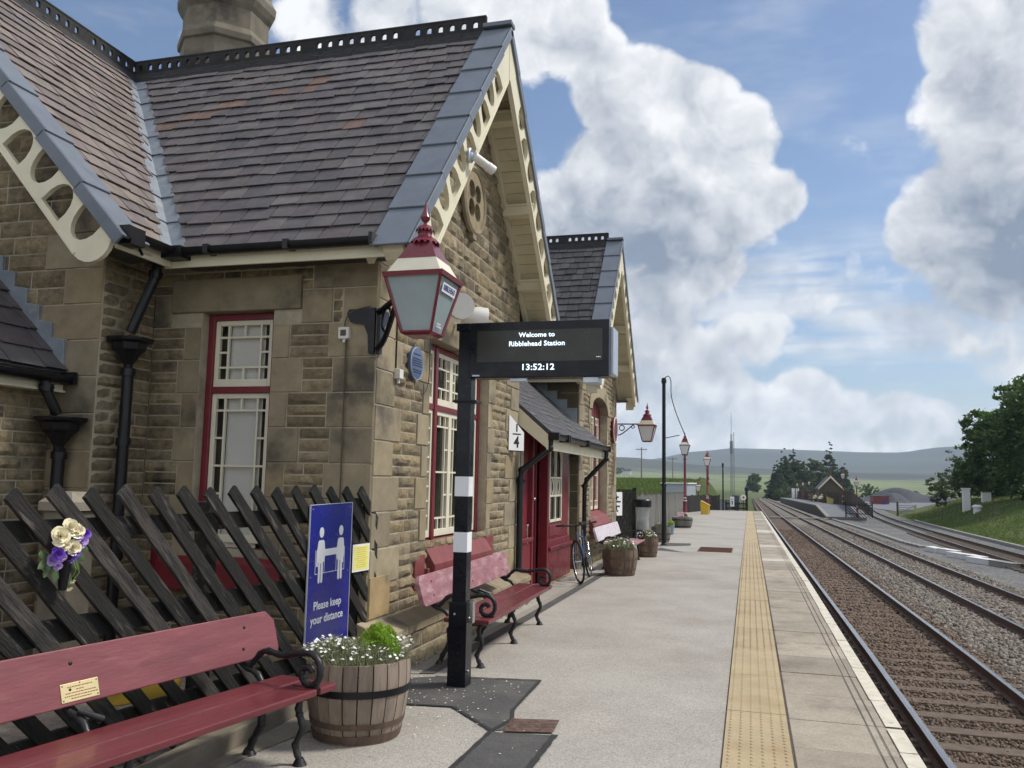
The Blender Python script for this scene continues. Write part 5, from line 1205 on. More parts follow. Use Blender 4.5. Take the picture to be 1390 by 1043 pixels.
for a, z, r, m in ((-.045, .05, .043, 'petal_cream'), (.02, .085, .040, 'petal_cream'), (.045, .070, .036, 'petal_cream'), (.075, .025, .033, 'petal_lilac'), (.095, .052, .030, 'petal_purple'), (.033, -.002, .034, 'petal_cream'), (-.015, .012, .026, 'petal_cream'),
                   (-.055, -.022, .030, 'petal_purple'), (-.065, -.05, .024, 'petal_lilac'), (.018, -.045, .036, 'petal_purple'), (.045, -.025, .028, 'petal_purple'), (-.04, -.075, .020, 'petal_lilac'), (.052, .045, .022, 'petal_lilac'), (-.025, -.038, .022, 'petal_lilac')):
    rose(FB(a*1.12, z*1.12, .10+random.uniform(-.012, .012)), r*1.15, m, V((.9, -.45, .15))+V((0, a*3, z*3)), fl)
mb = MB()
def leaf(mb, p0, d, L, w_, up):
    d = V(d).normalized(); up = V(up); s = d.cross(up).normalized(); n = s.cross(d); b0 = len(mb.v)
    for i in range(6):
        t = i/5; ww = w_*sin(pi*min(1, t*.95+.03))**.8; p = V(p0)+d*L*t-n*(.12*L*t*t)
        mb.v += [tuple(p-s*ww-n*ww*.3), tuple(p), tuple(p+s*ww-n*ww*.3)]
    for i in range(5):
        for j in range(2): q = b0+i*3+j; mb.f.append((q, q+1, q+4, q+3))
for a, z, da, dz, L in ((-.06, -.05, -1, -.5, .09), (-.05, -.07, -.8, -1, .085), (-.02, -.09, -.3, -1, .08), (.03, -.10, .15, -1, .11), (.0, -.09, -.1, -1, .07), (.075, -.03, .7, -.6, .075), (.085, -.02, .9, .5, .06), (.10, -.01, .8, -.2, .05), (-.08, -.03, -1, .1, .06), (.055, -.055, .6, -.9, .08)):
    leaf(mb, FB(a, z, .07), FD*da+V((.25, 0, dz)), L, .02, (1, -.3, .2))
mb.build('leaf', 'leaf_dark', fl, smooth=60)
mb = MB()
for a0, a1, z1 in ((.03, .035, -.165), (.05, .02, -.205)): mb.tube([FB(a0, -.05, .10), FB(a0+.01, (-.05+z1)/2, .125), FB(a1, z1+.02, .11)], .0022, 6)
for i in range(8): mb.tube([FB(random.uniform(-.04, .06), 0, .08), FB(.01, -.17, .07)], .002, 5)
mb.build('stem', 'leaf_lime', fl)
for a, z, m in ((.035, -.165, 'petal_cream'), (.02, -.20, 'petal_cream')): rose(FB(a, z, .11), .024, m, V((.5, 0, -1)), fl, n=7, open_=.8)
mb = MB(); mb.lathe([(.018, -.21), (.038, -.05), (.045, -.045), (.03, -.05)], FB(.015, 0, .072), 14); mb.build('holder', 'black_iron', fl, smooth=50)
# ------------------------------------------------------------------ benches
def knob(p, r, n=1):
    """radius list that swells like a cut branch"""
    return [r*(1+.28*(1 if i % 2 else 0)+random.uniform(-.08, .1)) for i in range(len(p))]
def dense(P, k=3):
    P = [V(p) for p in P]; out = []
    for i in range(len(P)-1):
        p0 = P[max(i-1, 0)]; p1, p2 = P[i], P[i+1]; p3 = P[min(i+2, len(P)-1)]
        for j in range(k):
            t = j/k; out.append(.5*((2*p1)+(p2-p0)*t+(2*p0-5*p1+4*p2-p3)*t*t+(3*p1-p0-3*p2+p3)*t*t*t))
    return out+[P[-1]]
def bench(mseat, mback, label, group, plaque=False):
    t = empty('platform_bench', (0, 0, 0), label, 'bench', group)
    def plank(name, x0, x1, z0, z1, y0, y1, m, tilt=None, clip=.03):
        mb = MB(); n = 12
        pts = [(y0, -1), (y1, -1)]
        mb.box(((x0+x1)/2, (y0+y1)/2, (z0+z1)/2), (x1-x0, y1-y0, z1-z0)); return mb.build(name, m, t, bevel=.009)
    plank('seat_plank', -.20, -.012, .385, .425, -1.3, 1.3, mseat); plank('seat_plank', -.002, .20, .383, .423, -1.3, 1.13, mseat); plank('seat_plank', -.002, .20, .383, .423, 1.16, 1.3, mseat)
    a = R(17); BF = Fr((-.345, -1.42, .51), (0, 1, 0), (-sin(a), 0, cos(a)))
    out = [(0, .03), (.03, 0), (2.81, 0), (2.84, .03), (2.84, .20), (2.78, .262), (.06, .262), (0, .20)]
    mb = MB(); mb.prism(BF, out, -.02, .022); bo = mb.build('backrest', mback, t, bevel=.006)
    bt = MB()
    for y in (.28, 1.42, 2.56):
        for z in (.07, .19): bt.ball(BF(y+random.uniform(-.02, .02), z, .022), .011, 8, 5, (.5, 1, 1))
    bt.build('bolt', 'rustic_iron', bo, smooth=50)
    for y in (-1.14, 0, 1.14):
        f = MB(); p = dense([(.10, y, .39), (.065, y, .30), (.10, y, .20), (.055, y, .10), (.085, y, .03), (.09, y, 0)]); f.tube(p, knob(p, .017), 8); f.lathe([(.042, 0), (.034, .015), (.02, .04)], (.09, y, 0), 10)
        for q in (p[4], p[9]): f.ball(q, .024, 7, 5)
        f.build('front_leg', 'rustic_iron', t, smooth=50)
        f = MB(); p = dense([(-.13, y, .39), (-.20, y, .30), (-.195, y, .18), (-.255, y, .08), (-.275, y, 0)]); f.tube(p, knob(p, .019), 8); f.lathe([(.045, 0), (.036, .015), (.022, .04)], (-.277, y, 0), 10); f.ball(p[6], .027, 7, 5); f.build('rear_leg', 'rustic_iron', t, smooth=50)
        f = MB(); p = dense([(.14, y, .37), (.0, y, .355), (-.17, y, .37), (-.24, y, .45), (-.345, y, .49), (-.385, y, .55), (-.42, y, .66)]); f.tube(p, knob(p, .016), 8); f.build('back_support', 'rustic_iron', t, smooth=50)
        if y:
            f = MB(); p = dense([(-.375, y, .53), (-.30, y, .50), (-.20, y, .585), (-.06, y, .575), (.06, y, .60), (.15, y, .60), (.20, y, .55), (.20, y, .475), (.15, y, .435), (.09, y, .455), (.085, y, .51), (.13, y, .53), (.155, y, .505)], 4); f.tube(p, knob(p, .0165), 8); f.tube([(.19, y, .44), (.17, y, .40), (.13, y, .37)], .017, 8); f.build('armrest', 'rustic_iron', t, smooth=50)
        else:
            f = MB(); f.tube([(-.28, y, .5), (-.2, y+.07, .46), (-.26, y+.1, .43)], [.013, .016, .01], 7); f.build('branch_stub', 'rustic_iron', t, smooth=50)
    if plaque:
        mb = MB(); mb.fbox(BF, 1.37, 1.57, .018, .103, .022, .026); po = mb.build('memorial_plate', 'brass', t, bevel=.002)
        mb = MB()
        for y, z in ((1.38, .028), (1.38, .094), (1.56, .028), (1.56, .094), (1.47, .097)): mb.ball(BF(y, z, .026), .0035, 8, 4)
        mb.build('screw', 'rustic_iron', po)
        mb = MB()
        for k, (z, L) in enumerate(((.084, .13), (.070, .04), (.057, .155), (.044, .165), (.032, .10))):
            y = 1.47-L/2
            while y < 1.47+L/2: q = random.uniform(.004, .014); mb.fbox(BF, y, y+q, z-.002, z+.002, .026, .0265); y += q+.003
        mb.build('engraving', 'maroon', po)
    return t
b1 = bench('bench_seat', 'bench_back', 'nearest maroon bench with a small brass plate, in front of the black fence', 'maroon benches along the platform', True)
place(b1, (-2.713, 3.325, 0), R(-10.2))
b2 = bench('bench_seat', 'bench_pale', 'maroon bench with a faded pink back, behind the black and white banded post', 'maroon benches along the platform'); place(b2, (-2.33, 8.25, 0), R(1))
b3 = bench('bench_pale', 'bench_white', 'farthest bench with a bleached almost white back, between two barrels past the bicycle', 'maroon benches along the platform'); place(b3, (-2.33, 16.92, grade(17)), 0)
# ------------------------------------------------------------------ barrels and their plants
def barrel(r, h, mat_, label, group='half barrels used as planters', bands=((.28, 'black_iron'), (.80, None))):
    t = empty('barrel_planter', (0, 0, 0), label, 'planter', group); n = 22; rb = lambda f: r*(.86+.20*sin(f*pi*.62))
    mb = MB()
    for k in range(n):
        a0, a1 = 2*pi*k/n+.012, 2*pi*(k+1)/n-.012; jr = random.uniform(-.003, .003); jt = random.uniform(-.008, .006); b0 = len(mb.v); m = 8
        for j in range(m+1):
            z = h*j/m+(jt if j == m else 0); q = rb(j/m)+jr
            for rr, dd in ((q, 0), (q-.022, 0)):
                for a in (a0, (a0+a1)/2, a1): mb.v.append((rr*cos(a), rr*sin(a), z))
        for j in range(m):
            s = b0+j*6
            for i in (0, 1): mb.f.append((s+i, s+i+1, s+i+7, s+i+6)); mb.f.append((s+3+i, s+9+i, s+10+i, s+4+i))
            mb.f.append((s, s+6, s+9, s+3)); mb.f.append((s+2, s+5, s+11, s+8))
        s = b0+m*6; mb.f += [(s, s+1, s+4, s+3), (s+1, s+2, s+5, s+4)]
    mb.build('staves', mat_, t, smooth=35)
    for f0, f1, mm in bands:
        mb = MB(); mb.lathe([(rb(f0)+.003, h*f0), (rb(f0)+.006, h*f0), (rb(f1)+.006, h*f1), (rb(f1)+.003, h*f1)], (0, 0, 0), 44, cap=False); mb.build('hoop', mm, t, smooth=30)
    mb = MB(); mb.lathe([(r*.97, h*.86), (r*.97, h*.87)], (0, 0, 0), 24); mb.build('soil', 'soil', t)
    return t
HB = ((.02, .12, 'barrel_dark'), (.20, .27, 'barrel_dark'), (.60, .69, 'black_iron'))
def blades(name, n, rad, z0, h, mm, parent, w_=.004, lean=.6, clump=None, curl=.3, L=(.06, .16)):
    a = rng.uniform(0, 2*pi, n); q = np.sqrt(rng.uniform(0, 1, n))*rad; c = clump or (0, 0)
    x = c[0]+q*np.cos(a); y = c[1]+q*np.sin(a); l = rng.uniform(*L, n); hh = z0+h*(1-(q/rad)**2)*rng.uniform(.3, 1, n)
    dr = np.stack([np.cos(a)*q/rad*lean+rng.normal(0, .35, n), np.sin(a)*q/rad*lean+rng.normal(0, .35, n), np.ones(n)], -1); dr /= np.linalg.norm(dr, axis=1)[:, None]
    s = rng.normal(size=(n, 3)); s = np.cross(dr, s); s /= np.linalg.norm(s, axis=1)[:, None]
    p = np.stack([x, y, hh], -1); ww = w_*rng.uniform(.6, 1.4, n)[:, None]; b_ = p-dr*l[:, None]*.4; t = p+dr*l[:, None]*.6
    v = np.stack([b_-s*ww, b_+s*ww, p+s*ww*1.2+dr*.0, t, p-s*ww*1.2], 1).reshape(-1, 3); v = v+np.array(org(parent))
    f = (np.arange(n)[:, None]*5)[:, :, None]+np.array([[0, 1, 2], [0, 2, 4], [4, 2, 3]])[None]
    return np_mesh(name, v, f.reshape(-1, 3), mm, parent, 3)
def flowers(n, rad, z0, h, mm, parent, r=.009, stems=True, c=(0, 0), name='flower_head'):
    mb = MB(); sm = MB(); o = org(parent)
    for i in range(n):
        a = random.uniform(0, 2*pi); q = sqrt(random.random())*rad; z = z0+h*(1-.6*(q/rad)**2)*random.uniform(.45, 1.1); p = V((c[0]+q*cos(a), c[1]+q*sin(a), z))
        nz = V((random.gauss(0, .5), random.gauss(0, .5), 1)).normalized(); u = nz.orthogonal().normalized(); w_ = nz.cross(u)
        for k in range(5):
            t = 2*pi*k/5; d = u*cos(t)+w_*sin(t); s = nz.cross(d); mb.add([p+o, p+d*r*.6-s*r*.42+o, p+d*r*1.15-s*r*.16+nz*r*.2+o, p+d*r*1.15+s*r*.16+nz*r*.2+o, p+d*r*.6+s*r*.42+o], [(0,1,2,3,4)])
        if stems: sm.tube([p+o, V((c[0]+q*.8*cos(a), c[1]+q*.8*sin(a), z-.10))+o], .0012, 3, cap=False)
    ob = mb.build(name, mm, parent)
    if stems: sm.build('stem', 'leaf_silver', parent)
    return ob
def plant(loc, r, z, label, dens=1.0, lime=False, group='plants growing in the barrels', h=.13, fl=60, sc_=1):
    t = empty('flowering_plant', (0, 0, 0), label, 'plant', group)
    blades('foliage', int(2900*dens), r*.98, z, h, 'leaf_silver', t, w_=.0032*sc_, L=(.05, .12))
    flowers(fl, r*1.02, z+.03, h, 'petal_white', t, r=.0095*sc_)
    place(t, loc); return t
bA = barrel(.305, .47, 'barrel_pale', 'nearest half barrel with one broad black hoop, beside the blue sign', bands=HB); place(bA, (-2.385, 5.07, 0))
pA = plant((-2.385, 5.07, 0), .305, .44, 'silver leaved plant with small white flowers spilling from the nearest barrel', 2.4, fl=260, h=.10)
blades('foliage', 2600, .17, .47, .09, 'leaf_silver', pA, w_=.003, L=(.05, .11), clump=(-.13, -.10)); flowers(130, .19, .50, .10, 'petal_white', pA, r=.0105, c=(-.14, -.10)); flowers(50, .12, .50, .12, 'petal_white', pA, r=.0105, c=(.20, .12))
pL = empty('shrubby_plant', (0, 0, 0), 'bright lime green bushy plant behind the white flowers in the nearest barrel', 'plant', 'plants growing in the barrels')
for cx_, cy_, rr_, hh_ in ((0, 0, .13, .20), (-.07, .05, .10, .15), (.08, -.03, .09, .14), (.03, .09, .09, .17), (-.03, -.08, .08, .11)): blades('foliage', 3600, rr_, .47, hh_, 'leaf_lime', pL, w_=.0055, L=(.014, .036), lean=1.6, clump=(cx_, cy_)); place(pL, (-2.30, 5.14, 0))
for (x, y, r, h, mm, lb, pl) in ((-2.165, 14.85, .285, .44, 'barrel_wood', 'dark half barrel in front of the bleached bench, next to the bicycle', 'pale tufted plant filling the barrel beside the bicycle'),
                                 (-2.175, 19.05, .225, .40, 'barrel_wood', 'smaller half barrel at the far end of the bleached bench, near the tall black pole', 'pale tufted plant filling the barrel just before the tall black pole')):
    t = barrel(r, h, mm, lb, bands=((.02, .1, 'barrel_dark'), (.22, .30, 'barrel_dark'), (.62, .71, 'barrel_dark'))); place(t, (x, y, grade(y)))
    plant((x, y, grade(y)), r*.98, h-.03, pl, .8, fl=90, h=.20, sc_=1.7)
t = barrel(.30, .36, 'grey_wood', 'large pale half barrel at the foot of the nearest tall maroon lamp post', bands=((.12, .2, 'black_iron'), (.75, .84, 'black_iron'))); place(t, (-2.55, 34.3, grade(34)), 0, (1.25, 1.25, 1.1))
plant((-2.55, 34.3, grade(34)), .3, .36, 'low yellowish plant in the large pale barrel by the maroon lamp post', .4, fl=25, h=.08, sc_=1.6)
cd = MB(); cd.box((0, 0, .12), (.28, .02, .24), (R(-15), 0, R(20))); o = cd.build('card', 'paper_pink'); place(o, (-2.62, 34.25, grade(34)+.38)); tag(o, 'small pink picture card stuck in the large pale barrel', 'card')
t = barrel(.26, .42, 'grey_wood', 'grey weathered half barrel half hidden behind the tall black pole', bands=((.15, .25, 'barrel_dark'), (.5, .6, 'barrel_dark'))); place(t, (-2.42, 24.6, grade(24)))
plant((-2.42, 24.6, grade(24)), .22, .40, 'sparse pale plant in the grey barrel behind the tall black pole', .25, fl=10, h=.12, sc_=1.6)
t = empty('flower_pot', (-2.50, 28.7, grade(28.7)), 'small blue grey pot of yellow flowers on the platform past the tall black pole', 'pot'); mb = MB(); mb.lathe([(.08, 0), (.11, .30), (.12, .30), (.12, .33), (.10, .33)], (-2.5, 28.7, grade(28.7)), 16); mb.build('pot', 'pot_blue', t, smooth=40)
blades('foliage', 300, .11, .33, .12, 'leaf_lime', t, w_=.006); flowers(30, .11, .36, .1, 'petal_yellow', t, r=.015, stems=False)
# ------------------------------------------------------------------ information display on its striped post
t = empty('information_display', (-2.19, 6.46, 0), 'black departure screen showing the time, on a square black and white banded post', 'display')
mb = MB(); mb.box((-2.19, 6.46, 1.42), (.112, .112, 2.78)); po = mb.build('post', 'navy_metal', t, bevel=.004)
mb = MB(); mb.box((-2.19, 6.46, .315), (.148, .148, .63)); mb.box((-2.19, 6.46, .635), (.154, .154, .012)); sl_o = mb.build('post_sleeve', 'navy_metal', t, bevel=.004)
mb = MB()
for x, y, z in ((-2.215, 6.384, .55), (-2.112, 6.43, .12), (-2.112, 6.43, .52), (-2.112, 6.49, .62)): mb.ball((x, y, z), .011, 8, 5)
mb.box((-2.10, 6.47, .56), (.03, .06, .16)); mb.build('bolt', 'chrome', sl_o, smooth=40)
for z in (1.10, 1.535): mb = MB(); mb.box((-2.19, 6.46, z), (.115, .115, .155)); mb.build('white_band', 'band_white', t)
mb = MB(); mb.box((-2.19, 6.46, 2.21), (.15, .15, .022)); mb.tube([(-2.28, 6.39, 2.21), (-2.09, 6.39, 2.21)], .008, 6); mb.tube([(-2.09, 6.39, 2.21), (-2.09, 6.53, 2.21)], .010, 6); mb.build('clamp', 'black_iron', t)
DF = Fr((-2.15, 6.39, 2.395), (1, 0, 0))
mb = MB(); mb.fbox(DF, 0, 1.125, 0, .445, -.10, 0); mb.fbox(DF, .0, 1.09, .02, .43, -.32, -.10); cs_ = mb.build('screen_housing', 'navy_metal', t, bevel=.006)
mb = MB(); mb.fbox(DF, -.115, 0, .385, .445, -.16, .0); mb.build('bracket_arm', 'navy_metal', t, bevel=.004)
mb = MB(); mb.fbox(DF, 1.1, 1.145, .03, .40, -.34, -.105); mb.build('side_panel', 'alu', t, bevel=.006)
mb = MB(); mb.fbox(DF, .065, 1.075, .125, .375, .0, .003); so_ = mb.build('screen', 'screen_off', t)
def pixel_text(s, w_, h_, a, b_, drop):
    o = text('lettering', s, h_, DF, a, b_, .0045, 'led_white', so_, bold=.0012, sx=w_, space=1.04); return o
pixel_text('Welcome to', 1.05, .052, .555, .335, 0); pixel_text('Ribblehead Station', 1.05, .055, .555, .265, 0); pixel_text('13:52:12', 1.12, .068, .565, .078, 0)
mb = MB()
for i in range(3): mb.fbox(DF, 1.03+i*.012, 1.036+i*.012, .150, .154, .003, .005)
mb.build('screen_dots', 'led_white', so_)
mb = MB(); mb.fbox(DF, .03, .09, .012, .024, .0, .003); mb.build('maker_plate', 'alu', t)
mb = MB(); mb.fbox(DF, .33, .47, -.03, 0, -.08, -.03); mb.fbox(DF, .92, 1.04, -.045, 0, -.2, -.02); mb.build('sensor', 'alu', t, bevel=.004)
# ------------------------------------------------------------------ lanterns
def lantern_parts(t, o, s=1.0, glass='lamp_glass', red='lamp_red', label_txt=False):
    o = V(o); wt, wb, hb = .215*s, .115*s, .40*s; AX = Matrix.Identity(3)
    sq = lambda r, z: [(-r, -r, z), (r, -r, z), (r, r, z), (-r, r, z)]
    fr_ = MB()
    for i in range(4):
        a, c = V(sq(wb, 0)[i]), V(sq(wt, hb)[i]); fr_.tube([o+a, o+c], .013*s, 4)
        a2, c2 = V(sq(wb, 0)[(i+1) % 4]), V(sq(wt, hb)[(i+1) % 4]); fr_.tube([o+a, o+a2], .013*s, 4)
    fr_.lathe([(wb*1.2, -.02*s), (wb*1.42, 0)], o, 4, ph=.5); fr_.lathe([(wt*1.5, hb-.005), (wt*1.56, hb+.03*s), (wt*1.38, hb+.035*s)], o, 4, ph=.5, cap=False)
    f = fr_.build('lantern_frame', red, t, bevel=.002)
    g = MB()
    for i in range(4):
        q = [V(sq(wb*.97, .01*s)[i]), V(sq(wb*.97, .01*s)[(i+1) % 4]), V(sq(wt*.97, hb)[(i+1) % 4]), V(sq(wt*.97, hb)[i])]; g.add([o+p for p in q], [(0,1,2,3)])
    go_ = g.build('glass_panes', glass, t); sd_ = go_.modifiers.new('solid', 'SOLIDIFY'); sd_.thickness = .004
    z0 = hb+.03*s; c_ = MB(); c_.lathe([(wt*1.38, z0), (wt*.98, z0+.115*s)], o, 4, ph=.5, cap=False); c_.build('cream_hood', 'window_white', t)
    rr = MB(); rr.lathe([(wt*.99, z0+.115*s), (.075*s*1.414, z0+.265*s), (.07*s, z0+.27*s)], o, 4, ph=.5); h = rr.build('hood', red, t)
    fn_ = MB(); z = z0+.25*s
    fn_.lathe([(.115*s, z+.01*s), (.085*s, z+.04*s), (.055*s, z+.06*s), (.045*s, z+.10*s), (.07*s, z+.115*s), (.05*s, z+.14*s), (.015*s, z+.155*s), (.012*s, z+.17*s), (.032*s, z+.19*s), (.036*s, z+.21*s), (.022*s, z+.24*s), (.006*s, z+.32*s), (.002*s, z+.35*s)], o, 16)
    for k in range(16):
        th = 2*pi*k/16
        for r0, zz in ((.112, .012), (.07, .115)):
            d = V((cos(th), sin(th), 0)); q = V((-sin(th), cos(th), 0)); p = o+d*r0*s+V((0, 0, z+zz*s)); w_ = r0*s*.17; fn_.add([p-q*w_, p+q*w_, p+V((0, 0, -.022*s))+d*.006*s], [(0,1,2)])
    fn_.build('finial', red, t, smooth=35)
    if label_txt:
        n = V((1, 0, (wb-wt)/hb)).normalized(); n = V((1, 0, -(wt-wb)/hb)).normalized(); up = V((wt-wb, 0, hb)).normalized(); LF = Fr(o+V(((wb+wt*1.0)/2, 0, hb/2)), (0, 1, 0), up)
        st = MB(); st.fbox(LF, -.13*s, .15*s, .095*s, .165*s, .004, .006); so2 = st.build('name_strip', 'sign_white', t); text('lettering', 'RIBBLEHEAD', .055*s, LF, .01*s, .130*s, .0066, 'sign_blue', so2, bold=.001, sx=.78)
        st = MB()
        for r_, n_ in ((-.135, 3), (-.155, 4)):
            for i in range(n_): st.fbox(LF, (-.05+.026*i)*s, (-.032+.026*i)*s, (r_-.006)*s, (r_+.006)*s, .004, .005)
        st.build('small_print', 'sign_white', t)
    return f
t = empty('wall_lantern', (-3.0, 6.48, 2.62), 'large maroon and cream lantern on a bracket at the nearest corner of the building', 'lantern', 'wall lanterns')
LC = V((-2.33, 5.81, 2.655)); lantern_parts(t, LC, 1.0, label_txt=True)
mb = MB(); BFm = Fr((-3.01, 6.47, 0), (1, 0, 0))
mb.prism(BFm, [(-.26, 2.96), (-.24, 3.0), (0, 3.01), (0, 2.62), (-.05, 2.62), (-.06, 2.78), (-.10, 2.87), (-.22, 2.89)], -.0, .03)
BFs = Fr((-3.0, 6.47, 0), (0, 1, 0)); mb.prism(BFs, [(.18, 2.96), (.17, 3.0), (0, 3.01), (0, 2.62), (.05, 2.62), (.06, 2.78), (.10, 2.87), (.16, 2.89)], 0, .03)
dg = V((1, -1, 0)).normalized(); c0 = V((-2.98, 6.46, 0))
mb.tube([c0+V((0, 0, 2.97)), c0+dg*.35+V((0, 0, 3.02)), c0+dg*.70+V((0, 0, 3.08))], .026, 8); mb.tube(dense([c0+V((0, 0, 2.66)), c0+dg*.14+V((0, 0, 2.72)), c0+dg*.28+V((0, 0, 2.86)), c0+dg*.42+V((0, 0, 3.04))]), .024, 8)
mb.tube([c0+dg*(.08+.10*(1+cos(a)))+V((0, 0, 2.88+.10*sin(a))) for a in np.linspace(0, 2*pi, 20)], .012, 6); mb.build('bracket', 'navy_metal', t, smooth=40)
t = empty('wall_lantern', (-3.0, 19.75, 2.55), 'small maroon lantern hanging from a green scrolled bracket on the far corner of the building', 'lantern', 'wall lanterns'); lantern_parts(t, (-2.27, 19.8, 2.53), .88, 'lamp_glass_pale')
mb = MB(); mb.tube([(-3.0, 19.8, 2.93), (-2.45, 19.8, 2.93), (-2.27, 19.8, 2.93)], .016, 6); mb.tube(dense([(-3.0, 19.8, 2.68), (-2.9, 19.8, 2.68), (-2.75, 19.8, 2.78), (-2.6, 19.8, 2.91)]), .014, 6); mb.ring((-2.86, 19.8, 2.84), .06, .011, Matrix(((1, 0, 0), (0, 0, 1), (0, 1, 0)))); mb.ring((-2.60, 19.8, 2.87), .035, .010, Matrix(((1, 0, 0), (0, 0, 1), (0, 1, 0)))); mb.box((-2.99, 19.8, 2.8), (.03, .05, .34)); mb.build('bracket', 'navy_metal', t, smooth=40)
def lamp_post(label, h=3.05, group='maroon platform lamp posts', red='lamp_red', s=1.0, glass='lamp_glass_pale'):
    t = empty('lamp_post', (0, 0, 0), label, 'lamp post', group)
    mb = MB(); mb.lathe([(.15, 0), (.15, .25), (.11, .30), (.12, .36), (.10, .40), (.085, .9), (.09, .93), (.09, .97), (.06, 1.05), (.05, h-.25), (.075, h-.2), (.05, h-.12), (.035, h-.06), (.045, h)], (0, 0, 0), 12); mb.build('post', red, t, smooth=30)
    for z, r in ((.43, .105), (.98, .094), (1.10, .066)): b2_ = MB(); b2_.lathe([(r, z), (r, z+.035)], (0, 0, 0), 12); b2_.build('white_ring', 'band_white', t, smooth=30)
    for k in range(4): x = MB(); a = pi/4+k*pi/2; x.tube([(0, 0, h-.08), (.14*cos(a), .14*sin(a), h-.03), (.16*cos(a)*s, .16*sin(a)*s, h+.03)], .012, 5); x.build('cradle', red, t)
    lantern_parts(t, (0, 0, h+.02), s, glass); return t
lp = lamp_post('tall maroon lamp post behind the large pale barrel, nearest of the platform lamp posts'); place(lp, (-2.80, 39.2, grade(39)))
for (x, y, h_, lb) in ((-2.62, 56.5, 1, 'maroon lamp post beside the yellow grit bin near the platform end'), (-3.95, 70, .92, 'lamp post showing above the grey fence between the two maroon platform posts'), (-4.55, 101, .95, 'distant lamp post peeping out just right of the one by the grit bin')):
    c = copy_tree(lp); c['label'] = lb; place(c, (x, y, float(ground_z(x, y)) if y > 67 else grade(y)), 0, h_)
# ------------------------------------------------------------------ things fixed to the gable
t = empty('security_camera', (-2.56, 7.45, 4.62), 'small silver security camera fixed to the pierced gable board', 'camera'); mb = MB(); mb.lathe([(.045, 0), (.045, .03), (.03, .05)], (-2.555, 7.42, 4.66), 12, axis=Matrix(((0, 0, 1), (0, 1, 0), (-1, 0, 0)))); mb.ring((-2.53, 7.40, 4.66), .06, .016, Matrix(((0, 0, 1), (1, 0, 0), (0, 1, 0)))); mb.build('mount', 'alu', t, smooth=40)
ax_ = V((.55, .75, -.35)).normalized(); mb = MB(); p = V((-2.50, 7.42, 4.66)); mb.tube([p, p+ax_*.23], .042, 12); mb.tube([p+ax_*.17, p+ax_*.25], .048, 12); mb.build('camera_body', 'plastic_white', t, smooth=40)
t = empty('loudspeaker', (-3.0, 8.3, 3.25), 'pair of white horn loudspeakers on the gable wall behind the lantern', 'loudspeaker'); 
for k, (p, d) in enumerate(((V((-2.76, 7.85, 3.27)), V((.45, -.85, 0))), (V((-2.74, 8.15, 3.24)), V((.75, .5, -.1))))):
    d = d.normalized(); mb = MB(); mb.tube([p-d*.10, p, p+d*.06, p+d*.16], [.05, .10, .125, .13], 16); mb.build('horn', 'plastic_white', t, smooth=40)
mb = MB(); mb.tube([(-3.0, 8.3, 3.2), (-2.9, 8.3, 3.2), (-2.8, 8.3, 3.3)], .02, 8); mb.tube([(-2.78, 8.05, 3.3), (-2.78, 8.5, 3.3)], .02, 8); mb.tube([(-2.78, 8.1, 3.28), (-2.72, 8.6, 3.2)], .012, 6); mb.build('bracket', 'plastic_white', t, smooth=40)
PFq = Fr((-2.955, 7.27, 2.645), (0, 1, 0)); t = empty('wall_plaque', (-2.97, 7.27, 2.48), 'round blue plaque on the gable wall under the nearest lantern', 'plaque')
X90 = Matrix(((0, 0, 1), (1, 0, 0), (0, 1, 0)))
mb = MB(); mb.lathe([(.155, -.03), (.155, 0), (.145, .004)], PFq(0, 0, 0), 36, axis=X90); mb.build('plaque_disc', 'plaque_blue', t, smooth=30); mb = MB(); mb.ring(PFq(0, 0, 0), .150, .007, X90, 36, 6); mb.build('rim', 'plaque_rim', t)
mb = MB()
for i in range(9):
    z = .085-.021*i; L = .9*sqrt(max(0, .13**2-z*z)); y = -L
    if i in (1, 6): continue
    while y < L-.01: q = random.uniform(.008, .028); mb.fbox(PFq, y, min(y+q, L), z-.005, z+.005, .004, .006); y += q+.006
mb.build('lettering', 'plaque_text', t)
for (nm, p, lb, pth) in (('junction_box', (-3.29, 6.455, 2.80), 'small grey electrical box on the side wall left of the lantern bracket', [(-3.27, 6.45, 2.74), (-3.27, 6.455, 1.2)]), ('junction_box', (-2.97, 6.89, 2.50), 'small white electrical box on the gable wall below the plaque', [(-2.985, 6.86, 3.0), (-2.985, 6.86, 2.55)])):
    t = empty(nm, p, lb, 'electrical box', 'electrical boxes near the lantern'); mb = MB(); s = (.10, .05, .10) if p[1] < 6.5 else (.06, .085, .085); mb.box(p, s); mb.box((p[0], p[1], p[2]-.065), (.025, .025, .035)); mb.build('casing', 'plastic_white', t, bevel=.006)
    mb = MB(); mb.tube(pth, .007, 6)
    if p[1] < 6.5: mb.tube(dense([(-3.29, 6.45, 2.86), (-3.27, 6.44, 2.93), (-3.2, 6.44, 2.99), (-3.05, 6.44, 3.02)]), .006, 6); mb.box((p[0], p[1]-.027, p[2]), (.05, .006, .05))
    mb.build('cable', 'cable' if p[1] > 6.5 else 'dark_stone', t)
mb = MB(); mb.tube(dense([(-2.96, 7.60, 2.95), (-2.965, 7.62, 2.75), (-2.965, 7.60, 2.5), (-2.97, 7.5, 2.38), (-2.98, 7.45, 2.40)]), .005, 5); tag(mb.build('cable', 'cable', loc=(-2.96, 7.6, 2.4)), 'thin black cable hanging down the wall between the plaque and the window', 'cable')
t = empty('distance_marker', (-2.97, 10.66, 1.98), 'white board with a clipped corner reading one quarter, fixed beside the porch', 'sign')
QF_ = Fr((-2.99, 10.66, 1.98), V((1, .16, 0))); QF_ = Fr((-2.99, 10.55, 1.97), V((.42, .9, 0)))
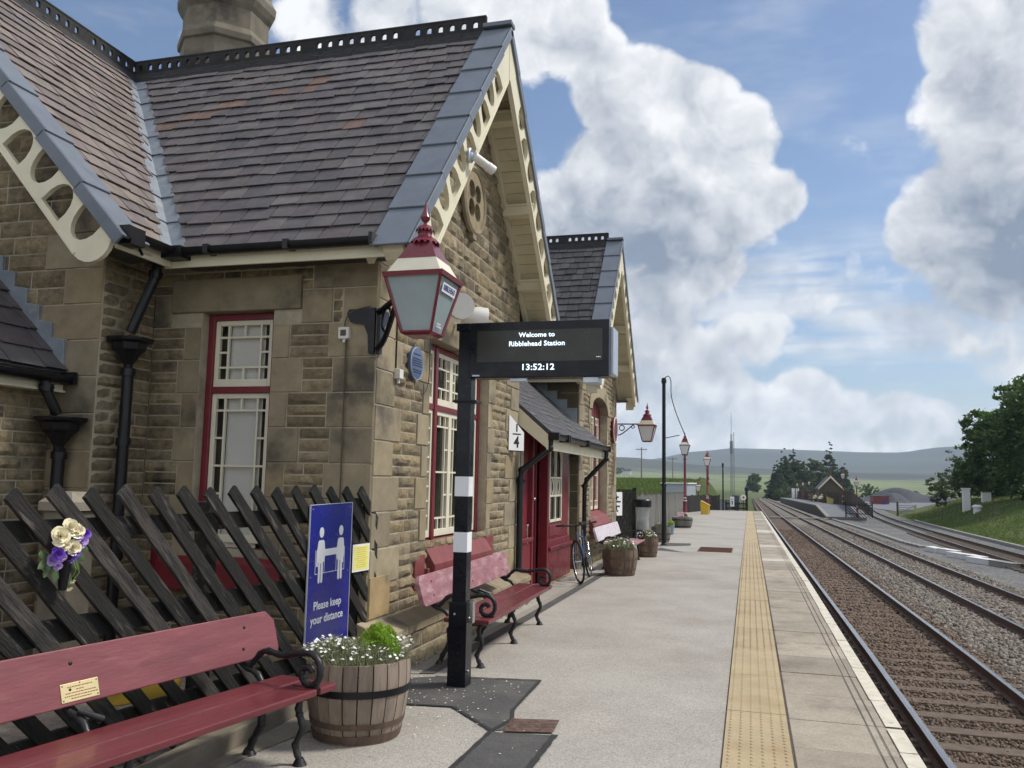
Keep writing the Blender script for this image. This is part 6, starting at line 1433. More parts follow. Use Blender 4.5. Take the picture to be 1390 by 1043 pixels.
mb = MB(); mb.prism(QF_, [(0, 0), (.30, 0), (.30, .24), (.02, .45), (0, .44)], .0, .012); mo = mb.build('board', 'sign_white', t); mb = MB(); mb.prism(QF_, [(-.005, -.01), (.29, -.01), (.29, .24), (.0, .45)], -.06, -.0); mb.build('backing', 'black_iron', t)
mb = MB(); mb.fbox(QF_, .138, .165, .245, .345, .012, .014); mb.fbox(QF_, .07, .235, .205, .222, .012, .014); mb.build('fraction_bar', 'text_black', mo); text('lettering', '4', .20, QF_, .15, .105, .014, 'text_black', mo, bold=.006)
# round sign on the far corner
t = empty('round_sign', (-2.96, 19.2, 2.3), 'oval maroon sign seen edge-on beside the far arched window', 'sign'); mb = MB(); mb.lathe([(.30, 0), (.30, .03), (.27, .04)], (-2.965, 19.25, 2.75), 28, axis=X90); mb.build('disc', 'maroon', t, smooth=30); mb = MB(); mb.ring((-2.92, 19.25, 2.75), .29, .012, X90, 28, 5); mb.build('rim', 'sign_white', t)
# ------------------------------------------------------------------ bicycle
bk_ = empty('bicycle', (0, 0, 0), 'dark blue grey bicycle with a blue bottle leaning against the porch front', 'bicycle'); YZ = Matrix(((0, 0, 1), (1, 0, 0), (0, 1, 0)))
def wheel(c, steer=0):
    A = Euler((0, 0, steer)).to_matrix() @ YZ; w_ = MB(); w_.ring(c, .325, .017, A, 32, 8); wo = w_.build('wheel', 'tyre', bk_, smooth=60)
    r_ = MB(); r_.ring(c, .302, .009, A, 32, 6); r_.tube([V(c)-A @ V((0, 0, .05)), V(c)+A @ V((0, 0, .05))], .016, 8); r_.build('rim', 'chrome', wo, smooth=60); s = MB()
    for k in range(28): a = 2*pi*k/28; s.tube([V(c)+A @ V((.018*cos(a+1.2*(-1)**k), .018*sin(a+1.2*(-1)**k), .03*(-1)**k)), V(c)+A @ V((.30*cos(a), .30*sin(a), 0))], .0012, 3, cap=False)
    s.build('spokes', 'chrome', wo); return wo
fw_, rw = V((0, -.50, .342)), V((0, .52, .342)); st_ = R(24)
wheel(fw_, st_); wheel(rw); hd_ = V((0, -.36, .80)); bb = V((0, .08, .28)); sp_ = V((0, .20, .80)); top_ = V((0, -.355, .76))
f = MB(); f.tube([top_-V((0, .02, .10)), hd_], .020, 10); f.tube([V((0, -.37, .68)), bb], .021, 10); f.tube([V((0, -.36, .755)), V((0, .17, .68))], .017, 10); f.tube([bb, sp_], .017, 10); fo = f.build('frame', 'bike_frame', bk_, smooth=60)
f = MB()
for s in (-.055, .055): f.tube([bb+V((s*.4, 0, 0)), rw+V((s, 0, 0))], .009, 8); f.tube([V((s*.3, .165, .68)), rw+V((s, 0, 0))], .007, 8)
f.build('rear_stay', 'bike_frame', fo, smooth=60)
Rs = Euler((0, 0, st_)).to_matrix(); axf = V((0, -.375, .66)); f = MB()
for s in (-.05, .05): q = Rs @ V((s, 0, 0)); f.tube([axf+q*.9, fw_+q+V((0, 0, 0))], [.014, .009], 8)
f.tube([axf+Rs @ V((-.05, 0, .0)), axf+Rs @ V((.05, 0, 0))], .014, 8); f.build('fork', 'bike_frame', bk_, smooth=60)
f = MB(); f.tube([hd_, hd_+V((0, -.02, .07)), hd_+Rs @ V((0, -.09, .10))], .014, 8); c_ = hd_+Rs @ V((0, -.09, .10)); f.tube([c_+Rs @ V((-.31, .05, .02)), c_+Rs @ V((-.1, 0, .0)), c_+Rs @ V((.1, 0, 0)), c_+Rs @ V((.31, .05, .02))], .012, 8)
for s in (-1, 1): f.tube([c_+Rs @ V((s*.20, .03, .015)), c_+Rs @ V((s*.33, .055, .022))], .017, 8); f.tube([c_+Rs @ V((s*.19, .0, .0)), c_+Rs @ V((s*.27, -.05, -.02))], .006, 5)
f.build('handlebar', 'tyre', bk_, smooth=60)
f = MB(); f.tube([sp_-V((0, 0, .1)), V((0, .215, .90))], .013, 8); s0 = V((0, .22, .92)); f.add([s0+V(q) for q in ((-.02, -.16, 0), (.02, -.16, 0), (.035, 0, .0), (.075, .11, .01), (-.075, .11, .01), (-.035, 0, 0), (-.018, -.16, -.03), (.018, -.16, -.03), (.03, 0, -.03), (.065, .11, -.04), (-.065, .11, -.04), (-.03, 0, -.03))], [(0,1,2,5), (5,2,3,4), (6,11,8,7), (11,10,9,8), (0,6,7,1), (1,7,8,2), (2,8,9,3), (3,9,10,4), (4,10,11,5), (5,11,6,0)]); f.build('saddle', 'tyre', bk_, bevel=.006)
f = MB(); f.lathe([(.09, -.004), (.09, .004)], bb+V((.04, 0, 0)), 24, axis=YZ); f.tube([bb+V((.05, 0, 0)), bb+V((.06, .10, -.14))], .009, 6); f.tube([bb+V((-.05, 0, 0)), bb+V((-.06, -.10, .14))], .009, 6); f.box(bb+V((.10, .10, -.14)), (.09, .08, .015)); f.box(bb+V((-.10, -.10, .14)), (.09, .08, .015)); f.tube([bb+V((.045, 0, .085)), rw+V((.045, 0, .035))], .004, 5); f.tube([bb+V((.045, 0, -.085)), rw+V((.045, 0, -.035))], .004, 5); f.build('crankset', 'black_iron', bk_, smooth=40)
f = MB(); d = (V((0, -.37, .68))-bb).normalized(); p = bb+d*.16+V((0, -.0, .05)); f.tube([p, p+d*.17, p+d*.20], [.035, .035, .018], 12); f.build('bottle', 'bottle_blue', bk_, smooth=50)
bk_.location = (-2.56, 13.76, 0); bk_.rotation_euler = (0, R(-7), R(2))
# ------------------------------------------------------------------ pole, bin and the fences beyond
t = empty('tall_pole', (-2.22, 23.3, grade(23.3)), 'tall black pole with a loose cable hanging from its top, standing past the barrels', 'pole'); z0 = grade(23.3); mb = MB(); mb.lathe([(.085, 0), (.085, .03), (.062, .05), (.060, 1.55), (.072, 1.56), (.072, 1.62), (.052, 1.64), (.048, 4.35), (.07, 4.36), (.07, 4.44), (.05, 4.50)], (-2.22, 23.3, z0), 14); mb.build('post', 'black_iron', t, smooth=30)
mb = MB(); mb.tube(dense([(-2.22, 23.3, z0+4.48), (-2.10, 23.3, z0+4.55), (-2.03, 23.3, z0+4.40), (-2.02, 23.3, z0+4.0), (-1.88, 23.3, z0+3.5), (-1.66, 23.3, z0+2.95), (-1.57, 23.3, z0+2.70)]), .013, 6); mb.tube([(-2.17, 23.3, z0+2.86), (-1.80, 23.3, z0+2.94)], .012, 6); mb.build('cable', 'cable', t, smooth=50)
t = empty('litter_bin', (-2.83, 23.6, grade(23)), 'clear litter sack hanging in a black ringed holder by the grey board fence', 'bin'); z0 = grade(23); mb = MB(); mb.lathe([(.17, .06), (.18, .3), (.175, .6), (.19, .9), (.20, 1.02)], (-2.83, 23.6, z0), 20, cap=False); mb.build('sack', 'bin_clear', t, smooth=60)
mb = MB(); mb.lathe([(.12, .08), (.15, .2), (.16, .45), (.12, .6), (.02, .64)], (-2.83, 23.6, z0), 12); mb.build('litter', 'bin_litter', t, smooth=40); mb = MB(); mb.lathe([(.23, .98), (.245, 1.0), (.245, 1.16), (.22, 1.19), (.1, 1.17)], (-2.83, 23.6, z0), 24); mb.build('lid', 'black_iron', t, smooth=35)
mb = MB(); mb.lathe([(.16, 0), (.17, .04)], (-2.83, 23.6, z0), 20); mb.tube([(-3.06, 23.62, z0), (-3.06, 23.62, z0+1.1)], .02, 6); mb.build('stand', 'black_iron', t, smooth=40)
# wheel the label on the sack
def board_fence(pts, h, label, m='grey_wood', bw_=.11, group=None):
    t = empty('board_fence', (pts[0][0], pts[0][1], grade(pts[0][1])), label, 'fence', group); mb = MB(); rl = MB(); ps = MB()
    for (x0, y0), (x1, y1) in zip(pts, pts[1:]):
        L = sqrt((x1-x0)**2+(y1-y0)**2); d = V((x1-x0, y1-y0, 0)).normalized(); rz = atan2(d.y, d.x); n = int(L/(bw_+.012)); g0, g1 = grade(y0), grade(y1)
        for i in range(n):
            s = (i+.5)/n; p = V((x0, y0, 0)).lerp(V((x1, y1, 0)), s); g = g0+(g1-g0)*s; hh = h+random.uniform(-.05, .03); mb.box((p.x, p.y, g+hh/2), (bw_*random.uniform(.85, 1), .02, hh), (random.uniform(-.01, .01), random.uniform(-.01, .01), rz))
        for z in (.3, h-.25): a = V((x0, y0, g0+z)); c = V((x1, y1, g1+z)); q = V((d.y, -d.x, 0))*-.03; rl.tube([a+q, c+q], .035, 4)
        k = int(L/2.4)+1
        for i in range(k+1): s = i/k; p = V((x0, y0, 0)).lerp(V((x1, y1, 0)), s)+V((d.y, -d.x, 0))*-.08; ps.box((p.x, p.y, g0+(g1-g0)*s+h/2+.02), (.1, .1, h+.04), (0, 0, rz))
    mb.build('boards', m, t); rl.build('fence_rail', m, t); ps.build('fence_post', m, t); return t
board_fence([(-3.12, 24.6), (-3.22, 30), (-3.42, 37), (-3.9, 52), (-4.05, 57)], 1.30, 'long grey weathered fence of upright boards along the back of the platform')
board_fence([(-4.0, 57.3), (-3.4, 62), (-2.9, 66.6), (-2.2, 67.6)], 1.12, 'darker board fence closing off the back corner at the platform end', 'fence_black')
def lattice(p0, p1, h, label, group, st=.24, sgn=1):
    p0, p1 = V(p0), V(p1); F = Fr(p0, (p1-p0)); L = (p1-p0).length; t = empty('lattice_fence', p0, label, 'fence', group); a = -h
    while a < L:
        s0, s1 = max(a, 0), min(a+h, L)
        if s1-s0 > .12:
            mb = MB(); f0, f1 = (s0-a)/h, (s1-a)/h; w_ = .035
            za, zb_ = (h*(1-f0), h*(1-f1)) if sgn > 0 else (h*f0, h*f1)
            mb.prism(F, [(s0, za-w_), (s1, zb_-w_), (s1, zb_+w_), (s0, za+w_)], 0, .025); mb.build('slat', 'fence_black', t)
        a += st
    for z in (.25*h, .82*h): mb = MB(); mb.fbox(F, 0, L, z-.04, z+.04, -.04, -.001); mb.build('fence_rail', 'fence_black', t)
    for s in (0, L): mb = MB(); mb.fbox(F, s-.05, s+.05, 0, h+.08, -.1, .0); mb.build('fence_post', 'fence_black', t)
    return t
lattice((-3.08, 20.0, grade(20)), (-3.10, 24.4, grade(24)), 1.42, 'short run of black slanting boards just past the far corner of the building', 'slanting board fences')
lattice((-1.75, 68.2, grade(68)), (-.25, 68.4, grade(68)), .62, 'low black slanting fence across the end of the platform', 'slanting board fences', .16)
NF = Fr((-3.16, 20.25, .78), V((.35, .94, 0))); t = empty('notice_board', (-3.0, 20.35, .78), 'white notice with black lettering just past the far corner of the building', 'notice'); mb = MB(); mb.fbox(NF, 0, .5, 0, .56, 0, .015); no = mb.build('board', 'sign_white', t); mb = MB()
for i, (a, b_) in enumerate(((.22, .32), (.08, .42), (.12, .38), (.22, .30))): mb.fbox(NF, a, b_, .42-i*.11, .46-i*.11, .015, .017)
mb.build('print', 'text_black', no)
t = empty('grit_bin', (-2.75, 54.5, grade(54.5)), 'yellow grit bin with a sloping lid beside the lamp post near the platform end', 'grit bin', 'grit bins'); GFz = Fr((-2.95, 54.3, grade(54.5)), (1, 0, 0)); mb = MB(); mb.prism(GFz, [(.03, 0), (.50, 0), (.55, .55), (.05, .82), (0, .78)], -.7, 0); gb = mb.build('bin_body', 'grit_yellow', t, bevel=.03); mb = MB(); mb.prism(GFz, [(-.02, .80), (.05, .85), (.60, .56), (.58, .52)], -.74, .04); mb.build('lid', 'grit_yellow', t, bevel=.015)
def signpost(name, loc, h, lab, cat, w_, hh, m, pole='black_iron', pr=.03, round_=False, extra=None):
    x, y, z = loc; t = empty(name, loc, lab, cat); mb = MB(); mb.tube([(x, y, z), (x, y, z+h)], pr, 8); mb.build('post', pole, t, smooth=40); mb = MB()
    if round_: mb.lathe([(w_/2, 0), (w_/2, .02)], (x, y-.05, z+h-w_/2), 20, axis=Matrix(((1, 0, 0), (0, 0, 1), (0, 1, 0))))
    else: mb.box((x, y-.05, z+h-hh/2), (w_, .03, hh))
    b_ = mb.build('board', m, t)
    if extra: e = MB(); [e.box((x+a, y-.075, z+h+c), (d, .012, f)) for a, c, d, f in extra[0]]; e.build('marking', extra[1], b_)
    return t
signpost('warning_sign', (-1.28, 67.8, grade(68)), 1.05, 'narrow white warning board by the low fence at the platform end', 'sign', .30, .75, 'sign_white', extra=([(0, -.2, .16, .04), (0, -.5, .08, .22), (0, -.35, .18, .04)], 'text_black'))
signpost('round_warning_sign', (-.45, 67.9, grade(68)), 1.22, 'round white sign with a red rim at the platform end', 'sign', .42, .42, 'sign_white', round_=True, extra=([(0, -.21, .22, .05), (0, -.21, .05, .22)], 'sign_red'))
signpost('blue_topped_post', (-.22, 68.9, grade(68)), 1.72, 'thick post with a bright blue box on top at the platform end', 'post', .30, .22, 'sign_blue', pr=.10)
t = empty('thin_pole', (-1.95, 67.4, grade(67)), 'thin black pole at the far end of the platform', 'pole'); mb = MB(); mb.lathe([(.06, 0), (.05, 3.3), (.08, 3.3), (.08, 3.55), (.02, 3.6)], (-1.95, 67.4, grade(67)), 10); mb.build('post', 'black_iron', t, smooth=40)
# ------------------------------------------------------------------ beyond the platform, left
t = empty('lattice_mast', (-2.35, 122, -2.3), 'slim lattice radio mast far down the line', 'mast'); mb = MB()
for x, y in ((-.16, -.1), (.16, -.1), (0, .18)): mb.tube([(-2.35+x, 122+y, -2.3), (-2.35+x*.6, 122+y*.6, 8.4)], .03, 4)
for i in range(26): z = -2.2+i*.41; s = (-1)**i; mb.tube([(-2.35-.15*s*(1-.4*i/26), 121.9, z), (-2.35+.15*s*(1-.4*i/26), 121.9, z+.41)], .018, 4)
mb.tube([(-2.35, 122, 8.3), (-2.35, 122, 11.5)], .03, 5); mb.build('mast_frame', 'galv', t)
for z in (6.2, 7.0): mb = MB(); mb.box((-2.35, 121.8, z), (.42, .3, .9)); mb.build('antenna', 'galv', t, bevel=.02)
t = empty('slim_pole', (-2.05, 124, -2.3), 'plain slim grey pole right next to the lattice mast', 'pole'); mb = MB(); mb.tube([(-2.05, 124, -2.3), (-2.05, 124, 8.8)], .05, 6); mb.build('post', 'galv', t)
def telpole(x, y, h, lb):
    z = float(ground_z(x, y)); t = empty('telegraph_pole', (x, y, z), lb, 'telegraph pole', 'telegraph poles on the left'); mb = MB(); mb.tube([(x, y, z), (x, y, z+h)], [.13, .08], 8); mb.build('post', 'pole_wood', t); mb = MB(); mb.box((x, y-.1, z+h-.35), (1.9, .12, .12)); 
    for k in range(4): mb.ball((x-.75+.5*k, y-.1, z+h-.22), .06, 6, 4)
    mb.build('crossarm', 'pole_wood', t)
telpole(-17.2, 142, 5.6, 'nearer wooden telegraph pole with a crossarm, in the field behind the grey fence'); telpole(-15.5, 182, 8.3, 'farther telegraph pole with a crossarm, seen between the black pole and the first lamp post')
t = empty('equipment_shed', (-5.2, 62, -.4), 'pale grey metal shed behind the grey board fence', 'shed'); mb = MB(); mb.box((-5.15, 67, .62), (1.75, 10, 1.8)); mb.build('body', 'shed_grey', t, bevel=.02); mb = MB(); mb.box((-5.15, 67, 1.55), (1.95, 10.3, .10)); mb.build('roof', 'concrete_white', t); mb = MB(); mb.box((-4.9, 61.97, .5), (.7, .04, 1.4)); mb.build('door', 'shed_grey', t)
t = empty('relay_cabinet', (-2.4, 84, -1.6), 'low grey relay cabinet by the line beyond the platform end', 'cabinet'); mb = MB(); mb.box((-2.5, 84, -.75), (1.6, 1.0, 1.6)); mb.build('body', 'galv', t, bevel=.03); mb = MB(); mb.box((-2.5, 84, .08), (1.75, 1.15, .07)); mb.build('roof', 'concrete', t)
t = empty('dark_cabinet', (-1.6, 104, -2.2), 'dark blue equipment cabinet standing near the foot of the radio mast', 'cabinet'); mb = MB(); mb.box((-1.6, 104, -.95), (.85, .6, 2.3)); mb.build('body', 'bike_frame', t, bevel=.03); mb = MB(); mb.box((-1.6, 103.98, .23), (.95, .7, .06)); mb.build('roof', 'galv', t)
# ------------------------------------------------------------------ the other platform, across the tracks
OX, OX2 = 7.95, 11.9
def opz(y): return grade(y)-.0 if y > 113 else grade(113)-(113-y)/15.5*.88
yl = [97.5, 101, 105, 109, 113]+list(range(120, 241, 10))
mb = MB(); n = len(yl)
for y in yl: mb.v += [(OX, y, opz(y)), (OX2, y, opz(y)), (OX, y, grade(y)-1.6), (OX2, y, grade(y)-1.6)]
for i in range(n-1):
    a = i*4; c = a+4; mb.f += [(a, a+1, c+1, c), (a, c, c+2, a+2), (a+1, a+3, c+3, c+1)]
mb.f += [(0, 2, 3, 1), (4*n-4, 4*n-3, 4*n-1, 4*n-2)]
tag(mb.build('far_platform', 'yard_grey'), kind='structure')
mb = MB()
for y0, y1 in zip(yl, yl[1:]): mb.add([(OX-.05, y0, opz(y0)+.01), (OX+.35, y0, opz(y0)+.01), (OX+.35, y1, opz(y1)+.01), (OX-.05, y1, opz(y1)+.01), (OX-.05, y0, opz(y0)-.14), (OX-.05, y1, opz(y1)-.14)], [(0,1,2,3), (0,3,5,4)])
tag(mb.build('far_platform_edge', 'concrete'), kind='structure')
mb = MB()
for y0, y1 in zip(yl[:-1], yl[1:]): mb.add([(OX-.01, y0, opz(y0)-.14), (OX-.01, y1, opz(y1)-.14), (OX-.01, y1, grade(y1)-1.6), (OX-.01, y0, grade(y0)-1.6)], [(0,1,2,3)])
tag(mb.build('far_platform_face', 'brick_dark'), kind='structure')
t = empty('board_fence', (11.8, 110, grade(110)), 'dark close boarded fence along the back of the far platform', 'fence'); mb = MB(); pb = MB()
for i in range(60):
    y = 110+i*2.1; z = grade(y); mb.box((11.8+random.uniform(-.02, .02), y+1.05, z+.85), (.05, 2.04, 1.72)); pb.box((11.73, y, z+.9), (.12, .12, 1.9))
for i in range(9): y = 109-i*2; z = grade(y); mb.box((11.8, y, z+.85-i*.13-.35*0), (.05, 1.95, 1.7-i*.13))
mb.build('boards', 'brick_dark', t); pb.build('fence_post', 'bark', t)
lattice((9.5, 93.8, grade(94)-.95), (12.1, 94.4, grade(94)-.95), 1.55, 'dark slanting fence across the foot of the far platform ramp', 'slanting board fences', .3)
def mini_lamp(x, y, h, lb): c = copy_tree(lp); c['label'] = lb; c['group'] = 'lamp posts on the far platform'; place(c, (x, y, opz(max(y, 97.6)) if y > 97 else grade(y)-.95), 0, h/3.75); return c
mini_lamp(10.85, 96.3, 3.95, 'lamp post with a white lantern at the near end of the far platform'); mini_lamp(11.55, 117, 4.1, 'lamp post rising beside the shelter gable on the far platform')
for x, y, lb in ((11.2, 176, 'lamp post on the far platform left of the shelter, nearest of three'), (11.2, 196, 'middle one of three lamp posts left of the far shelter'), (11.2, 219, 'farthest lamp post on the far platform')): mini_lamp(x, y, 3.7, lb)
t = empty('stone_shelter', (12.9, 150, grade(150)), 'small stone waiting shelter with cream gable boards on the far platform', 'shelter'); g = grade(150)
SF_ = Fr((11.2, 150, g), (1, 0, 0)); mb = MB(); mb.prism(SF_, [(0, 0), (3.4, 0), (3.4, 2.35), (1.7, 4.1), (0, 2.35)], -7, 0); mb.build('wall', 'dark_stone', t)
mb = MB()
for s in (-1, 1): mb.prism(Fr((12.9, 149.6, g), (s, 0, 0)), [(0, 4.22), (2.0, 2.15), (2.0, 2.25), (0, 4.34)], -7.6*s, .0)
mb.build('roof', 'slate_dark', t); mb = MB()
for s in (-1, 1): mb.prism(Fr((12.9, 149.55, g), (s, 0, 0)), [(0, 4.0), (1.98, 1.98), (1.98, 2.28), (0, 4.38)], .0, .06*s)
mb.build('gable_board', 'cream', t); mb = MB(); mb.box((12.9, 151.2, g+4.7), (.7, .7, 1.1)); mb.build('chimney', 'dark_stone', t)
mb = MB(); mb.box((12.9, 149.9, g+1.5), (.9, .1, 1.6)); mb.build('door', 'bark', t)
t = empty('grit_bin', (10.9, 128, opz(128)), 'pale yellow grit bin on the far platform', 'grit bin', 'grit bins'); G2 = Fr((10.5, 128, opz(128)), (1, 0, 0)); mb = MB(); mb.prism(G2, [(.04, 0), (.8, 0), (.86, .62), (.0, .95)], -.8, 0); mb.build('bin_body', 'grit_pale', t, bevel=.03); mb = MB(); mb.prism(G2, [(-.03, .95), (-.01, 1.0), (.92, .66), (.90, .62)], -.84, .04); mb.build('lid', 'grit_pale', t)
t = empty('platform_sign', (10.9, 226, grade(226)), 'white double sign board at the far end of the far platform', 'sign')
for x in (10.6, 11.6): mb = MB(); mb.box((x, 226, grade(226)+1.3), (.75, .08, 2.4)); mb.build('board', 'sign_white', t)
mb = MB(); mb.tube([(11.1, 226.1, grade(226)), (11.1, 226.1, grade(226)+2.6)], .06, 6); mb.build('post', 'galv', t)
for i, (x, y) in enumerate(((11.2, 139), (11.2, 146), (11.1, 158), (11.2, 165))):
    t = empty('planter_tub', (x, y, opz(y)), ['nearest', 'second', 'third', 'farthest'][i]+' dark tub with a pale flowering shrub along the far platform fence', 'planter', 'planters on the far platform'); mb = MB(); mb.lathe([(.4, 0), (.5, .5), (.45, .5)], (x, y, opz(y)), 10); mb.build('tub', 'barrel_dark', t); mb = MB()
    for k in range(60): p = V((x, y, opz(y)+.75))+V((random.gauss(0, .25), random.gauss(0, .25), random.gauss(0, .2))); u = V((random.gauss(0, 1), random.gauss(0, 1), random.gauss(0, 1))).normalized()*.09; w_ = u.orthogonal().normalized()*.09; mb.add([p-u-w_, p+u-w_, p+u+w_, p-u+w_], [(0,1,2,3)])
    mb.build('shrub', 'petal_cream' if i in (1, 2) else 'shrub_leaf', t)
# ------------------------------------------------------------------ trees
def tree(name, x, y, trunk_h, blobs, n, ls, mm, label, group=None, cat='tree', z=None, tr=.22, gaps=.55, limbs=7):
    z = float(ground_z(x, y)) if z is None else z; t = empty(name, (x, y, z), label, cat, group)
    mb = MB(); top = V((x, y, z+trunk_h)); mb.tube([V((x, y, z-.2)), V((x+.1, y, z+trunk_h*.5)), top], [tr*1.3, tr, tr*.7], 8)
    for i in range(limbs):
        bx, by, bz, br = random.choice(blobs)[:4]; e = V((x+bx, y+by, z+bz))+V((random.gauss(0, .4), random.gauss(0, .4), random.gauss(0, .3)))*br; s = V((x, y, z+trunk_h*random.uniform(.45, 1))); mb.tube([s, s.lerp(e, .5)+V((0, 0, .3)), e], [tr*.45, tr*.28, tr*.08], 5)
    mb.build('trunk', 'bark', t)
    W = np.array([b_[3]**2 for b_ in blobs]); W /= W.sum(); nc = max(8, int(n/26)); bi = rng.choice(len(blobs), nc, p=W); Bm = np.array([b_[:4] for b_ in blobs])[bi]
    d = rng.normal(size=(nc, 3)); d /= np.linalg.norm(d, axis=1)[:, None]; rad = rng.uniform(.55, 1.08, nc)**.7; cc_ = Bm[:, :3]+d*(Bm[:, 3]*rad)[:, None]*np.array([1, 1, .85]); cr_ = Bm[:, 3]*rng.uniform(.12, .26, nc)
    k = rng.integers(0, nc, n); p = cc_[k]+rng.normal(size=(n, 3))*cr_[k][:, None]*np.array([1, 1, .6])*.6; p[:, 2] = np.maximum(p[:, 2], .15)
    u = rng.normal(size=(n, 3)); u[:, 2] *= .6; u /= np.linalg.norm(u, axis=1)[:, None]; w_ = np.cross(u, rng.normal(size=(n, 3))); w_ /= np.linalg.norm(w_, axis=1)[:, None]; s = ls*rng.uniform(.6, 1.35, n)[:, None]
    p = p+np.array([x, y, z]); v = np.stack([p-u*s, p-w_*s*.55, p+u*s, p+w_*s*.55], 1).reshape(-1, 3)
    np_mesh('crown', v, np.arange(n*4).reshape(-1, 4), mm, t, 4); return t
def crown(r, h, base, k, spread=.55): return [(random.uniform(-1, 1)*r*spread, random.uniform(-1, 1)*r*spread, base+(h-base)*random.uniform(.12, .86), r*random.uniform(.32, .58)) for _ in range(k)]+[(0, 0, base+(h-base)*.45, r*.68), (r*.2, -r*.3, base+r*.3, r*.5), (-r*.4, -r*.2, base+r*.35, r*.45)]
GRt = 'broadleaved trees on the right bank'
for (x, y, r, h, base, n, lb, mm) in ((29.5, 90, 5.4, 13.8, .8, 15000, 'tallest dark green tree at the right edge of the picture', 'tree_leaf'), (29.6, 100, 5.6, 13.2, .3, 15000, 'broad dark green tree left of the tallest one on the bank', 'tree_leaf'),
                                     (27.6, 110, 4.8, 11.0, .2, 12000, 'lower dark green tree forming the left shoulder of the clump on the bank', 'tree_leaf'), (33, 82, 5.6, 13, .8, 9000, 'dark tree cut off by the right edge of the picture', 'tree_leaf'),
                                     (27.5, 79, 3.2, 5.2, .0, 9000, 'dark bushy tree low at the front of the clump on the bank', 'tree_leaf')):
    tree('broadleaf_tree', x, y, h*.5, crown(r, h, base, 11), int(n*1.35), .25, mm, lb, GRt)
tree('scrubby_tree', 25.2, 114, 4.0, crown(3.2, 8.0, .4, 8, .7), 3400, .15, 'shrub_leaf', 'thin half bare tree at the left end of the clump on the bank', GRt, tr=.10, limbs=16)
tree('scrubby_tree', 23.6, 118, 2.2, crown(2.1, 4.6, .2, 6, .7), 2600, .14, 'shrub_leaf', 'small pale scrubby tree behind the white concrete post', GRt, tr=.08, limbs=12)
tree('round_tree', 2.2, 520, 3, crown(5.4, 10.5, 1.5, 14, .45), 9000, .5, 'tree_leaf', 'single round dark tree standing alone beyond the end of the line', None, limbs=4)
GC = 'dark conifers beyond the far platform'
def conifer(x, y, h, r, lb, n=9000, mm='conifer_leaf'): tree('conifer', x, y, h*.78, [(random.uniform(-.1, .1)*r, random.uniform(-.1, .1)*r, h*(.10+.86*k/13), max(.55, r*(1.0-.90*k/13))) for k in range(14)], n, .42, mm, lb, GC, tr=.25, limbs=0)
for i, (x, y, h, r, lb) in enumerate(((10.4, 345, 15, 4.6, 'leftmost dark conifer of the clump'), (13.4, 352, 21, 5, 'tall pointed conifer, second from the left of the clump'), (17, 360, 22, 5, 'tall pointed conifer, third from the left of the clump'),
                                      (32.0, 372, 25, 5.0, 'tallest thin topped conifer at the right of the clump'), (36.0, 366, 16, 4.5, 'lower conifer at the right end of the clump'))): conifer(x, y, h, r, lb)
for (x, y, r, h, lb) in ((21.0, 362, 5.2, 17, 'rounded grey green tree left of centre in the conifer clump'), (26.5, 368, 5.5, 17.5, 'rounded grey green tree right of centre in the conifer clump')): tree('broadleaf_tree', x, y, h*.6, crown(r, h, 1, 12), 9000, .45, 'shrub_leaf', lb, 'rounded trees among the conifers')
for i, (x, y, r, h) in enumerate(((12.5, 318, 4, 6.0), (17.5, 322, 4.5, 7.5), (9.2, 290, 2.2, 3.0), (47, 380, 4, 8.5))):
    tree('bush', x, y, 1, crown(r, h, .2, 8, .7), 3200, .30, 'shrub_leaf' if i != 3 else 'tree_leaf', ['grey green bush below the leftmost conifer', 'grey green bush below the middle of the conifer clump', 'small bush on the bank by the far end of the tracks', 'dark rounded bush right of the conifer clump'][i], 'bushes around the conifers', 'bush')
for i in range(7):
    x = 56+i*5.5; tree('hedge_tree', x, 420, 2, crown(2.6, 5.0+random.uniform(-1, 1), .5, 5, .6), 700, .34, 'shrub_leaf', ['first', 'second', 'third', 'fourth', 'fifth', 'sixth', 'seventh'][i]+' from the left of the thin shrubs along the field behind the heaps', 'thin shrubs behind the heaps', 'shrub', limbs=6, tr=.08)
# farmstead trees on the far slope
t = empty('farmhouse', (-205, 1420, float(ground_z(-205, 1420))), 'tiny grey farmhouse among dark trees on the far slope', 'house'); z = float(ground_z(-205, 1420)); mb = MB(); mb.box((-196, 1420, z+2.5), (13, 7, 6)); mb.build('wall', 'concrete_white', t); mb = MB(); mb.prism(Fr((-203, 1424, z+5.5), (0, -1, 0)), [(-.5, 0), (8.5, 0), (4, 4)], -14, 0); mb.build('roof', 'slate_dark', t)
tree('farm_trees', -212, 1418, 5, crown(10, 14, 0, 9, .6), 1800, 1.3, 'tree_leaf', 'dark clump of trees sheltering the far farmhouse', None)
# ------------------------------------------------------------------ yard, bank furniture
def heap(name, cx, cy, rx, ry, h, lb, m='heap_dark'):
    n, k = 44, 20; z0 = float(ground_z(cx, cy))-.6; vs = []
    for j in range(k+1):
        for i in range(n):
            a = 2*pi*i/n; f = j/k; q = 1+.12*sin(3*a+cx)+.05*sin(7*a); x, y = cx+rx*f*q*cos(a), cy+ry*f*q*sin(a); zz = h*(.5+.5*cos(pi*f))*(1+.45*mnoise.noise(V((x*.11, y*.11, 0))))+mnoise.noise(V((x*.6, y*.6, 1)))*.18*(1-f); vs.append((x, y, z0+zz))
    fs = [(j*n+i, j*n+(i+1) % n, (j+1)*n+(i+1) % n, (j+1)*n+i) for j in range(k) for i in range(n)]; mb = MB(); mb.add(vs, fs); return tag(mb.build(name, m, smooth=60, loc=(cx, cy, z0)), lb, 'heap', 'heaps of dark stone in the yard')
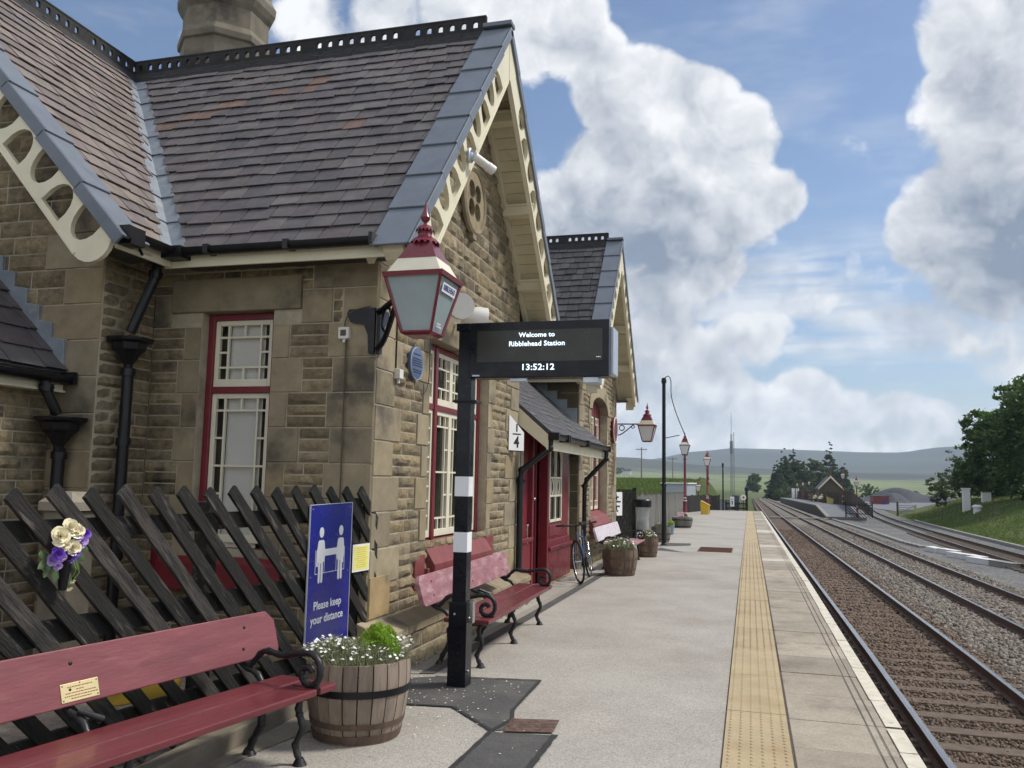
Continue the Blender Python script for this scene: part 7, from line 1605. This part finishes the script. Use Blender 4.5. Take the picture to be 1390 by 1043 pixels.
heap('stone_heap', 54, 330, 27, 16, 4.9, 'broad low heap of dark grey stone in the yard'); heap('stone_heap', 44, 300, 9, 8, 4.2, 'smaller pointed dark heap in front of the broad one in the yard')
sheet('yard', [(24, 150), (34, 150), (64, 300), (72, 345), (20, 345)], -1.33, 'yard_grey')
for o in [q for q in bpy.data.objects if q.name.startswith('yard')]:
    for v in o.data.vertices: v.co.z = float(ground_z(v.co.x, v.co.y))+.35 if v.co.y > 200 else grade(v.co.y)-1.30
t = empty('red_container', (33.6, 248, grade(248)-1.3), 'red shipping container with a dark roof in the distant yard', 'container'); z = grade(248)-1.3; mb = MB(); mb.box((33.6, 248, z+1.25), (3.9, 6, 2.0)); 
for i in range(19): mb.box((31.75+i*.205, 244.98, z+1.25), (.09, .06, 1.9))
mb.build('body', 'container_red', t); mb = MB(); mb.box((33.6, 248, z+2.33), (4.2, 6.3, .16)); mb.build('roof', 'slate_dark', t); mb = MB(); mb.box((34.4, 244.9, z+.9), (.9, .06, .9)); mb.build('blue_panel', 'sign_blue', t)
t = empty('field_gate', (19.5, 124, float(ground_z(19.5, 124))), 'grey barred gate beside the siding', 'gate'); z = grade(124)-1.35; mb = MB(); mb.box((19.0, 124, z+.9), (.22, .22, 2.0)); mb.build('gate_post', 'bark', t); mb = MB(); mb.box((21.2, 124, z+.7), (.22, .22, 1.6)); mb.build('gate_post', 'grit_pale', t); mb = MB()
for k in range(5): mb.box((20.1, 124, z+.35+k*.26), (2.1, .06, .07))
mb.tube([(19.1, 124, z+.3), (21.1, 124, z+1.4)], .035, 4); mb.build('gate_bars', 'galv', t)
def gz(x, y): return float(ground_z(x, y))
t = empty('concrete_post', (21.6, 98, gz(21.6, 98)), 'stout white concrete post with a flat cap on the grassy bank', 'post'); z = gz(21.6, 98); mb = MB(); mb.box((21.6, 98, z+1.1), (.68, .6, 2.4)); mb.build('body', 'concrete_white', t, bevel=.04); mb = MB(); mb.box((21.6, 98, z+2.35), (.82, .72, .14)); mb.build('cap', 'concrete_white', t, bevel=.02)
t = empty('concrete_pot', (21.1, 91.5, gz(21.1, 91.5)), 'low round topped white concrete block beside the stout post', 'block'); z = gz(21.1, 91.5); mb = MB(); mb.lathe([(.36, -.2), (.36, .45), (.48, .5), (.46, .62), (.25, .74)], (21.1, 91.5, z), 16); mb.build('body', 'concrete_white', t, smooth=40)
t = empty('white_cabinet', (24.9, 104, gz(24.9, 104)), 'white cabinet standing on the bank in front of the trees', 'cabinet'); z = gz(24.9, 104); mb = MB(); mb.box((24.9, 104, z+.5), (.9, .6, 1.1)); mb.build('body', 'concrete_white', t, bevel=.04); mb = MB(); mb.box((24.9, 104, z+1.07), (1.0, .7, .06)); mb.build('roof', 'concrete', t)
for i, (x, y) in enumerate(((18.9, 96), (21.6, 88), (23.0, 83))):
    z = gz(x, y); mb = MB(); mb.tube([(x, y, z-.2), (x+.03, y, z+1.2)], .05, 6); mb.tube([(x-.05, y, z+1.0), (x+.07, y, z+1.0)], .03, 4); tag(mb.build('fence_stake', 'bark', loc=(x, y, z)), ['left', 'middle', 'right'][i]+' one of three thin wooden stakes on the grassy bank', 'stake', 'thin stakes on the bank')
mb = MB()
for i in range(7): mb.tube([(25.5+random.uniform(-1, 1), 78+random.uniform(-1, 1), gz(25, 78)+.1), (26.5+random.uniform(-1.5, 1.5), 78+random.uniform(-1, 1), gz(25, 78)+.35+random.uniform(0, .2))], .07, 5)
tag(mb.build('fallen_branches', 'bark', loc=(25.5, 78, gz(25, 78))), 'untidy pile of fallen branches on the grassy bank', 'branches')
# grass: tufts on the bank and in the field, weeds at the wall foot
def tufts(name, n, xf, m='grass_blade', h=(.15, .45), w_=.05):
    x, y = xf(n); z = ground_z(x, y); L = rng.uniform(*h, len(x)); a = rng.uniform(0, 2*pi, len(x)); ln = rng.normal(0, .35, (len(x), 2))*L[:, None]
    sx = np.cos(a)*w_; sy = np.sin(a)*w_; v = np.stack([np.stack([x-sx, y-sy, z-.03], -1), np.stack([x+sx, y+sy, z-.03], -1), np.stack([x+ln[:, 0], y+ln[:, 1], z+L], -1)], 1).reshape(-1, 3)
    return tag(np_mesh(name, v, np.arange(len(x)*3).reshape(-1, 3), m, None, 3), kind='stuff')
def bankxy(n): y = rng.uniform(45, 125, n); return sid(y)+3.2+rng.uniform(0, 1, n)**1.3*13, y
def leftxy(n): y = rng.uniform(38, 112, n); return -5.6-rng.uniform(0, 1, n)*14*(y/100), y
tufts('bank_grass', 30000, bankxy, w_=.045, h=(.06, .20)); tufts('field_grass', 26000, leftxy, w_=.06, h=(.10, .30))
x_ = lambda n: (rng.uniform(-3.1, -2.85, n), rng.uniform(3, 6.4, n))
mb = MB()
for i in range(420):
    y = random.choice((random.uniform(6.5, 11), random.uniform(3.2, 6.3), random.uniform(15.5, 20))); x = (-2.79 if y > 6.5 and y < 11.2 else -2.98)+random.uniform(-.01, .05); h_ = random.uniform(.02, .07); a = random.uniform(0, 6.28)
    mb.add([(x-cos(a)*.004, y-sin(a)*.004, .004), (x+cos(a)*.004, y+sin(a)*.004, .004), (x+random.gauss(0, .025), y+random.gauss(0, .025), h_)], [(0,1,2)])
tag(mb.build('wall_foot_weeds', 'grass_blade'), kind='stuff')
# fallen petals and grit around the barrel and post
mb = MB()
for i in range(230):
    x, y = random.gauss(-2.2, .38), random.gauss(6.0, .55)
    if x < -2.85 or (x+2.385)**2+(y-5.07)**2 < .12: continue
    s = random.uniform(.003, .009); a = random.uniform(0, 6.28); z = .013; mb.add([(x+s*cos(a+k*pi/2), y+s*sin(a+k*pi/2), z+random.uniform(0, .003)) for k in range(4)], [(0,1,2,3)])
tag(mb.build('fallen_petals', 'petal_cream'), kind='stuff')
mb = MB(); GFt = Fr((-3.62, 4.2, .25), (.45, .9, 0)); mb.fbox(GFt, 0, .5, 0, .12, 0, .05); mb.fbox(GFt, -.9, -.55, .42, .56, 0, .05); tag(mb.build('yellow_crate', 'tarp_yellow', bevel=.01, loc=(-3.5, 4.2, .25)), 'yellow plastic crates lying behind the black fence', 'crate')
# ------------------------------------------------------------------ the air itself
hb = MB(); hb.box((0, 2950, 120), (14000, 6100, 560)); ho = hb.build('haze', 'cable'); ho.data.materials.clear(); ho['kind'] = 'stuff'
hm = bpy.data.materials.new('haze'); hm.use_nodes = True; t_ = hm.node_tree; t_.nodes.clear(); ov = t_.nodes.new('ShaderNodeOutputMaterial'); pv = t_.nodes.new('ShaderNodeVolumePrincipled'); t_.links.new(pv.outputs[0], ov.inputs['Volume'])
pv.inputs['Color'].default_value = (.70, .85, 1, 1); pv.inputs['Density'].default_value = 1.6e-4; pv.inputs['Anisotropy'].default_value = 0; ho.data.materials.append(hm)
